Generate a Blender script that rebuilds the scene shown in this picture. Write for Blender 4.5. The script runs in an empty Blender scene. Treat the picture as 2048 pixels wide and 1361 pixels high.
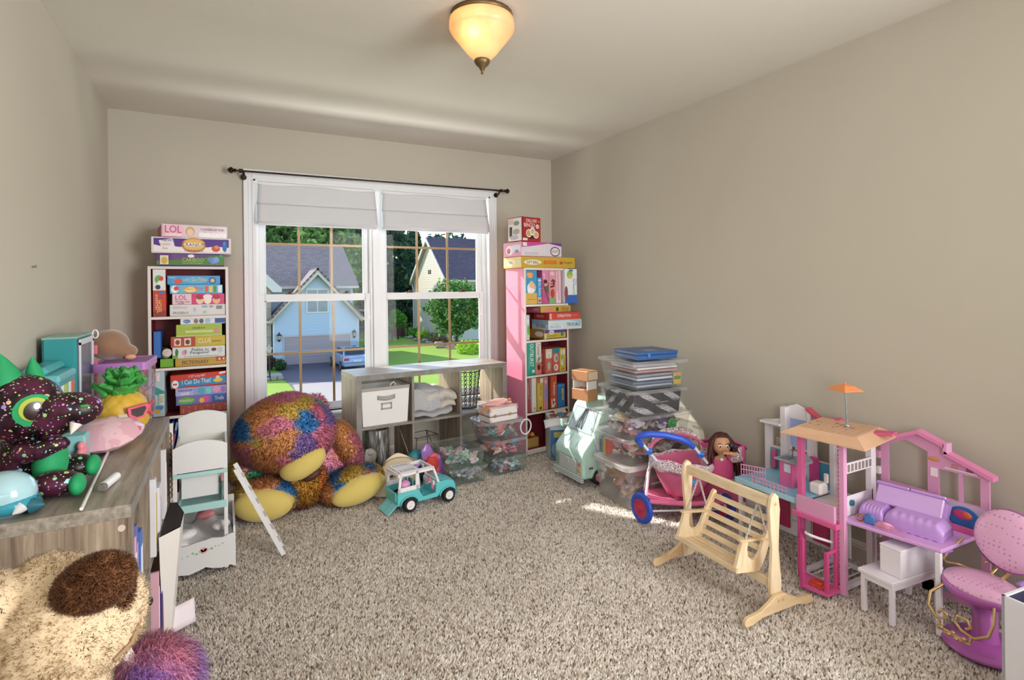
import bpy, bmesh, math, random
import numpy as np
from mathutils import Vector, Matrix, Euler
R = math.radians
SC = bpy.context.scene
COL = SC.collection
rnd = random.Random(11)

# ---------------------------------------------------------------- camera, sky, sun, lights, exposure
def make_camera():
    cd = bpy.data.cameras.new('camera'); co = bpy.data.objects.new('camera', cd); COL.objects.link(co)
    yaw, roll = 0.4875, -0.011
    f = Vector((math.sin(yaw), math.cos(yaw), 0)); r = Vector((math.cos(yaw), -math.sin(yaw), 0)); u = Vector((0, 0, 1))
    r, u = math.cos(roll)*r + math.sin(roll)*u, math.cos(roll)*u - math.sin(roll)*r
    M = Matrix.Identity(4)
    for i in range(3):
        M[i][0] = r[i]; M[i][1] = u[i]; M[i][2] = -f[i]
    M[2][3] = 1.285
    co.matrix_world = M
    cd.sensor_width = 36; cd.sensor_fit = 'HORIZONTAL'
    cd.lens = 1092.27/2048*36; cd.shift_y = -102.8/2048
    cd.clip_start = 0.02; cd.clip_end = 400
    SC.camera = co
make_camera()

SC.view_settings.view_transform = 'Standard'; SC.view_settings.look = 'None'
SC.view_settings.exposure = 0.11; SC.view_settings.gamma = 1.0
SC.view_settings.use_curve_mapping = False
SC.cycles.transparent_max_bounces = 32; SC.cycles.max_bounces = 12; SC.cycles.diffuse_bounces = 6; SC.cycles.caustics_reflective = False

def make_world():
    w = bpy.data.worlds.new('sky'); SC.world = w; w.use_nodes = True
    nt = w.node_tree; nt.nodes.clear()
    out = nt.nodes.new('ShaderNodeOutputWorld'); bg = nt.nodes.new('ShaderNodeBackground')
    sky = nt.nodes.new('ShaderNodeTexSky'); sky.sky_type = 'NISHITA'; sky.sun_disc = False
    sky.sun_elevation = R(33); sky.sun_rotation = R(-31.8); sky.air_density = 1.2; sky.dust_density = 0.6; sky.ozone_density = 1.6
    bg.inputs['Strength'].default_value = 0.52
    nt.links.new(sky.outputs[0], bg.inputs[0]); nt.links.new(bg.outputs[0], out.inputs[0])
make_world()

def light(name, kind, loc, energy, color=(1, 1, 1), rot=None, **kw):
    l = bpy.data.lights.new(name, kind); l.energy = energy; l.color = color
    for k, v in kw.items(): setattr(l, k, v)
    o = bpy.data.objects.new(name, l); COL.objects.link(o); o.location = loc
    if rot is not None: o.rotation_euler = rot
    return o
sd = Vector((0.62, -1.0, -0.80)).normalized()
sun = light('sun', 'SUN', (-20, 30, 25), 7.5, (1.0, 0.93, 0.82), angle=R(0.53))
sun.rotation_euler = sd.to_track_quat('-Z', 'Y').to_euler()
# added fill lights behind the camera, with no fixtures there
light('room_fill_light', 'AREA', (0.6, -0.9, 1.2), 19, (1.0, 0.99, 0.98), (R(180-20), 0, 0), shape='RECTANGLE', size=2.2, size_y=1.0)
light('left_wall_fill_light', 'AREA', (2.3, -1.0, 1.4), 84, (1.0, 0.99, 0.98), (R(92), 0, R(38)), shape='RECTANGLE', size=1.6, size_y=2.0, spread=R(120))  # added fill aimed at the left wall, no doorway there
light('right_wall_fill_light', 'AREA', (-0.4, -1.2, 1.6), 15, (1.0, 0.99, 0.98), (R(90), 0, R(-34)), shape='RECTANGLE', size=0.9, size_y=1.6, spread=R(75))  # added fill aimed at the far right wall, no hall there
# added area light below the sill, brightens the ceiling through the window
light('below_window_fill_light', 'AREA', (0.9, 5.6, -0.45), 760, (1.0, 0.985, 0.95), (R(180-42), 0, 0), shape='RECTANGLE', size=7.0, size_y=1.6)

# ---------------------------------------------------------------- helpers
OUT = 1.0
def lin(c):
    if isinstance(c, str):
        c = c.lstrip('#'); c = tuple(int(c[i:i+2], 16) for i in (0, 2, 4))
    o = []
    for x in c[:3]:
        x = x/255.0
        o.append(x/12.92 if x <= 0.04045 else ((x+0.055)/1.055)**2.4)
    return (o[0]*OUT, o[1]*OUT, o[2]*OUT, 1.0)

_mats = {}
def nmat(name):
    m = bpy.data.materials.new(name); m.use_nodes = True
    nt = m.node_tree; nt.nodes.clear()
    out = nt.nodes.new('ShaderNodeOutputMaterial')
    return m, nt, out
def N(nt, kind, **kw):
    n = nt.nodes.new(kind)
    for k, v in kw.items():
        if k.startswith('i_'): n.inputs[k[2:].replace('_', ' ')].default_value = v
        else: setattr(n, k, v)
    return n
def P(col, rough=0.5, metal=0.0, var=0.06, vs=12.0, bump=0.0, bs=80.0, coat=0.0, sheen=0.0, trans=0.0, sss=0.0, stretch=None, name=None):
    """procedural painted / plastic / cloth surface: one colour with slight mottling and fine relief"""
    key = ('P', col if isinstance(col, str) else tuple(col), rough, metal, var, vs, bump, bs, coat, sheen, trans, sss, stretch, OUT)
    if key in _mats: return _mats[key]
    m, nt, out = nmat(name or 'surface')
    b = N(nt, 'ShaderNodeBsdfPrincipled')
    b.inputs['Roughness'].default_value = rough; b.inputs['Metallic'].default_value = metal
    b.inputs['Coat Weight'].default_value = coat; b.inputs['Sheen Weight'].default_value = sheen
    b.inputs['Transmission Weight'].default_value = trans
    if sss:
        b.inputs['Subsurface Weight'].default_value = sss; b.inputs['Subsurface Radius'].default_value = (0.02, 0.01, 0.01)
    tc = N(nt, 'ShaderNodeTexCoord')
    src = tc.outputs['Object']
    if stretch:
        mp = N(nt, 'ShaderNodeMapping'); mp.inputs['Scale'].default_value = stretch
        nt.links.new(src, mp.inputs[0]); src = mp.outputs[0]
    no = N(nt, 'ShaderNodeTexNoise'); no.inputs['Scale'].default_value = vs; no.inputs['Detail'].default_value = 3
    nt.links.new(src, no.inputs['Vector'])
    c = lin(col); mx = N(nt, 'ShaderNodeMix', data_type='RGBA')
    mx.inputs['A'].default_value = tuple(max(0, x*(1-var)) for x in c[:3])+(1,)
    mx.inputs['B'].default_value = tuple(min(1, x*(1+var)) for x in c[:3])+(1,)
    nt.links.new(no.outputs['Fac'], mx.inputs['Factor']); nt.links.new(mx.outputs['Result'], b.inputs['Base Color'])
    if bump:
        n2 = N(nt, 'ShaderNodeTexNoise'); n2.inputs['Scale'].default_value = bs; n2.inputs['Detail'].default_value = 4
        nt.links.new(src, n2.inputs['Vector'])
        bp = N(nt, 'ShaderNodeBump'); bp.inputs['Strength'].default_value = bump; bp.inputs['Distance'].default_value = 0.004
        nt.links.new(n2.outputs['Fac'], bp.inputs['Height']); nt.links.new(bp.outputs[0], b.inputs['Normal'])
    nt.links.new(b.outputs[0], out.inputs[0])
    _mats[key] = m
    return m
def wood(cols, scale=(6, 6, 0.7), vs=6.0, rough=0.5, bump=0.12, name='wood', distort=0.8):
    """streaky board: noise stretched along the grain through a colour ramp"""
    key = ('wood', tuple(cols), scale, vs, rough)
    if key in _mats: return _mats[key]
    m, nt, out = nmat(name)
    b = N(nt, 'ShaderNodeBsdfPrincipled'); b.inputs['Roughness'].default_value = rough
    tc = N(nt, 'ShaderNodeTexCoord'); mp = N(nt, 'ShaderNodeMapping'); mp.inputs['Scale'].default_value = scale
    nt.links.new(tc.outputs['Object'], mp.inputs[0])
    no = N(nt, 'ShaderNodeTexNoise'); no.inputs['Scale'].default_value = vs; no.inputs['Detail'].default_value = 6
    no.inputs['Roughness'].default_value = 0.65; no.inputs['Distortion'].default_value = distort
    nt.links.new(mp.outputs[0], no.inputs['Vector'])
    rp = N(nt, 'ShaderNodeValToRGB'); e = rp.color_ramp.elements
    lo, hi = 0.3, 0.7
    e[0].position = lo; e[0].color = lin(cols[0]); e[1].position = hi; e[1].color = lin(cols[-1])
    for i, c in enumerate(cols[1:-1]):
        x = e.new(lo+(hi-lo)*(i+1)/(len(cols)-1)); x.color = lin(c)
    nt.links.new(no.outputs['Fac'], rp.inputs[0]); nt.links.new(rp.outputs[0], b.inputs['Base Color'])
    bp = N(nt, 'ShaderNodeBump'); bp.inputs['Strength'].default_value = bump; bp.inputs['Distance'].default_value = 0.003
    nt.links.new(no.outputs['Fac'], bp.inputs['Height']); nt.links.new(bp.outputs[0], b.inputs['Normal'])
    nt.links.new(b.outputs[0], out.inputs[0])
    _mats[key] = m
    return m
def clear(col='#eef4f6', haze=0.12, rough=0.08, gl=1.0, name='clear_plastic'):
    """thin clear sheet: mostly see-through, a milky share and a fresnel reflection"""
    key = ('clear', OUT, col, haze, rough, gl)
    if key in _mats: return _mats[key]
    m, nt, out = nmat(name)
    tr = N(nt, 'ShaderNodeBsdfTransparent'); tr.inputs[0].default_value = tuple(1-(1-q)*.25 for q in lin(col)[:3])+(1,)
    df = N(nt, 'ShaderNodeBsdfPrincipled'); df.inputs['Base Color'].default_value = lin(col); df.inputs['Roughness'].default_value = 0.35
    g = N(nt, 'ShaderNodeBsdfAnisotropic'); g.inputs['Roughness'].default_value = rough
    tl = N(nt, 'ShaderNodeBsdfTranslucent'); tl.inputs[0].default_value = lin(col)
    h = N(nt, 'ShaderNodeMixShader'); h.inputs[0].default_value = .5
    nt.links.new(df.outputs[0], h.inputs[1]); nt.links.new(tl.outputs[0], h.inputs[2])
    a = N(nt, 'ShaderNodeMixShader'); a.inputs[0].default_value = haze
    nt.links.new(tr.outputs[0], a.inputs[1]); nt.links.new(h.outputs[0], a.inputs[2])
    fr = N(nt, 'ShaderNodeLayerWeight'); fr.inputs[0].default_value = .5
    pw = N(nt, 'ShaderNodeMath', operation='POWER'); pw.inputs[1].default_value = 4.0; nt.links.new(fr.outputs['Facing'], pw.inputs[0])
    mu = N(nt, 'ShaderNodeMath', operation='MULTIPLY_ADD'); mu.inputs[1].default_value = gl*.6; mu.inputs[2].default_value = gl*.035
    nt.links.new(pw.outputs[0], mu.inputs[0])
    c = N(nt, 'ShaderNodeMixShader'); nt.links.new(mu.outputs[0], c.inputs[0])
    nt.links.new(a.outputs[0], c.inputs[1]); nt.links.new(g.outputs[0], c.inputs[2])
    nt.links.new(c.outputs[0], out.inputs[0])
    _mats[key] = m
    return m
def patchmat(cols, scale=6.0, rough=0.9, name='patches', detail=1.0, sheen=0.3, attr=False, bump=0.0):
    """irregular patches of several colours (voronoi cells with wobbly borders)"""
    key = ('patch', tuple(cols), scale, rough, detail, bump)
    if key in _mats: return _mats[key]
    m, nt, out = nmat(name)
    b = N(nt, 'ShaderNodeBsdfPrincipled'); b.inputs['Roughness'].default_value = rough; b.inputs['Sheen Weight'].default_value = sheen
    tc = N(nt, 'ShaderNodeTexCoord')
    no = N(nt, 'ShaderNodeTexNoise'); no.inputs['Scale'].default_value = scale*1.4; no.inputs['Detail'].default_value = detail
    nt.links.new(tc.outputs['Object'], no.inputs['Vector'])
    ad = N(nt, 'ShaderNodeMix', data_type='RGBA', blend_type='LINEAR_LIGHT'); ad.inputs['Factor'].default_value = 0.12
    nt.links.new(tc.outputs['Object'], ad.inputs['A']); nt.links.new(no.outputs['Color'], ad.inputs['B'])
    vo = N(nt, 'ShaderNodeTexVoronoi'); vo.inputs['Scale'].default_value = scale
    nt.links.new(ad.outputs['Result'], vo.inputs['Vector'])
    sp = N(nt, 'ShaderNodeSeparateColor'); nt.links.new(vo.outputs['Color'], sp.inputs[0])
    rp = N(nt, 'ShaderNodeValToRGB'); rp.color_ramp.interpolation = 'CONSTANT'; e = rp.color_ramp.elements
    e[0].position = 0; e[0].color = lin(cols[0]); e[1].position = 1.0/len(cols); e[1].color = lin(cols[1])
    for i, c in enumerate(cols[2:]):
        x = e.new((i+2)/len(cols)); x.color = lin(c)
    nt.links.new(sp.outputs[0], rp.inputs[0]); nt.links.new(rp.outputs[0], b.inputs['Base Color'])
    if bump:
        n2 = N(nt, 'ShaderNodeTexNoise'); n2.inputs['Scale'].default_value = 60
        nt.links.new(tc.outputs['Object'], n2.inputs['Vector'])
        bp = N(nt, 'ShaderNodeBump'); bp.inputs['Strength'].default_value = bump; bp.inputs['Distance'].default_value = 0.004
        nt.links.new(n2.outputs['Fac'], bp.inputs['Height']); nt.links.new(bp.outputs[0], b.inputs['Normal'])
    nt.links.new(b.outputs[0], out.inputs[0])
    _mats[key] = m
    return m
def attrmat(rough=0.9, sheen=0.2, name='fibres', trl=0.0):
    """fibre colour carried per strand"""
    key = ('attr', rough, sheen, trl)
    if key in _mats: return _mats[key]
    m, nt, out = nmat(name)
    b = N(nt, 'ShaderNodeBsdfPrincipled'); b.inputs['Roughness'].default_value = rough; b.inputs['Sheen Weight'].default_value = sheen
    b.inputs['Specular IOR Level'].default_value = 0.15
    a = N(nt, 'ShaderNodeAttribute', attribute_name='Col')
    nt.links.new(a.outputs['Color'], b.inputs['Base Color'])
    if trl:
        t = N(nt, 'ShaderNodeBsdfTranslucent'); nt.links.new(a.outputs['Color'], t.inputs[0])
        mx = N(nt, 'ShaderNodeMixShader'); mx.inputs[0].default_value = trl
        nt.links.new(b.outputs[0], mx.inputs[1]); nt.links.new(t.outputs[0], mx.inputs[2]); nt.links.new(mx.outputs[0], out.inputs[0])
    else: nt.links.new(b.outputs[0], out.inputs[0])
    _mats[key] = m
    return m

_txt = {}
def text_geo(s):
    """outline of a word as flat faces, one unit tall, starting at x = 0"""
    if s in _txt: return _txt[s]
    cu = bpy.data.curves.new('word', 'FONT'); cu.body = s; cu.resolution_u = 2; cu.fill_mode = 'FRONT'
    ob = bpy.data.objects.new('word', cu); COL.objects.link(ob)
    dg = bpy.context.evaluated_depsgraph_get(); dg.update()
    me = ob.evaluated_get(dg).to_mesh()
    v = [(p.co.x, p.co.y) for p in me.vertices]; f = [tuple(p.vertices) for p in me.polygons]
    ob.evaluated_get(dg).to_mesh_clear()
    bpy.data.objects.remove(ob); bpy.data.curves.remove(cu)
    if v:
        x0 = min(p[0] for p in v); x1 = max(p[0] for p in v); y0 = min(p[1] for p in v); y1 = max(p[1] for p in v)
        h = max(y1-y0, 1e-6)
        v = [((p[0]-x0)/h, (p[1]-y0)/h) for p in v]; w = (x1-x0)/h
    else: w = 0
    _txt[s] = (v, f, w)
    return _txt[s]

def rotm(rx=0, ry=0, rz=0, loc=(0, 0, 0)):
    return Matrix.Translation(loc) @ Euler((rx, ry, rz)).to_matrix().to_4x4()

class MB:
    def __init__(s): s.v = []; s.f = []; s.m = []; s.s = []
    def add(s, vs, fs, mi=0, sm=False, M=None):
        o = len(s.v)
        if M is not None: vs = [tuple(M @ Vector(p)) for p in vs]
        s.v += [tuple(p) for p in vs]
        for f in fs: s.f.append(tuple(i+o for i in f)); s.m.append(mi); s.s.append(sm)
        return s
    def box(s, x0, x1, y0, y1, z0, z1, mi=0, M=None, bev=0.0):
        if x1 < x0: x0, x1 = x1, x0
        if y1 < y0: y0, y1 = y1, y0
        if z1 < z0: z0, z1 = z1, z0
        b = min(bev, (x1-x0)*.45, (y1-y0)*.45, (z1-z0)*.45)
        if b <= 0:
            v = [(x0, y0, z0), (x1, y0, z0), (x1, y1, z0), (x0, y1, z0), (x0, y0, z1), (x1, y0, z1), (x1, y1, z1), (x0, y1, z1)]
            f = [(0, 3, 2, 1), (4, 5, 6, 7), (0, 1, 5, 4), (1, 2, 6, 5), (2, 3, 7, 6), (3, 0, 4, 7)]
            return s.add(v, f, mi, False, M)
        bm = bmesh.new(); bmesh.ops.create_cube(bm, size=1)
        for p in bm.verts: p.co = Vector((x0+(p.co.x+.5)*(x1-x0), y0+(p.co.y+.5)*(y1-y0), z0+(p.co.z+.5)*(z1-z0)))
        bmesh.ops.bevel(bm, geom=bm.edges[:], offset=b, segments=1, affect='EDGES')
        v = [tuple(p.co) for p in bm.verts]; bm.verts.index_update()
        f = [tuple(q.index for q in p.verts) for p in bm.faces]; bm.free()
        return s.add(v, f, mi, False, M)
    def cyl(s, p0, p1, r0, r1=None, n=14, mi=0, caps=True, sm=True, M=None):
        r1 = r0 if r1 is None else r1
        p0 = Vector(p0); p1 = Vector(p1); d = (p1-p0)
        q = d.to_track_quat('Z', 'Y').to_matrix() if d.length > 1e-9 else Matrix.Identity(3)
        v = []
        for p, r in ((p0, r0), (p1, r1)):
            for i in range(n):
                a = 2*math.pi*i/n; v.append(tuple(p+q @ Vector((r*math.cos(a), r*math.sin(a), 0))))
        f = [(i, (i+1) % n, n+(i+1) % n, n+i) for i in range(n)]
        s.add(v, f, mi, sm, M)
        if caps:
            s.add(v[:n], [tuple(range(n))[::-1]], mi, False, M); s.add(v[n:], [tuple(range(n))], mi, False, M)
        return s
    def tube(s, pts, r, n=8, mi=0, closed=False, M=None, caps=True):
        pts = [Vector(p) for p in pts]; k = len(pts); rs = r if hasattr(r, '__len__') else [r]*k
        v = []; up = None
        for i, p in enumerate(pts):
            a = pts[i-1] if (i > 0 or closed) else p; b = pts[(i+1) % k] if (i < k-1 or closed) else p
            t = (b-a).normalized()
            if up is None:
                up = t.orthogonal().normalized()
            up = (up - t*up.dot(t)); up = up.normalized() if up.length > 1e-6 else t.orthogonal().normalized()
            w = t.cross(up)
            for j in range(n):
                q = 2*math.pi*j/n; v.append(tuple(p+(up*math.cos(q)+w*math.sin(q))*rs[i]))
        f = []
        for i in range(k if closed else k-1):
            a = i*n; b = ((i+1) % k)*n
            f += [(a+j, a+(j+1) % n, b+(j+1) % n, b+j) for j in range(n)]
        s.add(v, f, mi, True, M)
        if caps and not closed:
            s.add(v[:n], [tuple(range(n))[::-1]], mi, False, M); s.add(v[-n:], [tuple(range(n))], mi, False, M)
        return s
    def lathe(s, prof, n=24, mi=0, M=None, sm=True, a0=0, a1=2*math.pi):
        full = abs(a1-a0-2*math.pi) < 1e-6; k = n if full else n+1; v = []
        for r, z in prof:
            for i in range(k):
                a = a0+(a1-a0)*i/n; v.append((r*math.cos(a), r*math.sin(a), z))
        f = []
        for j in range(len(prof)-1):
            for i in range(n):
                a = j*k+i; b = j*k+(i+1) % k
                f.append((a, b, b+k, a+k))
        return s.add(v, f, mi, sm, M)
    def prism(s, poly, d0, d1, ax='y', mi=0, M=None):
        """outline in the two other axes, extruded along ax"""
        def pt(a, b, d): return (a, d, b) if ax == 'y' else ((d, a, b) if ax == 'x' else (a, b, d))
        n = len(poly)
        v = [pt(a, b, d0) for a, b in poly]+[pt(a, b, d1) for a, b in poly]
        f = [tuple(range(n)), tuple(range(n, 2*n))[::-1]]+[(i, i+n, (i+1) % n+n, (i+1) % n) for i in range(n)]
        return s.add(v, f, mi, False, M)
    def ell(s, c, r, n=16, m=10, mi=0, M=None, fn=None):
        v = []; r = r if hasattr(r, '__len__') else (r, r, r)
        for j in range(m+1):
            th = math.pi*j/m
            for i in range(n):
                ph = 2*math.pi*i/n
                d = Vector((math.sin(th)*math.cos(ph), math.sin(th)*math.sin(ph), math.cos(th)))
                k = fn(d) if fn else 1.0
                v.append((c[0]+r[0]*d.x*k, c[1]+r[1]*d.y*k, c[2]+r[2]*d.z*k))
        f = []
        for j in range(m):
            for i in range(n):
                a = j*n+i; b = j*n+(i+1) % n
                if j == 0: f.append((a, b+n, a+n)) if False else f.append((a, a+n, b+n))
                elif j == m-1: f.append((a, a+n, b))
                else: f.append((a, a+n, b+n, b))
        return s.add(v, f, mi, True, M)
    def grid(s, fn, nu, nv, mi=0, sm=True, M=None):
        v = [fn(i/nu, j/nv) for j in range(nv+1) for i in range(nu+1)]
        f = [(j*(nu+1)+i, j*(nu+1)+i+1, (j+1)*(nu+1)+i+1, (j+1)*(nu+1)+i) for j in range(nv) for i in range(nu)]
        return s.add(v, f, mi, sm, M)
    def text(s, t, x, z, h, mi=0, M=None, y=0.0, w=None, align='l', vert=False):
        """word on a face looking along -y; vert: reading downwards; w: width it is fitted to"""
        v, f, tw = text_geo(t)
        if not v: return s
        sx = (w/tw) if w else h
        W = tw*sx
        ox = -W/2 if align == 'c' else (-W if align == 'r' else 0)
        if vert: pts = [(x+p[1]*h-h/2, y, z-(p[0]*sx+ox)) for p in v]
        else: pts = [(x+p[0]*sx+ox, y, z+p[1]*h-h/2) for p in v]
        return s.add(pts, f, mi, False, M)
    def rect(s, x0, x1, z0, z1, mi=0, y=0.0, M=None):
        return s.add([(x0, y, z0), (x1, y, z0), (x1, y, z1), (x0, y, z1)], [(0, 1, 2, 3)], mi, False, M)
    def disc(s, x, z, rx, rz, mi=0, y=0.0, n=14, M=None):
        return s.add([(x+rx*math.cos(2*math.pi*i/n), y, z+rz*math.sin(2*math.pi*i/n)) for i in range(n)], [tuple(range(n))], mi, False, M)
    def mesh(s, name, mats):
        me = bpy.data.meshes.new(name); me.from_pydata(s.v, [], s.f)
        mats = mats if isinstance(mats, (list, tuple)) else [mats]
        for x in mats: me.materials.append(x)
        me.polygons.foreach_set('material_index', s.m); me.polygons.foreach_set('use_smooth', s.s)
        me.update()
        return me
    def build(s, name, mats, parent=None, loc=None, rot=None, kind=None, label=None, fix=True):
        me = s.mesh(name, mats)
        if fix:
            bm = bmesh.new(); bm.from_mesh(me); bmesh.ops.recalc_face_normals(bm, faces=bm.faces); bm.to_mesh(me); bm.free()
        o = bpy.data.objects.new(name, me); COL.objects.link(o)
        if parent is not None: o.parent = parent
        if loc is not None: o.location = loc
        if rot is not None: o.rotation_euler = rot
        if kind: o['kind'] = kind
        if label: o['label'] = label
        return o

def thing(name, label, cat, loc=(0, 0, 0), rz=0.0, group=None, rot=None):
    o = bpy.data.objects.new(name, None); COL.objects.link(o); o.location = loc
    o.rotation_euler = rot if rot else (0, 0, rz)
    o.empty_display_size = 0.05
    o['label'] = label; o['category'] = cat
    if group: o['group'] = group
    return o
def tag(o, label, cat, group=None, kind=None):
    o['label'] = label; o['category'] = cat
    if group: o['group'] = group
    if kind: o['kind'] = kind
    return o
def struct(o):
    o['kind'] = 'structure'; return o
def copy_tree(o, parent=None):
    c = o.copy(); COL.objects.link(c)
    if parent is not None: c.parent = parent
    for ch in list(o.children): copy_tree(ch, c)
    return c
def share(src, parent, loc=(0, 0, 0), rot=None, scale=None):
    """another part that shares the mesh of src"""
    o = bpy.data.objects.new(src.name.split('.')[0], src.data); COL.objects.link(o); o.parent = parent; o.location = loc
    if rot: o.rotation_euler = rot
    if scale: o.scale = scale
    return o
def subsurf(o, lv=1):
    m = o.modifiers.new('smooth', 'SUBSURF'); m.levels = lv; m.render_levels = lv; return o
def np_mesh(name, V, F, mat, cols=None, normals=None, smooth=True):
    """triangle soup from numpy arrays"""
    me = bpy.data.meshes.new(name); nf = len(F); k = F.shape[1]
    me.vertices.add(len(V)); me.vertices.foreach_set('co', V.astype(np.float32).ravel())
    me.loops.add(nf*k); me.loops.foreach_set('vertex_index', F.astype(np.int32).ravel())
    me.polygons.add(nf); me.polygons.foreach_set('loop_start', np.arange(0, nf*k, k, dtype=np.int32))
    me.polygons.foreach_set('use_smooth', np.full(nf, smooth))
    me.update(calc_edges=True)
    if cols is not None:
        a = me.color_attributes.new('Col', 'FLOAT_COLOR', 'POINT')
        c4 = np.ones((len(V), 4), np.float32); c4[:, :3] = cols; a.data.foreach_set('color', c4.ravel())
    if normals is not None: me.normals_split_custom_set_from_vertices(normals.astype(np.float32).tolist())
    for x in (mat if isinstance(mat, (list, tuple)) else [mat]): me.materials.append(x)
    return me
def np_obj(name, me, parent=None, kind=None):
    o = bpy.data.objects.new(name, me); COL.objects.link(o)
    if parent is not None: o.parent = parent
    if kind: o['kind'] = kind
    return o
def hexrgb(c): return np.array(lin(c)[:3])

# ================================================================ THE ROOM
XL, XR, YB, YF, H = -0.623, 2.634, 4.19, -1.6, 2.44
WALL = P('#bab4a7', 0.85, var=0.025, vs=2.5, bump=0.10, bs=140, name='wall_paint')
CEIL = P('#dcd7ce', 0.9, var=0.02, vs=2.0, bump=0.12, bs=120, name='ceiling_paint')
TRIM = P('#e4e6ea', 0.35, var=0.02, vs=3.0, name='white_trim')
OX0, OX1, OZ0, OZ1 = 0.195, 2.010, 0.400, 2.065      # window opening
def room():
    T = 0.18
    m = MB(); m.box(XL, OX0, YB, YB+T, -.02, H); m.box(OX1, XR, YB, YB+T, -.02, H)
    m.box(OX0, OX1, YB, YB+T, -.02, OZ0); m.box(OX0, OX1, YB, YB+T, OZ1, H)
    struct(m.build('wall_back', WALL))
    struct(MB().box(XL-T, XL, YF-T, YB+T, -.02, H).build('wall_left', WALL))
    struct(MB().box(XR, XR+T, YF-T, YB+T, -.02, H).build('wall_right', WALL))
    struct(MB().box(XL, XR, YF-T, YF, -.02, H).build('wall_front', WALL))
    struct(MB().box(XL-T, XR+T, YF-T, YB+T, H, H+.12).build('ceiling', CEIL))
    struct(MB().box(XL-T, XR+T, YF-T, YB+T, -.22, -.02).build('floor', P('#8d7860', .95, name='carpet_backing')))
    # baseboards: tall board with a stepped moulded top
    prof = [(0, -.02), (.016, -.02), (.016, .055), (.013, .058), (.013, .066), (.009, .070), (.006, .078), (0, .080)]
    BASE = P('#d6cdc2', 0.4, var=0.02, name='baseboard_paint')
    struct(MB().prism([(XR-a, b) for a, b in prof], YF, YB, 'y').build('baseboard_right', BASE))
    struct(MB().prism([(XL+a, b) for a, b in prof], YF, YB, 'y').build('baseboard_left', BASE))
    struct(MB().prism([(YB-a, b) for a, b in prof], XL, XR, 'x').build('baseboard_back', BASE))
struct(MB().box(-5.0, -.62, 4.45, 6.65, -4.0, 4.2).build('wall_sun_blocker', P('#d8d2c4', .7, name='blocker_paint')))   # added unseen block that keeps sun off the left window
room()

def carpet():
    """cut pile: every tuft a small leaning pyramid, colour varying tuft by tuft"""
    g = np.random.default_rng(3)
    s = 0.0068
    xs = np.arange(XL+.02, XR-.02, s); ys = np.arange(0.72, YB-.02, s)
    X, Y = np.meshgrid(xs, ys); n = X.size
    X = X.ravel()+g.uniform(-.5, .5, n)*s; Y = Y.ravel()+g.uniform(-.5, .5, n)*s
    # slow swirls: direction in which the pile was pushed over
    fx = np.sin(X*5.1+Y*2.3)+.6*np.sin(X*11.7-Y*7.9+1.3); fy = np.cos(X*3.7-Y*4.6+.7)+.6*np.sin(X*8.3+Y*12.1)
    lean = .0022; tx = fx*lean*.5+g.normal(0, .0030, n); ty = fy*lean*.5+g.normal(0, .0030, n)
    hh = g.uniform(-.0085, -.001, n)+.0012*np.sin(X*23+Y*17)*np.sin(Y*31-X*9)
    r = g.uniform(.0044, .0068, n); a = g.uniform(0, 6.28, n)
    V = np.zeros((n, 4, 3))
    for k in range(3):
        V[:, k, 0] = X+r*np.cos(a+k*2.0944); V[:, k, 1] = Y+r*np.sin(a+k*2.0944); V[:, k, 2] = -.016
    V[:, 3, 0] = X+tx; V[:, 3, 1] = Y+ty; V[:, 3, 2] = hh
    o = np.arange(n)[:, None]*4
    F = np.concatenate([o+np.array([[0, 1, 3]]), o+np.array([[1, 2, 3]]), o+np.array([[2, 0, 3]])])
    pal = np.array([hexrgb(c) for c in ('#f6ede4', '#ece2d7', '#dacdc0', '#baab9d', '#8a7b70', '#fbf6f0')])
    w = np.array([.25, .25, .18, .12, .09, .11]); ci = g.choice(6, n, p=w)
    C = pal[ci]*(1+.10*g.normal(0, 1, (n, 1)))
    C = np.clip(np.repeat(C[:, None, :], 4, 1), 0, 1)
    Nn = np.zeros((n, 4, 3)); Nn[:, :, 2] = 1.0; Nn[:, 3, 0] = tx*90; Nn[:, 3, 1] = ty*90
    for k in range(3): Nn[:, k, 0] = .55*np.cos(a+k*2.0944); Nn[:, k, 1] = .55*np.sin(a+k*2.0944)
    Nn /= np.linalg.norm(Nn, axis=2)[:, :, None]
    me = np_mesh('carpet_pile', V.reshape(-1, 3), F, attrmat(.95, .1, 'carpet_fibre'), C.reshape(-1, 3), Nn.reshape(-1, 3))
    o = np_obj('carpet_pile', me, kind='stuff'); tag(o, 'beige and brown flecked cut pile carpet covering the floor', 'carpet', kind='stuff')
carpet()

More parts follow.
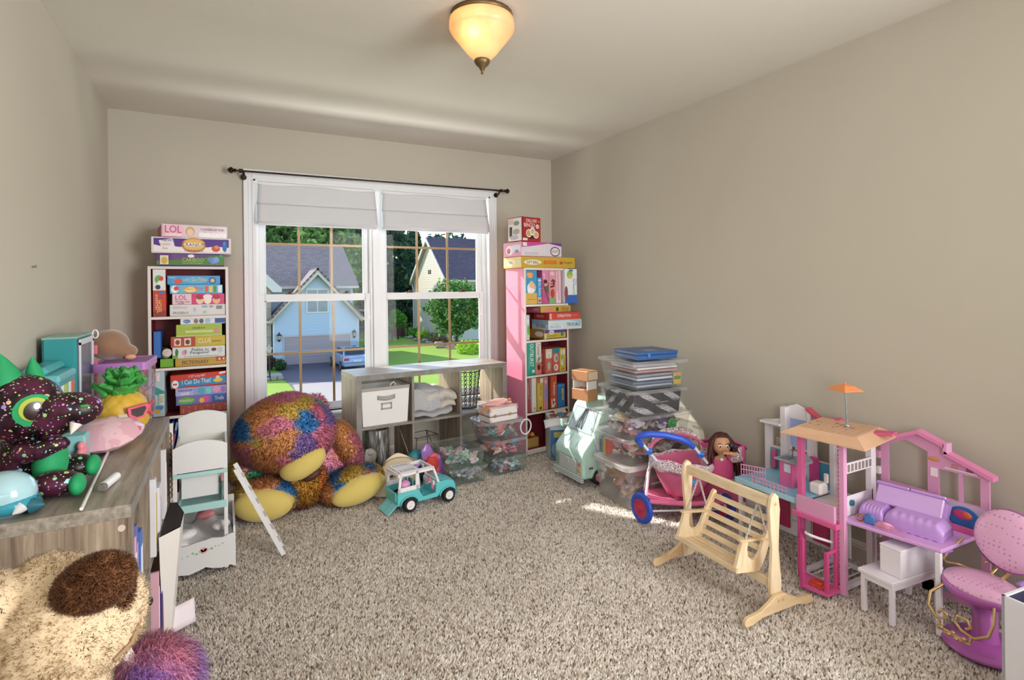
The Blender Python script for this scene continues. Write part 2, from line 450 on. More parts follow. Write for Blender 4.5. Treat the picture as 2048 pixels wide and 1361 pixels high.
# ---------------------------------------------------------------- windows
GLASS = clear('#ffffff', 0.0, 0.0, 0.12, 'window_glass')
VINYL = P('#e2e4e8', 0.35, var=0.015, name='white_vinyl')
BRONZE = P('#8d7350', 0.35, metal=0.3, var=.1, name='bronze_grille')
def sash(name, parent, x0, x1, z0, z1, y, st=.042, top=.042, bot=.05):
    t = .03
    m = MB()
    m.box(x0, x0+st, y, y+t, z0, z1, bev=.004); m.box(x1-st, x1, y, y+t, z0, z1, bev=.004)
    m.box(x0+st, x1-st, y, y+t, z0, z0+bot, bev=.004); m.box(x0+st, x1-st, y, y+t, z1-top, z1, bev=.004)
    s = m.build(name, VINYL, parent)
    gx0, gx1, gz0, gz1 = x0+st, x1-st, z0+bot, z1-top
    b = .007                                            # glazing beads
    m = MB(); yy = y-.004
    m.box(gx0, gx0+b, yy, y+.002, gz0, gz1); m.box(gx1-b, gx1, yy, y+.002, gz0, gz1)
    m.box(gx0, gx1, yy, y+.002, gz0, gz0+b); m.box(gx0, gx1, yy, y+.002, gz1-b, gz1)
    m.build('glazing_bead', VINYL, s)
    MB().box(gx0, gx1, y+.012, y+.016, gz0, gz1).build('pane', GLASS, s)
    for k in (1, 2):
        xm = gx0+(gx1-gx0)*k/3
        MB().box(xm-.009, xm+.009, y+.018, y+.026, gz0, gz1, bev=.002).build('muntin', BRONZE, s)
    zm = (gz0+gz1)/2
    MB().box(gx0, gx1, y+.0175, y+.0265, zm-.009, zm+.009, bev=.002).build('muntin', BRONZE, s)
    return s
def window(name, x0, x1):
    w = bpy.data.objects.new(name, None); COL.objects.link(w); w['kind'] = 'structure'
    z0, z1 = OZ0, OZ1; y0, y1 = 4.235, 4.33
    m = MB(); j = .022
    m.box(x0, x0+j, y0, y1, z0, z1, bev=.002); m.box(x1-j, x1, y0, y1, z0, z1, bev=.002)
    m.box(x0+j, x1-j, y0, y1, z1-j, z1); m.box(x0+j, x1-j, y0, y1, z0, z0+j*.6)
    m.build('frame', VINYL, w)
    zm = 1.238
    sash('upper_sash', w, x0+j, x1-j, zm-.022, z1-j, 4.285, .042, .042, .040)
    lo = sash('lower_sash', w, x0+j*.6, x1-j*.6, z0+.012, zm+.024, 4.248, .046, .046, .038)
    for k in (.27, .76):                               # sash locks
        xk = x0+(x1-x0)*k; m = MB()
        m.box(xk-.03, xk+.03, 4.250, 4.276, zm+.024, zm+.030, bev=.002); m.cyl((xk, 4.263, zm+.03), (xk, 4.263, zm+.042), .012, .009, 10)
        m.box(xk-.004, xk+.028, 4.254, 4.268, zm+.038, zm+.044, bev=.002)
        m.build('sash_lock', P('#5a3d28', .35, metal=.6), lo)
    return w
XM = 1.055
window('window_1', OX0+.012, XM-.024); window('window_2', XM+.024, OX1-.012)
def trim():
    m = MB(); y1 = 4.30
    m.box(OX0, OX0+.012, 4.172, 4.34, OZ0, OZ1); m.box(OX1-.012, OX1, 4.172, 4.34, OZ0, OZ1)
    m.box(OX0, OX1, 4.172, 4.34, OZ1-.012, OZ1+.0); struct(m.build('trim_1', TRIM))      # jamb lining
    struct(MB().box(XM-.028, XM+.028, 4.212, 4.335, OZ0, OZ1-.012, bev=.003).build('trim_2', TRIM))       # mullion post
    # casing: stepped profile boards
    def casing(m, x0, x1, z0, z1, vert, flip):
        y = YB
        for a, b, d in ((0, 1, .010), (.0, .30, .020), (.42, .58, .014), (.78, 1.0, .017)):
            if vert:
                xa, xb = (x0+(x1-x0)*a, x0+(x1-x0)*b) if not flip else (x1-(x1-x0)*b, x1-(x1-x0)*a)
                m.box(xa, xb, y-d, y, z0, z1, bev=.002)
            else:
                m.box(x0, x1, y-d-.0004, y, z1-(z1-z0)*b, z1-(z1-z0)*a, bev=.002)
    W = .068
    m = MB(); casing(m, OX0-W+.006, OX0+.006, OZ0-.02, OZ1+.064, True, False); struct(m.build('trim_3', TRIM))
    m = MB(); casing(m, OX1-.006, OX1+W-.006, OZ0-.02, OZ1+.064, True, True); struct(m.build('trim_4', TRIM))
    m = MB(); casing(m, OX0-W+.006, OX1+W-.006, OZ1-.006, OZ1+.066, False, False); struct(m.build('trim_5', TRIM))
    m = MB(); m.box(OX0-.09, OX1+.09, 4.135, YB, OZ0-.022, OZ0, bev=.006); m.box(OX0+.0, OX1, YB-.001, 4.26, OZ0-.022, OZ0)
    m.box(OX0-.06, OX1+.06, YB-.016, YB, OZ0-.095, OZ0-.022, bev=.004); m.box(OX0-.06, OX1+.06, YB-.022, YB, OZ0-.095, OZ0-.08, bev=.003)
    struct(m.build('trim_6', TRIM))
trim()
CLOTH = P('#d2d4d9', .9, var=.02, vs=5, bump=.08, bs=400, name='blind_cloth')
def shade(x0, x1, zb, where):
    t = thing('roman_shade', 'white fabric roman shade drawn up over the %s window' % where, 'blind', ((x0+x1)/2, 4.165, 2.05), group=None)
    w = (x1-x0)/2
    def drop(prof, ins, th):
        def fn(u, v):
            k = v*(len(prof)-1); i = min(int(k), len(prof)-2); q = k-i
            y = prof[i][0]*(1-q)+prof[i+1][0]*q; z = prof[i][1]*(1-q)+prof[i+1][1]*q
            e = abs(u-.5)*2
            return ((u-.5)*2*(w-ins*(1-v)*.5), y+.004*math.sin(u*9+v*3)*v-.006*max(0, e-.96)*20*0, z+.003*math.sin(u*7)*v)
        m = MB(); m.grid(fn, 24, (len(prof)-1)*2)
        o = m.build('tmp', CLOTH, t); s = o.modifiers.new('thick', 'SOLIDIFY'); s.thickness = th; return o
    h = 2.05-zb
    o = drop([(0, 0), (-.004, -.06), (-.010, -h*.45), (-.012, -h*.52)], .03, .003); o.name = 'upper_drop'
    o = drop([(-.020, -h*.50), (-.030, -h*.62), (-.046, -h*.82), (-.050, -h*.90), (-.040, -h*.955), (-.010, -h*.97)], .01, .003); o.name = 'folded_pleat'
    MB().box(-w+.004, w-.004, -.034, -.014, -h, -h*.935, bev=.004).build('bottom_hem', CLOTH, t)
    MB().box(-w+.01, w-.01, -.004, .026, -.03, 0.0, bev=.003).build('head_rail', VINYL, t)
    m = MB(); xc = w-.055
    m.tube([(xc, .012, -.02), (xc+.002, .014, -.5), (xc, .016, -.95)], .0016, 6); m.tube([(xc+.016, .012, -.02), (xc+.015, .015, -.55), (xc+.018, .016, -.85)], .0016, 6)
    m.cyl((xc, .016, -.95), (xc, .016, -.985), .004, .007, 8)
    m.build('pull_cord', P('#efefe8', .6), t)
shade(.212, XM-.010, 1.745, 'left'); shade(XM+.026, 1.978, 1.745, 'right')
def rod():
    t = thing('curtain_rod', 'thin dark bronze curtain rod with faceted finials above the window', 'rod', (1.10, 4.105, 2.10))
    D = P('#2a1d16', .35, metal=.5, var=.15, name='dark_bronze')
    MB().cyl((-.985, 0, 0), (.985, 0, .012), .0065, n=10).build('pole', D, t)
    for s in (-1, 1):
        m = MB(); x = s*.985; z = .006+.006*s
        m.cyl((x-.012*s, 0, z), (x+.010*s, 0, z), .013, n=10); m.cyl((x, 0, z), (x+.03*s, 0, z), .006, n=8)
        m.build('collar', D, t)
        M = Matrix.Translation((x+.048*s, 0, z)) @ Matrix.Rotation(R(90)*s, 4, 'Y')
        m = MB(); m.lathe([(0, -.024), (.010, -.022), (.014, -.014), (.008, -.008), (.020, .002), (.022, .010), (.012, .024), (0, .032)], 8, M=M, sm=False); m.build('finial', D, t)
        m = MB(); m.tube([(x-.02*s, 0, z-.006), (x-.02*s, .002, z-.022), (x-.02*s, .025, z-.032), (x-.02*s, .068, z-.032)], .007, 8)
        m.cyl((x-.02*s, .062, z-.03), (x-.02*s, .0665 if False else .066, z-.03), .02, n=12); m.build('bracket', D, t)
rod()
def outlet(name, label, loc, face, duplex=True):
    """plate in local x-z plane facing -y; face = rotation about z"""
    t = thing(name, label, 'outlet', loc, face)
    C = P('#e6dfd2', .4, var=.02, name='outlet_plastic')
    MB().box(-.036, .036, -.006, 0, -.058, .058, bev=.003).build('cover_plate', C, t)
    for z in (.022, -.022):
        m = MB(); m.cyl((0, -.006, z), (0, -.009, z), .017, .0165, 16); r = m.build('receptacle', P('#dcd3c3', .4), t)
        m = MB(); m.box(-.007, -.005, -.0096, -.008, z+.000, z+.009); m.box(.005, .007, -.0096, -.008, z+.001, z+.008); m.cyl((0, -.0088, z-.007), (0, -.0096, z-.007), .0025, n=8)
        m.build('slot', P('#3a332b', .6), r)
    MB().cyl((0, -.006, 0), (0, -.0075, 0), .003, n=8).build('screw', P('#cfc7b8', .3, metal=.5), t)
    return t
outlet('wall_outlet', 'ivory duplex outlet on the right wall beside the dollhouse', (XR, 1.905, .412), R(-90))
outlet('wall_outlet', 'duplex outlet on the wall seen through the grey cube shelf', (1.075, YB, .265), 0)
m = MB(); m.box(-.016, .016, -.03, 0, -.045, .045, bev=.005)
tag(m.build('night_light', P('#efeae2', .4), loc=(1.10, YB, .15)), 'small white plug-in box low on the wall behind the cube shelf', 'plug')
m = MB(); m.cyl((0, 0, 0), (.012, 0, .002), .0025, n=8); m.cyl((.012, 0, .002), (.0135, 0, .002), .006, n=8)
tag(m.build('wall_nail', P('#8f8878', .4, metal=.6), loc=(XL, 2.62, 1.385)), 'single nail left sticking out of the bare left wall', 'nail')

def ceiling_lamp():
    t = thing('ceiling_lamp', 'flush ceiling light with cream alabaster glass bowl and bronze finial', 'lamp', (.975, 2.085, H))
    BR = P('#6b5637', .4, metal=.5, var=.1, name='antique_bronze')
    MB().lathe([(0, 0), (.131, 0), (.131, -.018), (.05, -.026), (0, -.026)], 24).build('ceiling_plate', BR, t)
    m, nt, out = nmat('alabaster_glass')
    b = N(nt, 'ShaderNodeBsdfPrincipled'); b.inputs['Base Color'].default_value = lin('#ecd0a8'); b.inputs['Roughness'].default_value = .25
    tl = N(nt, 'ShaderNodeBsdfTranslucent'); tl.inputs[0].default_value = lin('#ffdf9e')
    no = N(nt, 'ShaderNodeTexNoise'); no.inputs['Scale'].default_value = 9; no.inputs['Detail'].default_value = 5
    rp = N(nt, 'ShaderNodeValToRGB'); rp.color_ramp.elements[0].color = lin('#eec79c'); rp.color_ramp.elements[1].color = lin('#f6e2c4')
    rp.color_ramp.elements[0].position = .35; rp.color_ramp.elements[1].position = .65
    tc = N(nt, 'ShaderNodeTexCoord'); nt.links.new(tc.outputs['Object'], no.inputs['Vector']); nt.links.new(no.outputs['Fac'], rp.inputs[0])
    nt.links.new(rp.outputs[0], tl.inputs[0])
    mx = N(nt, 'ShaderNodeMixShader'); mx.inputs[0].default_value = .5
    nt.links.new(b.outputs[0], mx.inputs[1]); nt.links.new(tl.outputs[0], mx.inputs[2])
    nt.links.new(mx.outputs[0], out.inputs[0])
    o = MB().lathe([(.128, -.020), (.134, -.022), (.137, -.045), (.137, -.060), (.134, -.070), (.130, -.074), (.126, -.082), (.060, -.165), (.028, -.196), (0, -.198)], 40).build('glass_shade', m, t)
    s = o.modifiers.new('thick', 'SOLIDIFY'); s.thickness = .004
    MB().lathe([(0, -.186), (.032, -.188), (.034, -.198), (.026, -.212), (.014, -.222), (.010, -.232), (.005, -.236), (.005, -.250), (0, -.252)], 20).build('finial', BR, t)
    for k, (x, y, e) in enumerate(((-.062, -.052, 1.7), (.05, .05, .5))):
        m2, nt2, out2 = nmat('bulb_glow'); em = N(nt2, 'ShaderNodeEmission'); em.inputs[0].default_value = lin('#ffedc0'); em.inputs[1].default_value = 30 if k == 0 else 8
        nt2.links.new(em.outputs[0], out2.inputs[0])
        MB().ell((x, y, -.098 if k == 0 else -.070), (.017, .017, .024), 12, 8).build('bulb', m2, t)
        light('bulb_light', 'POINT', (.975+x, 2.085+y, H-.10), e, (1, .86, .64), shadow_soft_size=.03)
ceiling_lamp()

# ================================================================ OUTSIDE THE WINDOW
G = -3.9
OUT = 0.56      # outdoor colours dimmed to balance the strengthened sun and sky
SIDB = P('#c6def6', .6, var=.03, vs=1, name='shade_tinted_siding'); SIDC = P('#f0e6cd', .6, var=.03, vs=1, name='cream_siding')  # SIDB: white siding with the blue of sky-lit shade in its colour
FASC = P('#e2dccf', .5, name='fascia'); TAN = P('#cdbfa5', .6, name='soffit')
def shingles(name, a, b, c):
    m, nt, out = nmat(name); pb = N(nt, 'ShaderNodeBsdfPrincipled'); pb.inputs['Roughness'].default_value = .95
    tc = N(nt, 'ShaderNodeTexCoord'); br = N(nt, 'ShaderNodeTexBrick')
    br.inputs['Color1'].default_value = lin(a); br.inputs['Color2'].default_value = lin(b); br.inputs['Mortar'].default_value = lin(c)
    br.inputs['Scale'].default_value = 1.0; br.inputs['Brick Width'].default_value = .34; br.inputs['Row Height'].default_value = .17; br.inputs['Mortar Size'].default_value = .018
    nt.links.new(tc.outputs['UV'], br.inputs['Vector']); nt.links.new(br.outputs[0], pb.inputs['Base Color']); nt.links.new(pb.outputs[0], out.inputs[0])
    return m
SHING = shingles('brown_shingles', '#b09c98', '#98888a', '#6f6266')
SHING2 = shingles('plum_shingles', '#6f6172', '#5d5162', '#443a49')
def slope(name, parent, p0, p1, p2, p3, mat, th=.12):
    """roof plane p0-p1 along the eave, p3-p2 along the ridge, with shingle coordinates in metres"""
    p = [Vector(q) for q in (p0, p1, p2, p3)]; n = (p[1]-p[0]).cross(p[3]-p[0]).normalized()
    if n.z < 0: n = -n
    v = [tuple(q) for q in p]+[tuple(q-n*th) for q in p]
    m = MB(); m.add(v, [(0, 1, 2, 3), (7, 6, 5, 4), (0, 4, 5, 1), (1, 5, 6, 2), (2, 6, 7, 3), (3, 7, 4, 0)])
    o = m.build(name, mat, parent); me = o.data; uv = me.uv_layers.new(name='UVMap')
    ex = (p[1]-p[0]).normalized(); ey = (p[3]-p[0]); ey = (ey-ex*ey.dot(ex)).normalized()
    for l in me.loops:
        d = me.vertices[l.vertex_index].co-p[0]; uv.data[l.index].uv = (d.dot(ex), d.dot(ey))
    return o
def lap(name, parent, edge, n_, mat, z0, step=.19):
    """horizontal lap siding: each course a board whose foot stands proud; edge(z) -> the two ends of the wall there"""
    m = MB(); z = z0; nrm = Vector(n_)
    while True:
        e0 = edge(z); e1 = edge(z+step)
        if e0 is None: break
        if e1 is None: e1 = e0 if False else (Vector(e0[0])*.5+Vector(e0[1])*.5, Vector(e0[0])*.5+Vector(e0[1])*.5)
        a, b = Vector(e0[0]), Vector(e0[1]); c, d = Vector(e1[0]), Vector(e1[1])
        a.z = b.z = z; c.z = d.z = z+step
        f = nrm*.018
        m.add([tuple(a+f), tuple(b+f), tuple(d), tuple(c), tuple(a), tuple(b)], [(0, 1, 2, 3), (4, 5, 1, 0)])
        z += step
        if edge(z) is None: break
    return m.build(name, mat, parent, kind='stuff')
def foliage(name, parent, centre, rad, n, size, cols, seed, mat=None, shape=None, droop=.0):
    """leaf cards on the outer part of a lumpy crown"""
    g = np.random.default_rng(seed); c = np.array(centre)
    d = g.normal(0, 1, (n, 3)); d /= np.linalg.norm(d, axis=1)[:, None]
    lump = 1+.16*np.sin(d[:, :1]*7+seed)*np.sin(d[:, 1:2]*8+2*seed)+.1*np.sin(d[:, 2:3]*11+d[:, :1]*5)
    rr = g.uniform(.35, 1.0, (n, 1))**.45
    p = d*rr*lump
    if shape == 'cone':
        h = g.uniform(0, 1, n)**1.25; a = g.uniform(0, 6.283, n); rr = (1-h)*(.25+.75*g.uniform(0, 1, n)**.5)*(1+.22*np.sin(h*46+a*2))
        p = np.stack([rr*np.cos(a), rr*np.sin(a), h*2-1], 1)
    p = p*np.array(rad)+c
    a = g.normal(0, 1, (n, 3)); a /= np.linalg.norm(a, axis=1)[:, None]
    b = np.cross(a, g.normal(0, 1, (n, 3))); b /= np.linalg.norm(b, axis=1)[:, None]+1e-9
    s = size*g.uniform(.6, 1.3, (n, 1))
    V = np.stack([p-a*s, p+b*s*.5, p+a*s, p-b*s*.5], 1).reshape(-1, 3)
    F = (np.arange(n)[:, None]*4+np.array([[0, 1, 2, 3]]))
    pal = np.array([hexrgb(x) for x in cols])*1.9; C = pal[g.integers(0, len(cols), n)]*g.uniform(.75, 1.2, (n, 1)); C = np.repeat(np.clip(C, 0, 1), 4, 0)
    return np_obj(name, np_mesh(name, V, F, mat or attrmat(.8, 0, 'leaf', .35), C, smooth=False), parent, 'stuff')
def outside():
    # ground and paving
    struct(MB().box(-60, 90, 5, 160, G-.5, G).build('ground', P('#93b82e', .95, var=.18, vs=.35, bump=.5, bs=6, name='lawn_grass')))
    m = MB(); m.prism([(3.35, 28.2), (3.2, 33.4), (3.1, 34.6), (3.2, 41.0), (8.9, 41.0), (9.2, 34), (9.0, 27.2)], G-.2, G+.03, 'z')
    struct(m.build('driveway', P('#6d6470', .9, var=.08, vs=.6, name='shaded_asphalt')))  # purple grey darkened with the garage house's shade, ending at its shadow edge
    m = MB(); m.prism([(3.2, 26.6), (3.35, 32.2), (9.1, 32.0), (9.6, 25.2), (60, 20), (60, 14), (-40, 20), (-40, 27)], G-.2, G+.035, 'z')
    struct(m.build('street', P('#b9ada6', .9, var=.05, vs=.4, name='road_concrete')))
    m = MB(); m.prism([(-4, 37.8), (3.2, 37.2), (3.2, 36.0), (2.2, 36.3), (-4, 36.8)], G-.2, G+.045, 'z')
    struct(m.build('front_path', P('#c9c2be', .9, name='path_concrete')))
    m = MB(); m.prism([(-4, 36.8), (2.2, 36.3), (3.1, 35.4), (2.5, 34.6), (-4, 34.9)], G-.2, G+.05, 'z')
    tag(m.build('mulch_bed', P('#5f4438', .95, var=.3, vs=4, bump=.6, bs=8)), 'curved brown mulch bed edged with stone beside the driveway', 'flower bed')
    m = MB()
    for k in range(12):
        x = 2.95-.36*k; m.box(x-.16, x+.16, 34.42+.02*k, 34.72+.02*k, G, G+.2+.03*math.sin(k*2.1), bev=.04)
    tag(m.build('stone_edging', P('#b59a8c', .9, var=.2, vs=3)), 'row of low pinkish stones edging the mulch bed', 'edging', kind='stuff')
    # ------------------------------------------------------------ garage house
    h = thing('garage_house', 'white sided house, shade-tinted blue, with brown shingle roof and a wide double garage door', 'house', (0, 0, 0))
    y = 41.0
    xa, xb, xc, zc = 3.06, 8.86, 5.96, 2.50
    def gab(z):
        if z < -.42: return ((xa, y, z), (xb, y, z))
        k = (z+.42)/(zc+.42)
        return None if k >= 1 else ((xa+(xc-xa)*k, y, z), (xb+(xc-xb)*k, y, z))
    m = MB(); m.prism([(xa, G), (xb, G), (xb, -.42), (xc, zc), (xa, -.42)], y+.02, y+.3, 'y'); m.build('garage_wall', SIDB, h)
    lap('lap_siding', h, gab, (0, -1, 0), SIDB, G+.35, .2)
    MB().box(xa-.02, 3.75, y-.05, y+.1, G, G+.5, bev=.02).build('brick_footing', P('#a8887c', .9, var=.2, vs=5), h)
    for x0, x1 in ((xa-.03, xa+.09), (xb-.09, xb+.03)): MB().box(x0, x1, y-.04, y+.06, G+.5, -.42).build('corner_board', P('#e9eef3', .5), h)
    # fascia boards and roof of the front gable
    for s in (-1, 1):
        xe = xc+s*3.18; ze = -.40-.30; ax, az = xc, 2.86
        m = MB(); d = Vector((ax-xe, 0, az-ze)).normalized(); nn = Vector((-d.z*s, 0, d.x*s))
        w = .30; m.prism([(xe, ze), (ax, az), (ax, az-w*1.45), (xe-s*.0, ze-w*.75)], y-.52, y-.42, 'y'); m.build('fascia_board', FASC, h)
        m = MB(); m.prism([(xe, ze-.10), (ax, az-.14), (ax, az-.42), (xe-s*.1, ze-.30)], y-.42, y+.02, 'y'); m.build('soffit', TAN, h)
        slope('gable_roof', h, (xe, y-.56, ze+.06), (xe, y+6, ze+.06), (ax, y+6, az+.06), (ax, y-.56, az+.06), SHING)
        m = MB(); m.tube([(xe+s*.08, y-.5, ze-.12), (xe+s*.08, y+3, ze-.12)], .09, 8); m.build('gutter', FASC, h)
    # main roof behind
    slope('main_roof', h, (-2.0, 42.4, 1.62), (9.25, 42.4, 1.62), (8.95, 47.2, 5.02), (-2.0, 47.2, 5.02), SHING)
    slope('rear_roof', h, (-2.0, 52.2, 1.5), (9.25, 52.2, 1.5), (8.95, 47.2, 5.02), (-2.0, 47.2, 5.02), SHING)
    m = MB(); m.box(-2, 9.2, 42.3, 42.45, 1.45, 1.62); m.build('eave_gutter', FASC, h)
    m = MB(); m.box(-1.9, 8.9, 43.0, 51.5, G, 1.5); m.build('house_wall', SIDB, h)
    m = MB(); m.prism([(42.4, 1.6), (52.2, 1.5), (47.2, 5.0)], 8.7, 8.9, 'x'); m.build('end_wall', SIDB, h)
    # stone wing at the left
    m = MB(); m.prism([(-3.2, G), (2.96, G), (2.96, 1.60), (.6, 4.2), (-3.2, 1.6)], 41.15, 42.5, 'y')
    mt, nt, out = nmat('stone_veneer'); pb = N(nt, 'ShaderNodeBsdfPrincipled'); pb.inputs['Roughness'].default_value = .9
    tc = N(nt, 'ShaderNodeTexCoord'); mp = N(nt, 'ShaderNodeMapping'); mp.inputs['Rotation'].default_value = (R(90), 0, 0)
    br = N(nt, 'ShaderNodeTexBrick'); br.inputs['Scale'].default_value = 1; br.inputs['Brick Width'].default_value = .5; br.inputs['Row Height'].default_value = .2; br.inputs['Mortar Size'].default_value = .012
    br.inputs['Color1'].default_value = lin('#c3b5a6'); br.inputs['Color2'].default_value = lin('#a8978c'); br.inputs['Mortar'].default_value = lin('#d3c9bd')
    nt.links.new(tc.outputs['Object'], mp.inputs[0]); nt.links.new(mp.outputs[0], br.inputs['Vector']); nt.links.new(br.outputs[0], pb.inputs['Base Color']); nt.links.new(pb.outputs[0], out.inputs[0])
    m.build('stone_wing', mt, h)
    m = MB(); m.prism([(3.62, 1.50), (3.62, 1.22), (3.05, 1.22), (1.6, 2.75), (.6, 3.95), (.6, 4.5)], 40.7, 41.1, 'y'); m.build('wing_fascia', P('#eceae6', .5), h)
    # garage door of panels
    dx0, dx1, dz1 = 3.78, 8.22, -1.93
    m = MB()
    m.box(dx0-.1, dx0, y-.06, y+.05, G, dz1+.1); m.box(dx1, dx1+.1, y-.06, y+.05, G, dz1+.1); m.box(dx0, dx1, y-.06, y+.05, dz1, dz1+.1)
    d = MB().box(dx0, dx1, y-.005, y+.06, G, dz1).build('garage_door', P('#b9a9ad', .6), h)
    m.build('door_frame', P('#cfc9cc', .5), d)
    for k in range(4):
        z0 = G+.03+k*(dz1-G)/4
        MB().box(dx0+.01, dx1-.01, y-.025, y, z0, z0+(dz1-G)/4-.03, bev=.012).build('door_section', P('#b8a8ac', .6), d)
    # upper window
    w = MB(); w.box(5.22, 6.76, y-.06, y+.04, -.30, 1.45); w = w.build('window', P('#eef3f7', .5), h)
    for x0, x1 in ((5.32, 5.95), (6.03, 6.66)):
        for z0, z1 in ((-.20, .56), (.60, 1.35)):
            MB().box(x0, x1, y-.08, y-.05, z0, z1).build('pane', P('#8fa4b4', .15, var=.3, vs=2), w)
    for x in (3.43, 8.52):
        l = thing('wall_lantern', 'dark metal wall lantern %s the garage door' % ('left of' if x < 5 else 'right of'), 'lantern', (x, y-.12, -1.95))
        K = P('#3b3434', .5, metal=.5)
        m = MB(); m.lathe([(0, .42), (.03, .38), (.03, .3), (.16, .2), (.17, .16)], 6, sm=False); m.lathe([(.12, -.12), (.08, -.2), (.03, -.26), (0, -.3)], 6, sm=False); m.build('cap', K, l)
        MB().lathe([(.15, .16), (.11, -.12)], 6, sm=False).build('glass', P('#c9b9a8', .2), l)
        MB().box(-.03, .03, .0, .14, -.05, .05).build('bracket', K, l)
    # ------------------------------------------------------------ cream house
    h = thing('cream_house', 'cream sided house with a steep plum shingle roof and dark gable vent', 'house', (0, 0, 0))
    gx, g0, g1, gz, az = 20.0, 51.6, 62.4, 2.5, 6.75
    def gab2(z):
        if z < gz: return ((gx, g0, z), (gx, g1, z))
        k = (z-gz)/(az-gz)
        return None if k >= 1 else ((gx, g0+(57-g0)*k, z), (gx, g1+(57-g1)*k, z))
    m = MB(); m.prism([(g0, G), (g1, G), (g1, gz), (57, az), (g0, gz)], gx+.02, gx+.4, 'x'); m.build('gable_wall', SIDC, h)
    lap('lap_siding', h, gab2, (-1, 0, 0), SIDC, G+.1, .2)
    m = MB(); m.box(gx, 36, g0, g0+.3, G, gz); m.build('front_wall', P('#dfe3e0', .6), h)  # cream house wall in a cooler grey, its shade put into the colour
    slope('front_roof', h, (gx-.35, g0-.5, 2.2), (36, g0-.5, 2.2), (36, 57, 7.0), (gx-.35, 57, 7.0), SHING2)
    slope('back_roof', h, (gx-.35, 62.9, 2.2), (36, 62.9, 2.2), (36, 57, 7.0), (gx-.35, 57, 7.0), SHING2)
    for ya, yb in ((g0-.5, 57), (62.9, 57)):
        m = MB(); m.prism([(ya, 2.2), (yb, 7.0), (yb, 6.55), (ya, 1.85)], gx-.42, gx-.30, 'x'); m.build('rake_board', P('#efe9db', .5), h)
        m = MB(); m.prism([(ya, 2.0), (yb, 6.8), (yb, 6.5), (ya, 1.8)], gx-.30, gx+.02, 'x'); m.build('soffit', TAN, h)
    m = MB(); m.box(gx-.3, 36, g0-.62, g0-.48, 2.0, 2.22); m.build('gutter', FASC, h)
    m = MB(); m.tube([(gx-.08, g0-.1, 2.0), (gx-.08, g0-.06, 1.6), (gx-.08, g0-.06, G)], .09, 8); m.tube([(gx-.08, g1+.4, 1.9), (gx-.08, g1, 1.2), (gx-.08, g1, G)], .09, 8); m.build('downspout', P('#f2eee4', .5), h)
    MB().box(gx-.06, gx+.02, 56.4, 57.3, 3.0, 3.45, bev=.03).build('gable_vent', P('#55504a', .7), h)
    f = MB().box(21.5, 23.9, g0-.05, g0+.1, -.2, 1.75).build('window', P('#eef0ef', .5), h)
    for x0 in (21.6, 22.75): MB().box(x0, x0+1.05, g0-.08, g0, -.1, 1.65).build('pane', P('#5f7187', .15), f)
    MB().box(20.85, 21.45, g0-.08, g0+.02, -.2, 1.75).build('shutter', P('#3b3f52', .6), h)
    MB().box(23.95, 24.5, g0-.08, g0+.02, -.2, 1.75).build('shutter', P('#3b3f52', .6), h)
    # ------------------------------------------------------------ car
    c = thing('parked_car', 'light silver blue sedan parked nose-in at the garage door', 'car', (7.45, 37.6, G+.03), R(2))
    BL = P('#9db8d8', .25, metal=.3, coat=.6, var=.02, name='car_paint'); DK = P('#22262e', .15, name='car_glass'); TY = P('#1d1d1f', .8)
    m = MB(); L0, L1 = -2.3, 2.2
    side = [(L0, .32), (L0-.04, .62), (L0+.05, .92), (L0+.55, 1.0), (.9, .98), (1.95, .86), (L1, .62), (L1, .30)]
    m.prism(side, -.86, .86, 'x'); o = m.build('car_body', BL, c); bv = o.modifiers.new('b', 'BEVEL'); bv.width = .09; bv.segments = 2
    m = MB(); m.add([(-.78, L0+.45, .96), (.78, L0+.45, .96), (.78, 1.15, .96), (-.78, 1.15, .96), (-.58, -1.15, 1.42), (.58, -1.15, 1.42), (.58, .25, 1.42), (-.58, .25, 1.42)], [(4, 5, 6, 7), (0, 1, 5, 4), (1, 2, 6, 5), (2, 3, 7, 6), (3, 0, 4, 7)])
    cab = m.build('cabin', BL, c); bv = cab.modifiers.new('b', 'BEVEL'); bv.width = .05; bv.segments = 2
    m = MB(); m.add([(-.66, L0+.52, 1.03), (.66, L0+.52, 1.03), (.53, -1.22, 1.40), (-.53, -1.22, 1.40)], [(0, 1, 2, 3)], M=Matrix.Translation((0, -.03, .03))); m.build('rear_window', DK, cab)
    for s in (-1, 1):
        m = MB(); m.add([(s*.74, -1.55, 1.04), (s*.74, .85, 1.04), (s*.60, .2, 1.37), (s*.60, -1.1, 1.37)], [(0, 1, 2, 3)], M=Matrix.Translation((s*.03, 0, 0))); m.build('side_window', DK, cab)
        MB().box(s*.50, s*.84, L0-.03, L0+.04, .70, .86, bev=.03).build('tail_light', P('#c8323a', .3), c)
        MB().box(s*.86, s*1.02, .55, .68, .95, 1.08, bev=.03).build('side_mirror', BL, c)
        for yy in (-1.45, 1.4):
            w = MB().cyl((s*.70, yy, .31), (s*.88, yy, .31), .32, n=20).build('wheel', TY, c)
            MB().cyl((s*.885, yy, .31), (s*.895, yy, .31), .20, n=14).build('hubcap', P('#a9acb2', .3, metal=.7), w)
    MB().box(-.26, .26, L0-.06, L0, .62, .75).build('number_plate', P('#e9ecef', .5), c)
    MB().box(-.82, .82, L0-.07, L0+.05, .34, .54, bev=.04).build('rear_bumper', BL, c)
    # lamp post by the drive
    l = thing('lamp_post', 'thin dark lamp post standing in the bed left of the driveway', 'lamp post', (2.43, 35.4, G))
    MB().cyl((0, 0, 0), (0, 0, 1.55), .045, n=10).build('post', P('#2c2627', .6), l)
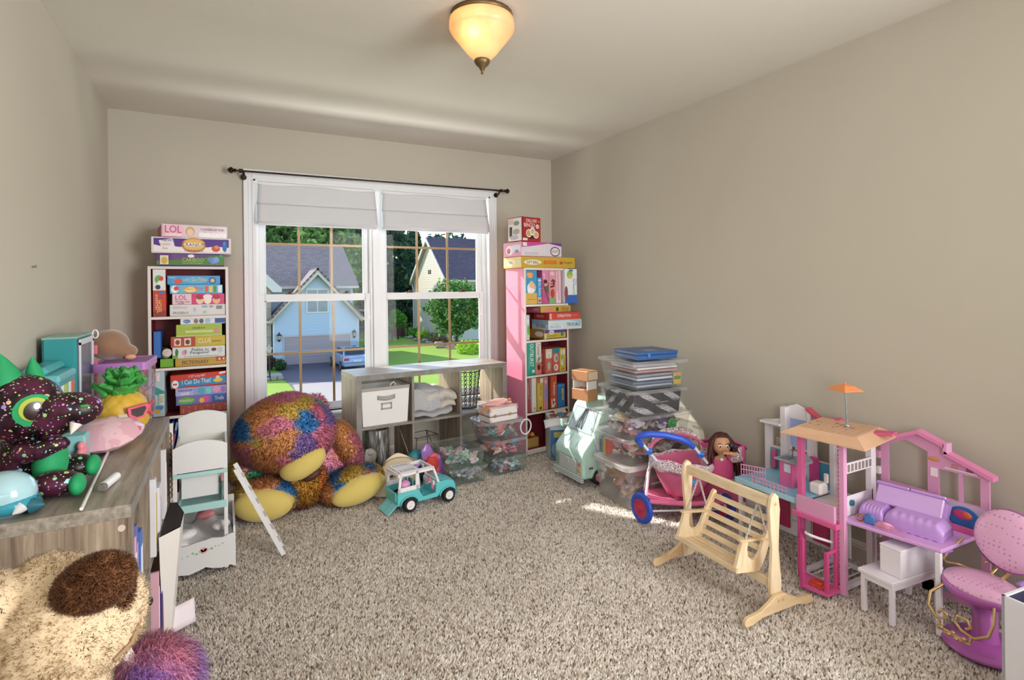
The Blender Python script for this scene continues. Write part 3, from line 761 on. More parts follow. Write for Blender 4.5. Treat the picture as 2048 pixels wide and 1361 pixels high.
    MB().lathe([(0, 2.05), (.04, 2.0), (.05, 1.92), (.16, 1.84), (.18, 1.78)], 8, sm=False).build('lamp_cap', P('#c9b9a4', .5), l)
    MB().lathe([(.15, 1.78), (.10, 1.55), (0, 1.53)], 8, sm=False).build('lamp_glass', P('#e8ddc8', .3), l)
    # planting
    def bush(label, loc, rad, cols, n=900, seed=1, size=.14):
        b = thing('bush', label, 'bush', loc)
        foliage('foliage', b, (0, 0, rad[2]*.8), rad, n, size, cols, seed)
        m = MB(); m.cyl((0, 0, 0), (.03, .02, rad[2]*.8), .06, .03, 8); m.build('stem', P('#5d4636', .9), b)
    GR = ('#5c9a35', '#79b943', '#3f7d2c'); DG = ('#33552c', '#44683a', '#26442a'); YG = ('#a3c93a', '#88b536', '#c1d85a'); RD = ('#b5604f', '#9c5547', '#7f6a3a')
    bush('dark bush under the stone wing by the lamp post', (2.1, 39.4, G), (1.0, .7, .6), ('#4a4038', '#3c4a34', '#6b4a40'), seed=3)
    bush('low green bush at the end of the front path', (3.3, 38.6, G), (.35, .4, .4), DG, 500, 4, .1)
    bush('tall rounded green bush against the cream house corner', (18.1, 63.2, G), (1.2, 1.2, 1.6), GR, 2200, 5, .16)
    bush('small reddish bush on the lawn by the fence', (17.6, 60.5, G), (.7, .7, .55), RD, 700, 6, .14)
    bush('round green shrub in the bed beside the cream wall', (18.6, 57.6, G), (.8, .8, .55), GR, 700, 7, .14)
    bush('yellow green shrub in the bed beside the cream wall', (18.7, 55.4, G), (.7, .7, .5), YG, 700, 8, .14)
    bush('grey green spreading shrub among the bed stones', (18.9, 52.3, G), (1.0, .9, .45), ('#6d8a55', '#8a8f63', '#55703f'), 900, 9, .13)
    bush('brown twiggy shrub among the bed stones', (18.4, 50.0, G), (.9, .9, .4), ('#8a7256', '#7a6a4b', '#94845f'), 900, 10, .12)
    bush('bright green shrub in front of the cream house tree', (17.6, 40.6, G), (1.1, .9, .6), YG, 900, 11, .13)
    bush('dark shrub by the garage corner behind the car', (9.75, 40.2, G), (.6, .6, 1.2), DG, 1100, 12, .13)
    for k, (x, y2, r) in enumerate(((17.6, 56.3, .4), (17.3, 53.6, .35), (17.6, 51.6, .45), (17.2, 49.4, .4), (17.5, 47.6, .5), (17.0, 45.8, .4))):
        m = MB(); m.ell((0, 0, r*.3), (r, r*.8, r*.5), 9, 6, fn=lambda d, k=k: 1+.14*math.sin(5*d.x+k)+.1*math.sin(7*d.y+2*k))
        tag(m.build('garden_rock', P('#b7aa98', .9, var=.2, vs=3), loc=(x, y2, G)), ('%s grey garden rock along the planting bed, counted from the far end' % ('first', 'second', 'third', 'fourth', 'fifth', 'sixth')[k]), 'rock', 'rocks along the planting bed')
    struct(MB().prism([(17.2, 44), (19.9, 44), (19.9, 58), (17.9, 58), (17.2, 52)], G-.1, G+.04, 'z').build('ground_bed', P('#7c6a58', .95, var=.3, vs=3)))
    def tree(label, loc, rad, hc, n, size, cols, seed, trunk=.18, shape=None):
        t = thing('tree', label, 'tree', loc)
        foliage('crown', t, (0, 0, hc), rad, n, size, cols, seed, shape=shape)
        m = MB(); m.tube([(0, 0, 0), (.05, 0, hc*.4), (0, .05, hc)], [trunk, trunk*.8, trunk*.3], 8)
        for k in range(5):
            a = k*1.3; m.tube([(0, 0, hc*.55), (rad[0]*.35*math.cos(a), rad[1]*.35*math.sin(a), hc*.8), (rad[0]*.7*math.cos(a), rad[1]*.7*math.sin(a), hc*1.05)], [trunk*.5, trunk*.35, trunk*.1], 6)
        m.build('trunk', P('#6a5443', .95, bump=.4, bs=20), t)
    tree('leafy green garden tree in front of the cream house', (18.9, 46.6, G), (2.6, 2.6, 2.5), 3.6, 6500, .17, ('#3f6a34', '#5d8a3e', '#7da352', '#2f5229'), 21, .16)
    FIR = ('#2d4a3b', '#3a5c45', '#24403a', '#52704c'); FIR2 = ('#5d7f42', '#6f9050', '#486a3c', '#8aa765')
    for k, (x, y2, rx, hz, cols, nm) in enumerate((
            (2.0, 68, 4.2, 9.0, FIR2, 'yellow green conifer behind the left end of the garage roof'), (6.5, 70, 4.6, 9.6, FIR2, 'olive conifer directly behind the garage roof ridge'),
            (10.8, 66, 4.4, 9.4, FIR2, 'light green conifer right of the garage roof'), (15.0, 72, 5.0, 10.0, FIR, 'dark blue green conifer between the two houses'),
            (19.5, 76, 5.4, 9.8, FIR, 'dark conifer behind the left eave of the cream house'), (25.0, 78, 5.2, 9.6, FIR, 'dark conifer rising behind the cream house ridge'), (31.5, 80, 5.4, 8.6, FIR, 'dark conifer at the right end behind the cream roof'),
            (-3.5, 66, 4.6, 9.4, FIR2, 'olive conifer far left behind the garage house'), (12.8, 79, 5, 10.2, FIR, 'dark conifer deeper in the tree row between the houses'))):
        tree(nm, (x, y2, G), (rx, rx, hz*.72+.6), hz*.72+.8, 6500, .46, cols, 40+k, .3, 'cone' if k in (3, 5, 8) else None)
    # yard things behind the car
    f = thing('yard_fence', 'black metal yard fence on the slope right of the garage', 'fence', (0, 0, G))
    K = P('#2b2b2e', .6)
    for k in range(9): MB().box(-.05, .05, -.05, .05, 0, 1.25).build('post', K, f, loc=(10.2+k*1.0, 47.2+1.5*k, 0))
    for k in range(8):
        a = Vector((10.2+k, 47.2+1.5*k, 0)); b = Vector((11.2+k, 48.7+1.5*k, 0)); m = MB()
        for z in (.15, 1.1): m.cyl(a+Vector((0, 0, z)), b+Vector((0, 0, z)), .03, n=6)
        for q in range(1, 7):
            p = a.lerp(b, q/7); m.cyl(p+Vector((0, 0, .1)), p+Vector((0, 0, 1.15)), .012, n=5)
        m.build('railing', K, f)
    f = thing('yard_fence', 'thin black fence rail crossing the lawn left of the cream house', 'fence', (0, 0, G))
    for k in range(4): MB().box(-.04, .04, -.04, .04, 0, 1.3).build('post', K, f, loc=(15.4+k*1.0, 57+1.0*k, 0))
    m = MB(); m.cyl((15.4, 57, .15), (18.4, 60, .15), .03, n=6); m.cyl((15.4, 57, 1.2), (18.4, 60, 1.2), .03, n=6); m.build('rail', K, f)
    t = thing('trampoline', 'round trampoline with dark safety net in the far back yard', 'trampoline', (14.6, 63.5, G+.2))
    MB().lathe([(0, .8), (1.6, .8), (1.75, .75), (1.75, .65), (1.6, .65)], 20).build('mat', P('#2f4b57', .7), t)
    m = MB()
    for k in range(8):
        a = k*.785; m.cyl((1.7*math.cos(a), 1.7*math.sin(a), 0), (1.7*math.cos(a), 1.7*math.sin(a), 2.7), .04, n=6)
    m.tube([(1.7*math.cos(k*.314), 1.7*math.sin(k*.314), 2.7) for k in range(20)], .05, 6, closed=True); m.build('net_frame', P('#c9d2da', .5), t)
    MB().lathe([(1.68, .85), (1.68, 2.65)], 24).build('net', clear('#2b3338', .45, .5, .2, 'dark_net'), t)
outside()
OUT = 1.0

# ================================================================ BOOKCASES AND BOARD GAMES
WHITE_LAM = P('#e6dfda', .45, var=.02, name='white_laminate')
MAROON = P('#7c2430', .55, var=.06, vs=8, name='maroon_panel')
PINK = P('#e58bab', .5, var=.03, vs=6, name='pink_laminate')
def bookcase(label, loc, rz, w, d, h, shelves, inner):
    t = thing('bookcase', label, 'bookcase', loc, rz)
    th = .015
    for x, c in ((0, 'l'), (w-th, 'r')):
        m = MB(); m.box(x, x+th, .002, d, 0, h); o = m.build('side_panel', PINK, t)
        e = MB(); e.box(x-.0005, x+th+.0005, 0, .002, 0, h); e.build('front_edge', WHITE_LAM, o)
        i = MB(); xx = x+th+.0003 if c == 'l' else x-.0018
        i.box(xx, xx+.0015, .003, d-.002, .05, h-th); i.build('inner_face', inner, o)
    MB().box(th, w-th, d-.006, d-.001, .04, h-.002).build('back_panel', inner, t)
    for k, z in enumerate([h]+shelves):
        m = MB(); m.box(th, w-th, .002, d-.007, z-th, z); o = m.build('top_board' if k == 0 else 'shelf', inner if k else PINK, t)
        MB().box(th, w-th, 0, .0025, z-th-.0005, z+.0005).build('front_edge', WHITE_LAM, o)
    MB().box(th, w-th, .01, .022, 0, shelves[-1]-th).build('kick_board', WHITE_LAM, t)
    return t
BL = (-.397, 3.93, 0, 0.0); BR = (2.045, 3.655, 0, R(8))
bookcase('pink and maroon bookcase full of games, left of the window', BL[:3], BL[3], .430, .235, 1.444, [1.136, .823, .527, .202, .055], MAROON)
bookcase('pink sided bookcase full of games, right of the window', BR[:3], BR[3], .446, .245, 1.444, [1.160, .880, .608, .322, .04], MAROON)

def game(frame, label, x0, x1, z0, z1, depth, front, side=None, y0=.006, art=(), words=(), sart=(), swords=(), lid=True, tilt=0.0, turn=0.0, name='game_box', cat='board game', group=None):
    fx, fy, fz, fr = frame
    cx = (x0+x1)/2
    p = Vector((fx, fy, fz))+Euler((0, 0, fr)).to_matrix() @ Vector((cx, y0, z0))
    t = thing(name, label, cat, p, group=group, rot=(0, tilt, fr+turn))
    w, h = x1-x0, z1-z0
    side = side or front
    fm = P(front, .45, var=.04, vs=20, bump=.05, bs=30, coat=.15); sm = P(side, .5, var=.04, vs=20)
    m = MB()
    if lid and w > h:                                   # lying flat: lid over tray
        m.box(-w/2, w/2, 0, depth, .004, h, bev=.0015); m.build('lid', fm, t)
        MB().box(-w/2+.002, w/2-.002, .002, depth-.002, 0, .006).build('tray', sm, t)
    else:
        m.box(-w/2, w/2, 0, depth, 0, h, bev=.0015); m.build('box', fm, t)
    def paint(nm, arts, wd, W, M):
        cols = []; m = MB()
        def ci(c):
            if c not in cols: cols.append(c)
            return cols.index(c)
        for k, a in enumerate(arts):
            y = -.0006-.00012*k
            if a[0] == 'r': m.rect((a[1]-.5)*W, (a[2]-.5)*W, a[3]*h, a[4]*h, ci(a[5]), y, M)
            elif a[0] == 'd': m.disc((a[1]-.5)*W, a[2]*h, a[3]*W, a[4]*h, ci(a[5]), y, 16, M)
            elif a[0] == 'p': m.add([((q[0]-.5)*W, y, q[1]*h) for q in a[1]], [tuple(range(len(a[1])))], ci(a[2]), False, M)
        if m.v: m.build(nm[0], [P(c, .45, var=.05, vs=30) for c in cols], t, fix=False)
        cols = []; m = MB()
        for a in wd:
            s, u, v, hh, c = a[:5]; fw = a[5] if len(a) > 5 else None; al = a[6] if len(a) > 6 else 'l'; vert = len(a) > 7 and a[7]
            y = -.0024
            if vert: m.text(s, (u-.5)*W, v*h, hh*W, ci2(cols, c), M, y, fw*h if fw else None, al, True)
            else: m.text(s, (u-.5)*W, v*h, hh*h, ci2(cols, c), M, y, fw*W if fw else None, al)
        if m.v: m.build(nm[1], [P(c, .5, var=.02) for c in cols], t, fix=False)
    paint(('printed_artwork', 'lettering'), art, words, w, None)
    if sart or swords: paint(('side_artwork', 'side_lettering'), sart, swords, depth, rotm(rz=R(-90), loc=(-w/2, depth/2, 0)))
    return t
def ci2(cols, c):
    if c not in cols: cols.append(c)
    return cols.index(c)

# ---- left bookcase, on top
game(BL, 'pale pink and grey game box, topmost on the left bookcase', .075, .430, 1.620, 1.700, .26, '#d9c6d0', '#b5505c', y0=-.02, turn=R(9),
     art=[('r', 0, .02, 0, 1, '#c9a3ae'), ('r', .03, .33, .12, .95, '#e7b7c8'), ('d', .42, .5, .07, .38, '#c9a06a'), ('d', .42, .42, .05, .28, '#e8c3a0'), ('r', .55, .98, .08, .42, '#efe6ee')],
     words=[('LOL', .05, .62, .55, '#b8336a', .24), ('SURPRISE!', .05, .2, .16, '#ffffff', .24), ('7 LAYERS OF FUN', .58, .70, .17, '#6a3a55', .36), ('THE GAME', .56, .27, .34, '#ffffff', .42)],
     sart=[('r', .05, .9, .08, .92, '#c4606c'), ('r', .6, .85, .2, .7, '#d98f98')])
game(BL, 'large white and purple game box with orange oval on top of the left bookcase', .022, .448, 1.524, 1.622, .27, '#ded8d8', '#d8d0d0', y0=-.03,
     art=[('r', .03, .97, .08, .92, '#efe8ea'), ('r', .03, .97, .40, .92, '#4f2a8a'), ('p', [(.03, .52), (.12, .42), (.22, .48), (.35, .38), (.5, .45), (.65, .38), (.8, .46), (.97, .4), (.97, .08), (.03, .08)], '#efe8ea'),
          ('p', [(.09, .78), (.26, .92), (.29, .30), (.13, .16)], '#ece8f2'), ('d', .52, .52, .155, .46, '#c98a2e'), ('d', .52, .55, .135, .36, '#e7b65a'), ('r', .40, .64, .42, .68, '#f4efe8'), ('d', .80, .32, .055, .2, '#c8523a'), ('d', .81, .42, .03, .12, '#e28a5a'), ('d', .915, .42, .03, .3, '#2b6fb5'), ('d', .915, .68, .022, .12, '#3c84c8')],
     words=[('NEW!', .13, .80, .16, '#2a2660', .13), ('1000', .11, .54, .15, '#d8962e', .12), ('36', .13, .30, .13, '#d8962e', .07), ('CRANIUM', .37, .55, .24, '#7a3a20', .30), ('TURBO EDITION', .40, .16, .12, '#7a4a8a', .24)])
game(BL, 'purple and green game box with a blue elephant on top of the left bookcase', .047, .408, 1.445, 1.523, .25, '#5a2a78', '#4b2468', y0=-.012,
     art=[('p', [(0, .12), (1, .12), (1, .88), (.8, .84), (.55, .52), (.3, .5), (0, .42)], '#4f7f35'), ('r', .05, .17, .15, .85, '#e6e0c8'), ('d', .11, .45, .045, .28, '#d8b04a'), ('d', .5, .82, .05, .13, '#f0efe8'),
          ('d', .83, .45, .05, .26, '#6f93cf'), ('d', .88, .52, .045, .26, '#7fa2dc'), ('d', .78, .55, .035, .18, '#6788c2'), ('r', .80, .815, .12, .4, '#6788c2'), ('r', .88, .90, .12, .4, '#6788c2'), ('r', .93, .99, .72, .95, '#3a9a58')],
     words=[('CARIBOO', .37, .52, .30, '#b8d35a', .32), ('hide and seek board game', .37, .26, .12, '#dfe8b8', .30)])
# ---- left bookcase, top shelf
game(BL, 'tall red and white game box standing at the left end of the top shelf', .024, .092, 1.138, 1.428, .20, '#c4432f', art=[('r', .02, .98, .55, .99, '#dfe6ea'), ('d', .45, .78, .30, .09, '#6fae5a'), ('d', .6, .68, .28, .08, '#e8eef2'), ('d', .4, .62, .2, .05, '#3a3a40'), ('d', .65, .80, .18, .05, '#d8503a'), ('d', .7, .50, .2, .03, '#3f78c8'), ('r', .02, .98, 0, .12, '#8f3a2c')],
     words=[('SHAKE', .3, .47, .18, '#f3d8c8', .2, 'l', True), ('THAT', .28, .26, .16, '#f3e0d0', .12, 'l', True), ('HOVEL', .5, .34, .34, '#f6dc88', .26, 'l', True)])
game(BL, 'bright blue game box on the top shelf, first of four lying in the stack', .098, .385, 1.332, 1.388, .21, '#3f97d6', y0=.012, art=[('d', .2, .35, .07, .3, '#e05a48'), ('d', .52, .5, .24, .38, '#58b5e6'), ('d', .85, .45, .07, .38, '#2a63a8'), ('d', .85, .45, .04, .22, '#e8c45a')],
     words=[("Let's Go Fishin'", .29, .58, .42, '#f5c84a', .46), ('Classic', .03, .8, .2, '#e8f4ff', .12)])
game(BL, 'light blue children game box on the top shelf, second of four lying in the stack', .112, .398, 1.276, 1.331, .21, '#62b4dc', y0=.010, art=[('d', .09, .5, .07, .42, '#f2f2f2'), ('d', .12, .6, .05, .24, '#d8484a'), ('d', .38, .45, .14, .36, '#f2a23c'), ('d', .38, .45, .11, .27, '#fbe3a0'), ('r', .66, .72, .15, .85, '#e85a4a'), ('r', .74, .80, .15, .85, '#f6d04a'), ('r', .82, .88, .15, .85, '#4a9a4a'), ('r', .91, .985, .08, .92, '#e8edf0')],
     words=[('Hi Ho!', .46, .6, .44, '#e2542e', .17), ('Cherry', .28, .5, .3, '#b03a2e', .16)])
game(BL, 'pink and white game box on the top shelf, third of four lying in the stack', .124, .408, 1.209, 1.275, .21, '#e9c6d2', y0=.010, art=[('r', .36, 1, 0, 1, '#d8427a'), ('d', .52, .42, .075, .42, '#f2ccae'), ('d', .52, .68, .08, .24, '#a8324a'), ('d', .67, .42, .075, .42, '#f6e6da'), ('d', .67, .72, .09, .22, '#efe8f0'), ('d', .84, .42, .075, .42, '#e8b890'), ('d', .84, .68, .08, .24, '#b8304e')],
     words=[('LOL', .06, .66, .44, '#b83a70', .22), ('PICTURE CLUB', .06, .26, .16, '#7a4860', .26), ('GAME', .1, .1, .12, '#7a4860', .12)])
game(BL, 'plain white game box on the top shelf, lowest of four lying in the stack', .110, .412, 1.138, 1.208, .21, '#d9d6d6', y0=.008, art=[('r', .57, .67, .72, .88, '#7fb0d8'), ('r', .83, .94, .55, .88, '#8a8a90'), ('d', .44, .55, .03, .2, '#b9c6d8'), ('p', [(.57, .3), (.62, .48), (.67, .3), (.62, .12)], '#b8cfae'), ('d', .74, .8, .04, .09, '#9a9aa6')],
     words=[('MONOPOLY', .06, .74, .2, '#b8b2b8', .26), ('FROZEN II', .06, .28, .22, '#77727c', .26)])
# ---- left bookcase, second shelf
game(BL, 'slim white game box with blue end panel, first of five on the second shelf', .165, .412, 1.085, 1.122, .21, '#e2e4ea', y0=.012, art=[('r', .76, .99, .1, .9, '#3557a6'), ('d', .14, .5, .08, .3, '#3f68b8'), ('d', .34, .5, .05, .4, '#8a7a78'), ('d', .46, .5, .05, .4, '#5f6470'), ('d', .60, .5, .06, .42, '#a6c2e0')], words=[('play', .08, .5, .3, '#ffffff', .11)])
game(BL, 'lime green game box printed upside down, second of five lying on the second shelf', .142, .392, 1.010, 1.084, .20, '#a9bd4a', '#8fa33c', y0=.014, art=[('r', 0, 1, 0, .06, '#dfe6b8'), ('d', .88, .42, .06, .2, '#d88a98'), ('r', .2, .8, .28, .5, '#c6d27a')], words=[('makes', .36, .72, .22, '#4f6a22', .26), ('families laugh', .2, .38, .18, '#e8f0b8', .6)])
game(BL, 'yellow and red game box with two squares, third of five on the second shelf', .114, .410, .945, 1.009, .21, '#c9b13c', y0=.010, art=[('r', 0, .44, .05, .98, '#b8443c'), ('r', .06, .18, .15, .85, '#e8d2c2'), ('r', .24, .36, .15, .85, '#e8d2c2'), ('d', .12, .48, .04, .24, '#8a4a34'), ('d', .3, .48, .04, .24, '#6a3a30')],
     words=[('CLUE', .49, .55, .44, '#f7ecd0', .24), ('junior', .75, .45, .24, '#8a3a26', .18)])
game(BL, 'white game box with bold black title, fourth of five lying on the second shelf', .122, .408, .876, .944, .21, '#dde2e4', y0=.006, art=[('r', 0, .1, .02, .3, '#6fae3e'), ('d', .08, .55, .03, .34, '#4c7a3c'), ('d', .22, .5, .05, .24, '#d8a4b4'), ('d', .24, .6, .03, .18, '#c88a9e'), ('d', .78, .68, .05, .16, '#7a3a34'), ('d', .9, .6, .05, .3, '#c6ccd2')],
     words=[('Pickles to', .36, .74, .28, '#22242a', .32), ('Penguins!', .33, .44, .32, '#22242a', .36), ('The quick thinking picture linking party game', .22, .14, .10, '#5a5f66', .66)])
game(BL, 'gold and orange game box, lowest of five lying on the second shelf', .136, .412, .826, .875, .21, '#c39a36', y0=.004, art=[('r', .8, 1, .45, 1, '#b8502e'), ('p', [(.84, .6), (.87, .9), (.9, .6)], '#efe3c0'), ('p', [(.93, .6), (.955, .9), (.98, .6)], '#efe3c0')], words=[('PICTIONARY', .14, .48, .48, '#4a4a72', .52)])
game(BL, 'blue box standing upright at the left of the second shelf', .022, .062, .884, 1.048, .16, '#2f68b8', y0=.03, art=[('r', .1, .9, .05, .95, '#3a74c4')])
game(BL, 'small lime green box lying at the front of the second shelf', .056, .128, .8245, .876, .10, '#79b83a', y0=.03, lid=False)
m = MB(); m.lathe([(0, -.05), (.024, -.05), (.026, -.046), (.026, .046), (.024, .05), (0, .05)], 18)
m.lathe([(.010, .0502), (.010, .0503), (0, .0503)], 12)
tag(m.build('paper_roll', P('#dcd0c6', .8), loc=(-.312, 3.99, .903), rot=(R(70), R(35), 0)), 'white paper roll leaning on the lime green box', 'paper roll')
m = MB(); m.box(0, .032, 0, .11, 0, .12, bev=.003)
tag(m.build('dark_case', P('#33282a', .6), loc=(-.338, 4.035, .8245)), 'dark narrow case between the blue box and the paper roll', 'case')
# ---- left bookcase, third shelf
game(BL, 'tall pale blue game box standing at the left of the third shelf', .018, .080, .530, .806, .20, '#b9cdd6', art=[('p', [(.02, .7), (.98, .55), (.98, .4), (.02, .52)], '#3f9a9a'), ('r', .05, .6, .78, .96, '#e8e6ea'), ('d', .55, .2, .35, .06, '#4f8fd0'), ('d', .4, .12, .25, .05, '#e0b04a'), ('r', .5, .95, .25, .5, '#d8e6da')],
     words=[('Connect', .3, .94, .26, '#c04a72', .18, 'l', True), ('LAUNCH', .55, .5, .24, '#3f9a62', .22, 'l', True), ('FOUR', .76, .45, .22, '#d8803a', .14, 'l', True)])
game(BL, 'red and blue game box with striped hat, first of four on the third shelf', .112, .412, .695, .778, .21, '#cf3f34', y0=.004, tilt=R(-1.5), art=[('p', [(0, .1), (1, .1), (1, .66), (0, .50)], '#2f8fc4'), ('d', .08, .32, .06, .3, '#f0efef'), ('r', .04, .11, .26, .38, '#d0403a'), ('d', .85, .36, .09, .16, '#e8c43a'), ('d', .85, .56, .04, .14, '#efc9a0'), ('p', [(.88, .78), (1, .86), (1, .99), (.88, .95)], '#e6e4e4')],
     words=[('I CAT in the HAT', .32, .82, .18, '#f4ecec', .30), ('I Can Do That!', .2, .42, .34, '#f6f6f6', .52)])
game(BL, 'lilac and blue game box, second of four lying on the third shelf', .136, .414, .640, .694, .21, '#9aa4d8', y0=.008, art=[('r', 0, .34, .1, .95, '#b9b4e4'), ('d', .5, .5, .07, .4, '#4fb0c8'), ('d', .64, .45, .06, .36, '#7ad0da'), ('d', .8, .55, .08, .34, '#e89ac0'), ('d', .93, .5, .05, .36, '#a86fc0')], words=[('FRIENDSHIP', .05, .68, .24, '#3f3f7a', .28), ('GAME', .1, .3, .28, '#ffffff', .16)])
game(BL, 'violet game box with a green bubble, third of four lying on the third shelf', .138, .414, .586, .639, .21, '#7f6fb4', y0=.008, art=[('d', .2, .5, .17, .4, '#6fae4a'), ('r', 0, .4, 0, .12, '#4a78c8'), ('d', .58, .5, .07, .42, '#d85a9a'), ('r', .7, 1, .05, .95, '#3f5fa8'), ('d', .5, .4, .05, .3, '#f0b84a')], words=[('MONOPOLY', .07, .5, .26, '#f4f4f4', .27), ('Trolls', .76, .52, .44, '#e8f2fa', .18)])
game(BL, 'dull red patterned gift box, lowest of four lying on the third shelf', .158, .412, .530, .585, .21, '#a04a40', y0=.006, art=[('d', .07+.13*(k % 8), .25+.5*((k*5) % 3)/2, .018, .09, '#c07a68') for k in range(16)])
for k in range(6):
    x = .040+k*.022
    game(BL, ['dark case at the far left of the row of blue disc cases', 'blue disc case, second from the left in the leaning row', 'blue disc case, third from the left in the leaning row', 'navy disc case, fourth from the left in the leaning row', 'blue disc case, fifth from the left in the leaning row', 'dark case at the right end of the row of disc cases'][k],
         x+.006*k*0, x+.014, .3, .49, .135, ('#2c2c3a', '#3f66b4', '#4a72c0', '#2f4f98', '#3c63b0', '#2a2c38')[k], y0=.012, name='disc_case', cat='disc case', group='disc cases on the lowest visible shelf', tilt=R(9),
         art=[('r', .1, .9, .72, .97, '#8fa6d8'), ('r', .15, .85, .3, .6, '#a85a70' if k % 2 else '#6f8ac8'), ('r', .1, .9, .04, .16, '#20243a')]) if k else None
# the disc cases stand on a row of hidden ones lying flat
game(BL, 'dark flat box under the leaning row of disc cases', .035, .19, .204, .296, .16, '#33323c', y0=.02)

# ---- right bookcase, on top
game(BR, 'red bingo game box, topmost on the right bookcase', -.018, .176, 1.650, 1.838, .17, '#a8262a', '#d8d4d2', y0=.005, turn=R(4), lid=False,
     art=[('r', .0, .06, 0, 1, '#7c1a20'), ('d', .53, .2, .32, .09, '#3a2418'), ('d', .36, .33, .15, .17, '#efe6da'), ('d', .36, .33, .12, .13, '#c9a06a'), ('d', .56, .42, .14, .17, '#f0eee8'), ('d', .56, .42, .10, .12, '#b9b2a8'), ('d', .74, .28, .15, .15, '#efe6da'), ('d', .74, .28, .12, .11, '#d8a878'), ('d', .82, .63, .09, .09, '#ece6e0'), ('r', .03, .28, .03, .13, '#e4d8d0'), ('d', .9, .84, .04, .03, '#e0a04a')],
     words=[('DELUXE', .22, .85, .13, '#f6f0e8', .56), ('BINGO', .10, .67, .16, '#f6f0e8', .58), ('18', .775, .63, .10, '#8c2026', .09)],
     sart=[('r', .03, .97, .03, .97, '#e2dedc'), ('r', .12, .32, .2, .62, '#3a3a40'), ('d', .62, .75, .2, .1, '#8a8688'), ('d', .6, .4, .25, .12, '#a6a2a4'), ('r', .05, .4, .72, .92, '#d8c4bc'), ('d', .45, .17, .3, .1, '#b4b4c4')])
game(BR, 'pink and white game box, second from the top on the right bookcase', -.026, .378, 1.534, 1.646, .24, '#d8d2da', '#c98aa8', y0=-.004,
     art=[('p', [(0, .62), (.22, .70), (.75, .98), (1, .98), (1, 1), (0, 1)], '#c44a94'), ('p', [(.68, .93), (1, .75), (1, .99), (.68, .99)], '#7a3a9c'), ('r', .03, .13, .70, .95, '#e6d4e0'), ('d', .83, .38, .125, .34, '#5a2a4a'), ('d', .83, .38, .105, .27, '#efe6ee'), ('r', .08, .4, .1, .28, '#c6c0c8')],
     words=[('GOLIATH', .74, .40, .24, '#3a2030', .18)], sart=[('r', .0, .98, .02, .98, '#d98ab0'), ('d', .35, .45, .22, .34, '#e6d6e0'), ('d', .3, .4, .1, .2, '#c04a7a'), ('r', .5, .95, .3, .8, '#cfd0e4'), ('d', .75, .35, .12, .12, '#8a6aa8')])
game(BR, 'wide yellow game box under the pink one on the right bookcase', -.026, .498, 1.445, 1.532, .26, '#c4a23a', y0=-.016, turn=R(-3),
     art=[('d', .2, .5, .16, .24, '#e8dfc4'), ('r', .40, .64, .36, .66, '#c8622e'), ('r', .42, .62, .42, .6, '#d8783a'), ('r', .70, .76, .36, .6, '#b8502e')],
     words=[('GIFT-BALL', .09, .5, .26, '#4a4a58', .22), ('the game', .78, .5, .3, '#7a4a20', .16)], sart=[('r', .02, .98, .05, .95, '#d8be6a'), ('d', .35, .5, .3, .3, '#efe6d0'), ('r', .7, .95, .4, .7, '#c9c2b0')], swords=[('GIFT BALL', .12, .5, .3, '#a8683a', .45)])
# ---- right bookcase, first shelf (standing)
game(BR, 'blue and sand coloured game box standing first on the top right shelf', .018, .128, 1.163, 1.425, .21, '#3f9ac8', art=[('r', 0, 1, 0, .33, '#d8b25a'), ('d', .5, .48, .38, .16, '#e8eef2'), ('d', .52, .58, .2, .11, '#e8bc98'), ('d', .3, .4, .16, .08, '#f4f4f4'), ('d', .78, .5, .14, .06, '#e0b090'), ('d', .36, .86, .30, .09, '#e8903a')], words=[('Pop the', .14, .88, .06, '#fdf0d0', .44), ('Pig', .26, .81, .06, '#fdf0d0', .3), ('family fun game', .15, .14, .035, '#8a6a2a', .7)])
game(BR, 'slim blue box standing second on the top right shelf', .133, .176, 1.163, 1.368, .19, '#4a98cc', art=[('r', .1, .9, .02, .25, '#d8c0a8'), ('d', .5, .12, .34, .06, '#c05a3a'), ('d', .5, .9, .3, .05, '#e8d8c0')], words=[('Go Fishin', .5, .82, .5, '#f4f0e6', .5, 'l', True)])
game(BR, 'magenta game box with a dancer standing third on the top right shelf', .182, .248, 1.163, 1.428, .21, '#c0588e', art=[('p', [(0, 1), (1, 1), (1, .6), (.0, .75)], '#d88ab0'), ('d', .55, .58, .22, .07, '#e2a88a'), ('d', .5, .66, .28, .06, '#4a2a2a'), ('p', [(.2, .5), (.9, .55), (1, .3), (.6, .34)], '#5a6a4a'), ('p', [(0, .62), (.3, .5), (1, .1), (1, .04)], '#3a2a34')], words=[('girl', .3, .9, .34, '#f2e0ec', .14, 'l', True)])
game(BR, 'pink and red game box standing fourth on the top right shelf', .254, .318, 1.163, 1.428, .21, '#d89aa4', art=[('r', 0, 1, 0, .18, '#7fae7a'), ('p', [(.1, .62), (.5, .74), (.95, .70), (.8, .5), (.2, .46)], '#8a2a34'), ('d', .5, .3, .34, .14, '#b8443c'), ('d', .5, .9, .35, .06, '#e8c4cc')], words=[('33', .3, .66, .4, '#f6e6e6', .12, 'l', True)])
game(BR, 'pale pink game box with handwriting standing fifth on the top right shelf', .323, .376, 1.163, 1.426, .21, '#e6b8c8', art=[('r', .05, .95, .02, .3, '#efd2dc')], words=[('Pretty Pretty Princess', .36, .97, .3, '#a04a78', .6, 'l', True), ('Girl', .6, .3, .5, '#c0508a', .2, 'l', True)])
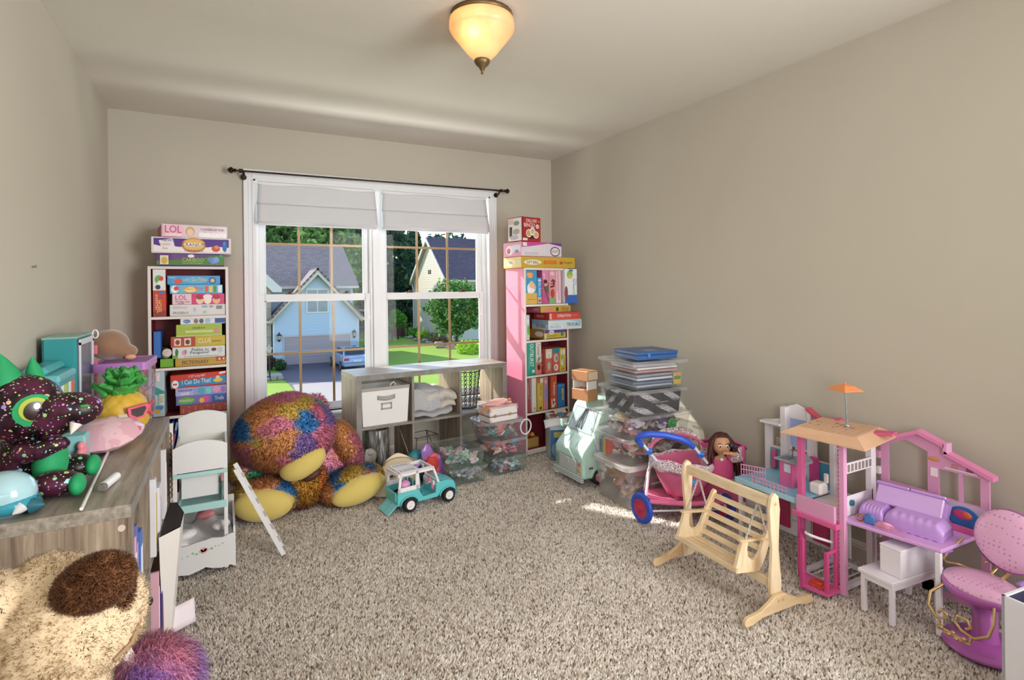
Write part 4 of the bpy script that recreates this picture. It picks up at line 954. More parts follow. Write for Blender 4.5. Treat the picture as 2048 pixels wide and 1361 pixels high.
game(BR, 'white game box with blue foot sticking out of the top right shelf', .388, .508, 1.163, 1.438, .23, '#dfe4e6', '#d0d6da', y0=-.035, turn=R(-6), art=[('r', 0, 1, 0, .24, '#3566b8'), ('d', .4, .84, .24, .12, '#7fb84a'), ('d', .42, .78, .14, .07, '#d8b060'), ('d', .1, .3, .14, .2, '#8a4a5a'), ('r', .35, .65, .93, .985, '#4a70a8')], words=[('eye found it!', .72, .72, .2, '#3a5a9a', .46, 'l', True), ('Disney', .9, .7, .12, '#3a5a9a', .16, 'l', True)])
# ---- right bookcase, second shelf (lying)
game(BR, 'yellow and pink game box, uppermost of the pile on the second right shelf', .150, .462, 1.092, 1.142, .22, '#c0a83c', '#c8608a', y0=-.012, art=[('r', .12, .42, .3, .7, '#d8828e'), ('r', .50, .58, .2, .8, '#3a4a3a'), ('r', .66, .94, .12, .88, '#b8a44a')], words=[('KIDS ON', .68, .64, .3, '#a8304a', .24), ('STAGE', .68, .3, .3, '#a8304a', .24)], sart=[('r', .0, .98, .05, .95, '#c2607e')], swords=[('KIDS', .6, .5, .4, '#efd6c0', .3)])
game(BR, 'red game box sticking out, second in the pile on the second right shelf', .205, .514, 1.034, 1.091, .22, '#c8453c', '#b83a34', y0=-.060, turn=R(-4), art=[('r', 0, .07, .1, .9, '#e0a898'), ('r', 0, 1, .04, .12, '#d8786a')], words=[('OPERATION', .24, .55, .42, '#f4ece4', .44), ('skill game', .72, .56, .2, '#e8b0a0', .18)], sart=[('r', 0, 1, .04, .96, '#b0362f')], swords=[('OPERATION', .2, .5, .4, '#ecd8cc', .45)])
game(BR, 'pale blue and white game box sticking out of the pile, second right shelf', .190, .522, .957, 1.033, .23, '#cddae2', '#c6d6e0', y0=-.065, turn=R(-4), art=[('p', [(0, .9), (.3, .98), (1, .98), (1, .6), (.6, .95)], '#9cc6dc'), ('r', .1, .42, .1, .5, '#dce6ec')], words=[('FROZEN', .06, .3, .26, '#6f9ab8', .30), ('Disney', .14, .56, .12, '#7fa6c0', .14), ('TROUBLE', .54, .5, .36, '#26303c', .42)], sart=[('r', 0, 1, .03, .97, '#c2d4e0'), ('r', 0, 1, .55, .97, '#8fb8d4')], swords=[('TROUBLE', .25, .38, .34, '#30343c', .6)])
game(BR, 'yellow and violet game box, lowest of the pile on the second right shelf', .190, .414, .884, .956, .22, '#c8b43e', '#8a6a2a', y0=-.004, art=[('r', 0, 1, .62, .96, '#6a4a9a'), ('d', .33, .70, .12, .24, '#e6e0ea'), ('d', .82, .42, .07, .24, '#5a7a8a'), ('r', .0, .08, .0, .6, '#d8cfc0')], words=[('kids', .28, .68, .2, '#6a4a9a', .1), ('matching game', .12, .3, .16, '#6a5a1a', .46)], sart=[('r', .0, .98, .02, .98, '#a8842e'), ('d', .7, .5, .25, .3, '#dcd6d6')])
game(BR, 'pale box with a green leaf standing at the left of the second right shelf', .018, .052, .884, 1.080, .18, '#bcd0cc', art=[('d', .6, .4, .34, .2, '#7fa85a'), ('d', .5, .75, .3, .1, '#dfe8e6')])
# ---- right bookcase, third shelf (standing)
game(BR, 'green game box with a tall white title standing first on the third right shelf', .018, .104, .611, .866, .22, '#2f8f80', '#2a8074', art=[('r', .06, .94, .02, .98, '#349a8a'), ('r', .62, .9, .08, .16, '#d8e6e0')], words=[('OUTBURST', .58, .96, .40, '#f2f4ee', .70, 'l', True), ('the game of verbal explosions', .26, .62, .09, '#cfe6de', .46, 'l', True)])
game(BR, 'white and coral box standing second on the third right shelf', .112, .164, .611, .862, .21, '#dcd8d2', art=[('r', 0, 1, 0, .38, '#d8736a'), ('d', .5, .22, .3, .09, '#3a3434'), ('d', .4, .44, .26, .07, '#7fae8a'), ('d', .6, .5, .22, .05, '#6a9a78')], words=[('Twister', .48, .96, .46, '#b04a5a', .38, 'l', True)])
game(BR, 'dark red box set back, third on the third right shelf', .172, .204, .611, .802, .18, '#8a2e32', y0=.03, words=[('bop it', .5, .8, .4, '#d8b0a8', .5, 'l', True)])
game(BR, 'coral box with a white label standing fourth on the third right shelf', .210, .274, .611, .802, .20, '#d0685c', art=[('r', 0, 1, .62, 1, '#d8d0c4'), ('d', .5, .74, .36, .15, '#efeae4'), ('d', .5, .3, .26, .18, '#9ab8a4')], words=[('Sorry', .45, .82, .4, '#4a6a5a', .22, 'l', True), ('slides', .5, .42, .3, '#e8efe8', .3, 'l', True)])
game(BR, 'coral and teal box with an oval badge standing fifth on the third right shelf', .281, .350, .611, .806, .20, '#d0604e', art=[('r', 0, 1, .80, 1, '#2f8a92'), ('d', .5, .58, .32, .17, '#e8ecee'), ('d', .5, .58, .25, .13, '#5a7a8a'), ('d', .5, .2, .32, .14, '#efe6e0'), ('d', .45, .2, .16, .08, '#c9a89a')], words=[('Guess', .46, .68, .34, '#f4f6f6', .2, 'l', True)])
game(BR, 'yellow box with a big five standing last on the third right shelf', .357, .420, .611, .800, .20, '#cdbb4a', art=[('d', .5, .82, .36, .13, '#dfe0d8'), ('d', .4, .4, .26, .14, '#e6e2c8'), ('r', .2, .8, .06, .16, '#c88a3a')], words=[('5', .36, .83, .3, '#3a4a8a', .14), ('Second', .4, .66, .26, '#5a6aa0', .26, 'l', True), ('Rule', .66, .5, .26, '#5a6aa0', .2, 'l', True)])
# ---- right bookcase, fourth shelf (standing)
game(BR, 'maroon box leaning at the left of the fourth right shelf', .022, .060, .327, .585, .20, '#9a4450', tilt=R(-4), words=[('CONNECT', .5, .9, .4, '#d8b4ae', .5, 'l', True)])
game(BR, 'plain white box standing second on the fourth right shelf', .068, .110, .325, .588, .20, '#ddd8d2', art=[('r', .3, .8, .04, .14, '#b8b0aa')])
game(BR, 'yellow box with a red top standing third on the fourth right shelf', .124, .180, .325, .585, .20, '#d0b452', art=[('r', 0, 1, .84, 1, '#c85a48'), ('r', .45, .98, .84, .98, '#e6e0da'), ('d', .5, .5, .34, .2, '#e0c870'), ('r', .3, .7, .04, .12, '#5a4a20')], words=[('TENZI', .5, .74, .36, '#7a4a24', .3, 'l', True)])
game(BR, 'lilac and coral box standing fourth on the fourth right shelf', .186, .228, .325, .585, .20, '#cf8a94', art=[('r', .1, .9, .3, .75, '#a89ac4'), ('d', .5, .85, .3, .06, '#e8b8b0')], words=[('apples', .5, .7, .4, '#6a5a94', .36, 'l', True)])
game(BR, 'dark narrow box set back, fifth on the fourth right shelf', .236, .256, .325, .57, .18, '#4a3030', y0=.02)
game(BR, 'orange red box with a white slanted title on the fourth right shelf', .262, .322, .325, .585, .20, '#c8553a', art=[('r', .0, .2, .02, .3, '#d8c8c0'), ('d', .5, .26, .16, .05, '#f0ece6'), ('d', .6, .14, .12, .04, '#f0ece6'), ('d', .35, .08, .2, .05, '#e8e0d8')], words=[('Yahtzee', .52, .82, .44, '#f6f2ec', .42, 'l', True)])
game(BR, 'blue plastic pack at the right end of the fourth right shelf', .332, .406, .325, .512, .16, '#2f7ec0', lid=False, art=[('r', .55, .8, .3, .8, '#d8c45a'), ('r', .06, .94, .9, .97, '#4f9ad4')], words=[('Uno', .66, .6, .24, '#2a5a9a', .2, 'l', True)])

# ---- floor level of the right bookcase: toy basket, storage box
t = thing('toy_crate', 'open crate of colourful balls on the bottom board of the right bookcase', 'crate', (2.06, 3.69, .042), R(8))
m = MB(); m.box(0, .13, 0, .006, 0, .075, bev=.001); m.box(0, .006, 0, .18, 0, .075); m.box(.124, .13, 0, .18, 0, .075); m.box(0, .13, .174, .18, 0, .075); m.box(0, .13, 0, .18, 0, .005); m.build('crate_walls', P('#b8924e', .7), t)
for k, (x, y, z, r, c) in enumerate(((.03, .03, .03, .024, '#c0392b'), (.075, .03, .035, .028, '#8a5ab0'), (.105, .05, .08, .02, '#d89a3a'), (.04, .06, .075, .024, '#2f7fc0'), (.08, .08, .075, .025, '#d8503a'), (.03, .11, .07, .022, '#3aa06a'), (.1, .12, .06, .024, '#e0b84a'))):
    q = Euler((0, 0, R(8))).to_matrix() @ Vector((x, y, z))
    m = MB(); m.ell((0, 0, 0), r, 14, 10)
    tag(m.build('toy_ball', P(c, .4), loc=(2.06+q.x, 3.69+q.y, .048+q.z)), '%s toy ball in the crate at the foot of the right bookcase' % ('red', 'violet', 'amber', 'blue', 'orange red', 'green', 'yellow')[k], 'ball', 'toy balls in the crate')
t = thing('storage_box', 'blue fabric toy box with an open white flap standing before the right bookcase', 'storage box', (2.165, 3.50, 0), R(-22))
BX = P('#3f7db4', .8, var=.08, vs=7, bump=.1, bs=200); WH = P('#dfe0e6', .8, var=.03)
w, d, h = .26, .22, .30
m = MB(); m.box(0, w, 0, .006, 0, h*.72, bev=.001); m.build('front_panel', BX, t)
m = MB(); m.box(0, w, -.001, .007, h*.72, h, bev=.001); m.box(w-.006, w, 0, d, 0, h); m.box(0, .006, 0, d, 0, h); m.box(0, w, d-.006, d, 0, h); m.box(0, w, 0, d, 0, .005); m.build('white_panels', WH, t)
m = MB(); m.grid(lambda u, v: (-.05+u*(w+.06), -.012-.07*v*(1-u*.6), h-.003+.015*math.sin(u*5)-.045*v*v), 10, 5); o = m.build('folded_flap', WH, t); s = o.modifiers.new('s', 'SOLIDIFY'); s.thickness = .003
m = MB(); m.disc(.07, .14*.5, .06, .06, 0, -.002, 20); m.disc(.16, .07, .05, .045, 1, -.0022, 20); m.rect(.03, .10, .16, .2, 2, -.0021); m.build('printed_artwork', [P('#86a8c8', .8), P('#c9b8c8', .8), P('#c8b85a', .8)], t, fix=False)
m = MB(); m.tube([(w*.55, -.03, h-.01), (w*.58, -.05, h-.02), (w*.66, -.055, h-.03), (w*.74, -.03, h-.02)], .018, 10); m.build('blue_handle', P('#2b55a8', .5), t)
m = MB(); g = random.Random(5)
for k in range(26):
    a = g.uniform(.02, w-.09); b = g.uniform(.02, d-.08); z = h-.05+g.uniform(0, .05)
    m.box(a, a+g.uniform(.04, .09), b, b+g.uniform(.03, .08), z, z+.006, k % 6, M=rotm(g.uniform(-.2, .2), g.uniform(-.2, .2), 0))
tag(m.build('papers', [P(c, .7) for c in ('#d8cfc4', '#b85a4a', '#4a86b0', '#c8b878', '#e0dce4', '#8a6a5a')], loc=(2.165, 3.50, 0), rot=(0, 0, R(-22))), 'loose papers and picture books filling the blue fabric toy box', 'papers', kind='stuff')
m = MB(); m.cyl((0, 0, 0), (0, 0, .16), .012, .010, 10); m.ell((0, 0, .17), (.02, .014, .014), 10, 8); m.cyl((0, 0, 0), (0, 0, .012), .022, .016, 12)
tag(m.build('toy_wand', P('#b48ad0', .4), loc=(2.10, 3.26, 0), rot=(0, R(3), 0)), 'small lilac toy post standing beside the turquoise truck', 'toy')

# ================================================================ GREY CUBE SHELVES
GW_H = wood(('#6f665a', '#8d8579', '#a39b90', '#b5aea6'), (.7, 9, 9), 4, .42, .1, 'grey_oak_lengthwise', .25)
GW_V = wood(('#54463a', '#857565', '#9d8d7b', '#b8a893'), (11, 11, .6), 4, .45, .12, 'grey_oak_upright', .25)
GW_E = wood(('#74706a', '#85817a', '#989590'), (3, 3, 3), 3, .5, .05, 'grey_oak_edge')
def cube_shelf(label, loc, rz, L=1.165, D=.375, Hh=.715):
    t = thing('cube_shelf', label, 'shelf', loc, rz)
    T, I = .036, .016
    def board(nm, b, mat, edge):
        m = MB(); m.box(*b, bev=.0012); o = m.build(nm, mat, t)
        MB().box(*edge).build('edge_band', GW_E, o)
    board('top_board', (0, L, .001, D, Hh-T, Hh), GW_H, (0, L, -.0006, .0012, Hh-T, Hh))
    board('bottom_board', (0, L, .001, D, 0, T), GW_H, (0, L, -.0006, .0012, 0, T))
    for x in (0, L-T): board('end_panel', (x, x+T, .001, D, T, Hh-T), GW_V, (x, x+T, -.0006, .0012, T, Hh-T))
    w = (L-2*T-2*I)/3
    for k in (1, 2):
        x = T+k*w+(k-1)*I; board('divider', (x, x+I, .002, D-.002, T, Hh-T), GW_V, (x, x+I, .0005, .0022, T, Hh-T))
    zm = Hh/2
    for k in range(3):
        x = T+k*(w+I); board('shelf', (x, x+w, .002, D-.002, zm-I/2, zm+I/2), GW_H, (x, x+w, .0005, .0022, zm-I/2, zm+I/2))
    return t
CM = (.775, 3.675, 0); CMR = R(4)
cube_shelf('grey wood cube shelf standing before the window', CM, CMR)
CLS = (-.222, 1.785, 0)
cube_shelf('grey wood cube shelf along the left wall with toys on top', CLS, R(90), L=1.175, D=.384)
m = MB(); m.cyl((0, 0, 0), (0, -.002, 0), .009, n=16)
o = m.build('sticker_dot', P('#cfc5b6', .6), loc=(-.245, 1.7855, .655)); tag(o, 'round pale cap on the end panel of the left cube shelf', 'cap')
def cm(x, y, z):
    q = Euler((0, 0, CMR)).to_matrix() @ Vector((x, y, z)); return (CM[0]+q.x, CM[1]+q.y, CM[2]+q.z)

# ---------------------------------------------------------------- helpers for soft things and bins
_F = Vector((math.sin(.4875), math.cos(.4875), 0)); _R0 = Vector((math.cos(.4875), -math.sin(.4875), 0)); _U0 = Vector((0, 0, 1))
_R = math.cos(-.011)*_R0+math.sin(-.011)*_U0; _U = math.cos(-.011)*_U0-math.sin(-.011)*_R0
def _ray(u, v): return _F+_R*((u-1024)/1092.27)-_U*((v-577.68)/1092.27)
def at(u, v, y):
    d = _ray(u, v); return Vector((0, 0, 1.285))+d*(y/d.y)
def mpp(p): return (Vector(p)-Vector((0, 0, 1.285))).dot(_F)/1092.27
def voro(lo, hi, k, cols, seed, wob=.02):
    g = np.random.default_rng(seed); S = g.uniform(lo, hi, (k, 3)); C = np.array([hexrgb(cols[i]) for i in g.integers(0, len(cols), k)])
    def fn(p):
        q = p+np.random.default_rng(seed+1).normal(0, wob, p.shape)
        d = ((q[:, None, :]-S[None])**2).sum(2); return C[d.argmin(1)]
    return fn
def tris_of(mb):
    V = np.array(mb.v); T = []
    for f in mb.f:
        for k in range(1, len(f)-1): T.append((f[0], f[k], f[k+1]))
    return V, np.array(T)
def fur(parent, mb, n, length, width, colfn, seed=1, droop=.35, messy=.35, name='fur', inside=None, curl=0.0, vary=.12):
    """n tapered strands growing out of the skin mb (list of closed lumps)"""
    g = np.random.default_rng(seed); V, T = tris_of(mb)
    a, b, c = V[T[:, 0]], V[T[:, 1]], V[T[:, 2]]
    nr = np.cross(b-a, c-a); ar = np.linalg.norm(nr, axis=1); nr /= ar[:, None]+1e-12
    cen = V.mean(0); fl = ((a+b+c)/3-cen)*nr; nr[fl.sum(1) < 0] *= -1
    i = g.choice(len(T), n, p=ar/ar.sum()); r1 = np.sqrt(g.uniform(0, 1, (n, 1))); r2 = g.uniform(0, 1, (n, 1))
    p = a[i]*(1-r1)+b[i]*r1*(1-r2)+c[i]*r1*r2; nn = nr[i]
    if inside is not None:
        k = ~inside(p); p, nn = p[k], nn[k]; n = len(p)
    d = nn+g.normal(0, messy, (n, 3)); d[:, 2] -= droop*.4; d /= np.linalg.norm(d, axis=1)[:, None]
    L = length*g.uniform(.65, 1.25, (n, 1))
    s = np.cross(d, g.normal(0, 1, (n, 3))); s /= np.linalg.norm(s, axis=1)[:, None]+1e-9
    w = width*g.uniform(.7, 1.3, (n, 1))*.5
    mid = p+d*L*.55+s*curl*L; dn = np.zeros_like(d); dn[:, 2] = -1
    e = d*.75+dn*droop+g.normal(0, messy*.5, (n, 3)); e /= np.linalg.norm(e, axis=1)[:, None]
    tip = mid+e*L*.5-s*curl*L
    X = np.stack([p-s*w, p+s*w, mid-s*w*.8, mid+s*w*.8, tip], 1).reshape(-1, 3)
    o = np.arange(n)[:, None]*5
    F = np.concatenate([o+np.array([[0, 1, 3]]), o+np.array([[0, 3, 2]]), o+np.array([[2, 3, 4]])])
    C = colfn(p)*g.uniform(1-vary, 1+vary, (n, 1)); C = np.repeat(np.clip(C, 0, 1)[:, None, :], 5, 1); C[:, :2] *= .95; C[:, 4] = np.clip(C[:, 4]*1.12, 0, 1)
    m = nn*.8+d*.2; m /= np.linalg.norm(m, axis=1)[:, None]; Nn = np.repeat(m[:, None, :], 5, 1).reshape(-1, 3)
    return np_obj(name, np_mesh(name, X, F, attrmat(.85, .25, 'plush_fibre', .45), C.reshape(-1, 3), Nn), parent, 'stuff')
def skin(mb, name, parent, colfn, dark=1.0):
    """the plush's own cloth, coloured by colfn"""
    V = np.array(mb.v); o = mb.build(name, attrmat(.9, .2, 'plush_cloth'), parent)
    P0 = np.array([v.co[:] for v in o.data.vertices]); a = o.data.color_attributes.new('Col', 'FLOAT_COLOR', 'POINT')
    c4 = np.ones((len(P0), 4), np.float32); c4[:, :3] = colfn(P0)*dark; a.data.foreach_set('color', c4.ravel())
    return o
def plain(c):
    k = hexrgb(c); return lambda p: np.repeat(k[None], len(p), 0)
def jumble(name, label, loc, rz, w, d, h, cols, n, seed, cat='doll clothes', z0=.006, taper=.06, size=(.035, .075)):
    """crumpled small things heaped in a box of w x d x h"""
    g = random.Random(seed); m = MB(); n = int(n*1.8)
    for k in range(n):
        s = g.uniform(*size); zc = z0+.012+g.uniform(0, 1)**.8*(h-.03-z0); q = 1-taper*(1-zc/max(h, .01))
        x = g.uniform(-w/2+s*.55, w/2-s*.55)*q; y = g.uniform(-d/2+s*.55, d/2-s*.55)*q
        M = rotm(g.uniform(-.8, .8), g.uniform(-.8, .8), g.uniform(0, 6.28), (x, y, zc)); t = g.random(); c = g.randrange(len(cols))
        if t < .62:
            a, b = g.uniform(1, 5), g.uniform(0, 6)
            m.grid(lambda u, v, s=s, a=a, b=b: ((u-.5)*s*1.1*(1-.3*v), (v-.5)*s*1.0, s*.16*math.sin(u*a*2+b)*math.cos(v*a+b)+s*.1*math.sin(u*9+v*7)), 6, 6, c, M=M)
        elif t < .82: m.ell((0, 0, 0), (s*.32, s*.22, s*.14), 10, 7, c, M=M)
        elif t < .92: m.box(-s*.4, s*.4, -s*.28, s*.28, -s*.08, s*.08, c, M=M, bev=.004)
        else: m.lathe([(0, -.001), (s*.25, 0), (s*.38, s*.15), (s*.1, s*.22), (0, s*.22)], 10, c, M=M)
    # keep every corner within the walls
    vv = []
    for x, y, z in m.v:
        z = min(max(z, z0), h-.004); q = 1-taper*(1-z/max(h, .01)); vv.append((max(-w/2*q+.004, min(w/2*q-.004, x)), max(-d/2*q+.004, min(d/2*q-.004, y)), z))
    m.v = vv
    o = m.build(name, [P(c, .75, var=.12, vs=40) for c in cols], loc=loc, rot=(0, 0, rz)); o['kind'] = 'stuff'
    return tag(o, label, cat, kind='stuff')
BINC = clear('#f4f8f8', .12, .12, 1.0, 'clear_bin'); BING = clear('#dff2ea', .13, .12, 1.0, 'clear_bin_green'); LIDC = clear('#f2f5f8', .30, .15, 1.0, 'frosted_lid'); MILK = clear('#f2f5f7', .24, .3, .6, 'milky_bin'); LIDW = clear('#f2f2f4', .72, .3, .8, 'white_lid')
def clear_bin(label, loc, rz, w, d, h, body=BINC, lid=LIDC, taper=.06, r=.018, lidh=.014, group=None, rim=.007):
    t = thing('storage_bin', label, 'storage bin', loc, rz, group)
    def ring(k, z, inset=0):
        ww, dd = (w-2*rim)*k/2-inset, (d-2*rim)*k/2-inset; o = []
        for cx, cy, a0 in ((ww-r, dd-r, 0), (-ww+r, dd-r, 90), (-ww+r, -dd+r, 180), (ww-r, -dd+r, 270)):
            for a in (0, 30, 60, 90): o.append((cx+r*math.cos(R(a0+a)), cy+r*math.sin(R(a0+a)), z))
        return o
    zs = [(1-taper, .0, .006), (1-taper, .004, 0), (1-taper*.5, (h-lidh)*.5, 0), (1.0, h-lidh, 0), (1.0+.012, h-lidh+.001, 0)]
    m = MB(); V = []; n = 16
    for k, z, i in zs: V += ring(k, z, i)
    F = [tuple(range(n))[::-1]]+[(j*n+i, j*n+(i+1) % n, (j+1)*n+(i+1) % n, (j+1)*n+i) for j in range(len(zs)-1) for i in range(n)]
    m.add(V, F, 0, True); b = m.build('bin_body', body, t, fix=False)
    m = MB(); L = [(1.045, h-lidh-.005, 0), (1.05, h-.003, 0), (1.03, h, 0), (.965, h-.0005, 0), (.955, h-.005, 0)]
    V = []
    for k, z, i in L: V += ring(k, z, i)
    F = [(j*n+i, j*n+(i+1) % n, (j+1)*n+(i+1) % n, (j+1)*n+i) for j in range(len(L)-1) for i in range(n)]+[tuple(range((len(L)-1)*n, len(L)*n))]
    m.add(V, F, 0, False); m.build('bin_lid', lid, t, fix=False)
    for s in (-1, 1): MB().box(s*(w/2-.002)-.004, s*(w/2-.002)+.004, -.035, .035, h-lidh-.016, h-lidh-.004, bev=.002).build('latch', lid, t)
    MB().box(-.06, .06, -d/2+.003, -d/2+.009, h*.52, h*.55, bev=.002).build('rib', lid, t)
    return t

# ================================================================ THE BIG RAINBOW BEAR
RB = ('#f09ab4', '#f2a6bc', '#e6c86a', '#ecd074', '#f0b078', '#4a92d0', '#58b890', '#f2a0b8', '#ee90ac', '#f0b274', '#e8ca6c', '#f09ab4', '#ecd074', '#4a92d0', '#a88acc')
def bear():
    H0 = at(572, 868, 3.52)
    t = thing('plush_bear', 'huge rainbow patched plush bear slumped on the carpet under the window', 'plush toy', (H0.x, H0.y, 0))
    def L(p): return (p.x-H0.x, p.y-H0.y, p.z)
    cf = voro((-.55, -.5, -.05), (.65, .45, .75), 460, RB, 5, .007)
    hc = L(H0); hr = (.288, .23, .232)
    head = MB().ell(hc, hr, 40, 26, fn=lambda d: 1-.10*max(0, -d.z-.3)+.03*math.sin(4*d.x+1))
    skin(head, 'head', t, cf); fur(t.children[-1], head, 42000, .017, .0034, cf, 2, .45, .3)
    e = MB().ell(L(at(490, 885, 3.50)), (.055, .06, .085), 16, 12); skin(e, 'ear', t, cf); fur(t.children[-1], e, 1500, .022, .006, cf, 3)
    e = MB().ell(L(at(628, 815, 3.66)), (.07, .05, .07), 16, 12); skin(e, 'ear', t, cf); fur(t.children[-1], e, 1400, .03, .006, cf, 4)
    # snout: smooth yellow muzzle bent towards the lap
    sc = L(at(606, 926, 3.36)); Y = P('#d6c06a', .85, var=.05, bump=.15, bs=150, sheen=.3, name='yellow_plush')
    M = Matrix.Translation(sc) @ Euler((R(18), R(-26), 0)).to_matrix().to_4x4()
    mz = MB().ell((0, 0, 0), (.135, .090, .080), 22, 14, M=M); mo = mz.build('muzzle', Y, t)
    MB().ell((.010, -.055, -.066), (.056, .035, .028), 16, 10, M=M).build('nose', P('#4a2618', .6, bump=.2), mo)
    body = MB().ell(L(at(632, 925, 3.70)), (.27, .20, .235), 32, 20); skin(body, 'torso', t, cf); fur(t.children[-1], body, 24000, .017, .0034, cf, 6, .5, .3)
    belly = MB().ell(L(at(604, 968, 3.50)), (.15, .13, .14), 24, 16); oc = voro((-.5, -.5, 0), (.6, .5, .7), 90, ('#d9884c', '#d07a48', '#cf9a44', '#2f74b3', '#d9708f', '#3d9a70'), 9, .012)
    skin(belly, 'belly', t, oc); fur(t.children[-1], belly, 12000, .017, .0034, oc, 7, .6, .3)
    def arm(p, r, rot, seed, n, nm='arm'):
        c = L(p); M = Matrix.Translation(c) @ Euler(rot).to_matrix().to_4x4()
        a = MB().ell((0, 0, 0), r, 22, 16, M=M); skin(a, nm, t, cf); return fur(t.children[-1], a, n*4, .017, .0034, cf, seed, .5, .3)
    arm(at(690, 890, 3.60), (.085, .11, .17), (0, R(-24), 0), 11, 3600)
    arm(at(502, 944, 3.58), (.13, .10, .085), (0, R(14), 0), 12, 3000)
    def leg(p, r, rot, seed, sole):
        c = L(p); M = Matrix.Translation(c) @ Euler(rot).to_matrix().to_4x4()
        a = MB().ell((0, 0, 0), r, 28, 18, M=M); o = skin(a, 'leg', t, cf)
        So = MB().ell((sole[0], -r[1]*.66, sole[1]), (r[0]*.86, r[1]*.44, r[2]*.80), 26, 16, M=M); So.build('foot_sole', Y, o)
        Mi = M.inverted()
        def ins(p):
            q = np.array([(Mi @ Vector(x))[:] for x in p]); return (q[:, 1] < -r[1]*.30) & (((q[:, 0]-sole[0])/(r[0]*.86))**2+((q[:, 2]-sole[1])/(r[2]*.80))**2 < 1)
        fur(o, a, 17000, .016, .0034, cf, seed, .45, .3, inside=ins)
    leg(at(530, 995, 3.44), (.180, .15, .112), (0, R(3), R(-8)), 13, (0, -.010))
    leg(at(704, 968, 3.44), (.195, .15, .098), (0, R(-13), R(6)), 14, (.01, -.012))
bear()

# ================================================================ IN AND ABOUT THE WINDOW CUBE SHELF
def cloth_bin():
    q = cm(.040, .018, .3662); t = thing('fabric_bin', 'white fabric storage bin with grey handle in the left cell', 'storage bin', q, CMR)
    w, d, h = .335, .33, .255; C = P('#e9e9e8', .9, var=.03, vs=6, bump=.08, bs=300, name='white_canvas'); GB = P('#a8a59f', .85, var=.05, bump=.2, bs=200, name='grey_binding')
    def wall(u, v, side):
        k = 1-.07*(1-v); z = v*h*(1-.02*u) if side == 0 else v*h
        return z, k
    m = MB(); th = .004
    for (a, b) in (((0, 0), (w, 0)), ((w, 0), (w, d)), ((w, d), (0, d)), ((0, d), (0, 0))):
        def fn(u, v, a=a, b=b):
            k = 1-.075*(1-v); x = w/2+(a[0]+(b[0]-a[0])*u-w/2)*k; y = d/2+(a[1]+(b[1]-a[1])*u-d/2)*k
            return (x, y, v*h)
        m.grid(fn, 6, 4, sm=False)
    m.add([(w*.0375, d*.0375, .002), (w*.9625, d*.0375, .002), (w*.9625, d*.9625, .002), (w*.0375, d*.9625, .002)], [(0, 1, 2, 3)])
    o = m.build('bin_walls', C, t, fix=False); s = o.modifiers.new('s', 'SOLIDIFY'); s.thickness = th; s.offset = 0
    m = MB(); m.box(-.003, w+.003, -.004, .004, h-.02, h+.003, bev=.001); m.box(-.003, w+.003, d-.004, d+.004, h-.02, h+.003, bev=.001); m.box(-.004, .004, 0, d, h-.02, h+.003, bev=.001); m.box(w-.004, w+.004, 0, d, h-.02, h+.003, bev=.001)
    m.build('rim_binding', GB, t)
    m = MB(); f = lambda u, v: (w*.32+u*.125, -.002+.004*0-.018*math.sin(u*math.pi), h*.735+(v-.5)*.028-.006*math.sin(u*math.pi)); m.grid(f, 12, 3)
    o = m.build('handle', GB, t); s = o.modifiers.new('s', 'SOLIDIFY'); s.thickness = .004
    m = MB(); x0, x1, z0, z1 = w*.40, w*.63, h*.40, h*.58; y = .0095
    for a, b, c2, e in ((x0, x1, z0, z0+.011), (x0, x1, z1-.011, z1), (x0, x0+.011, z0, z1), (x1-.011, x1, z0, z1)): m.box(a, b, y-.008+.001, y, c2, e)
    m.build('label_holder', GB, t)
cloth_bin()
m = MB(); m.box(-.03, .03, -.045, .045, 0, .007, bev=.003); m.tube([(-.02, 0, .01), (-.022, 0, .05), (.0, 0, .062), (.022, 0, .05), (.02, 0, .01)], .007, 8)
tag(m.build('white_clip', P('#f2f2f2', .4), loc=cm(.31, .20, .565), rot=(R(20), 0, R(30))), 'white plastic clip poking out of the fabric bin', 'clip')
m = MB(); m.box(-.125, .125, -.09, .09, .0, .165, bev=.01)
tag(m.build('white_box_insert', P('#dadbdc', .7, var=.04), loc=cm(.205, .19, .372)), 'pale carton inside the white fabric bin', 'carton')
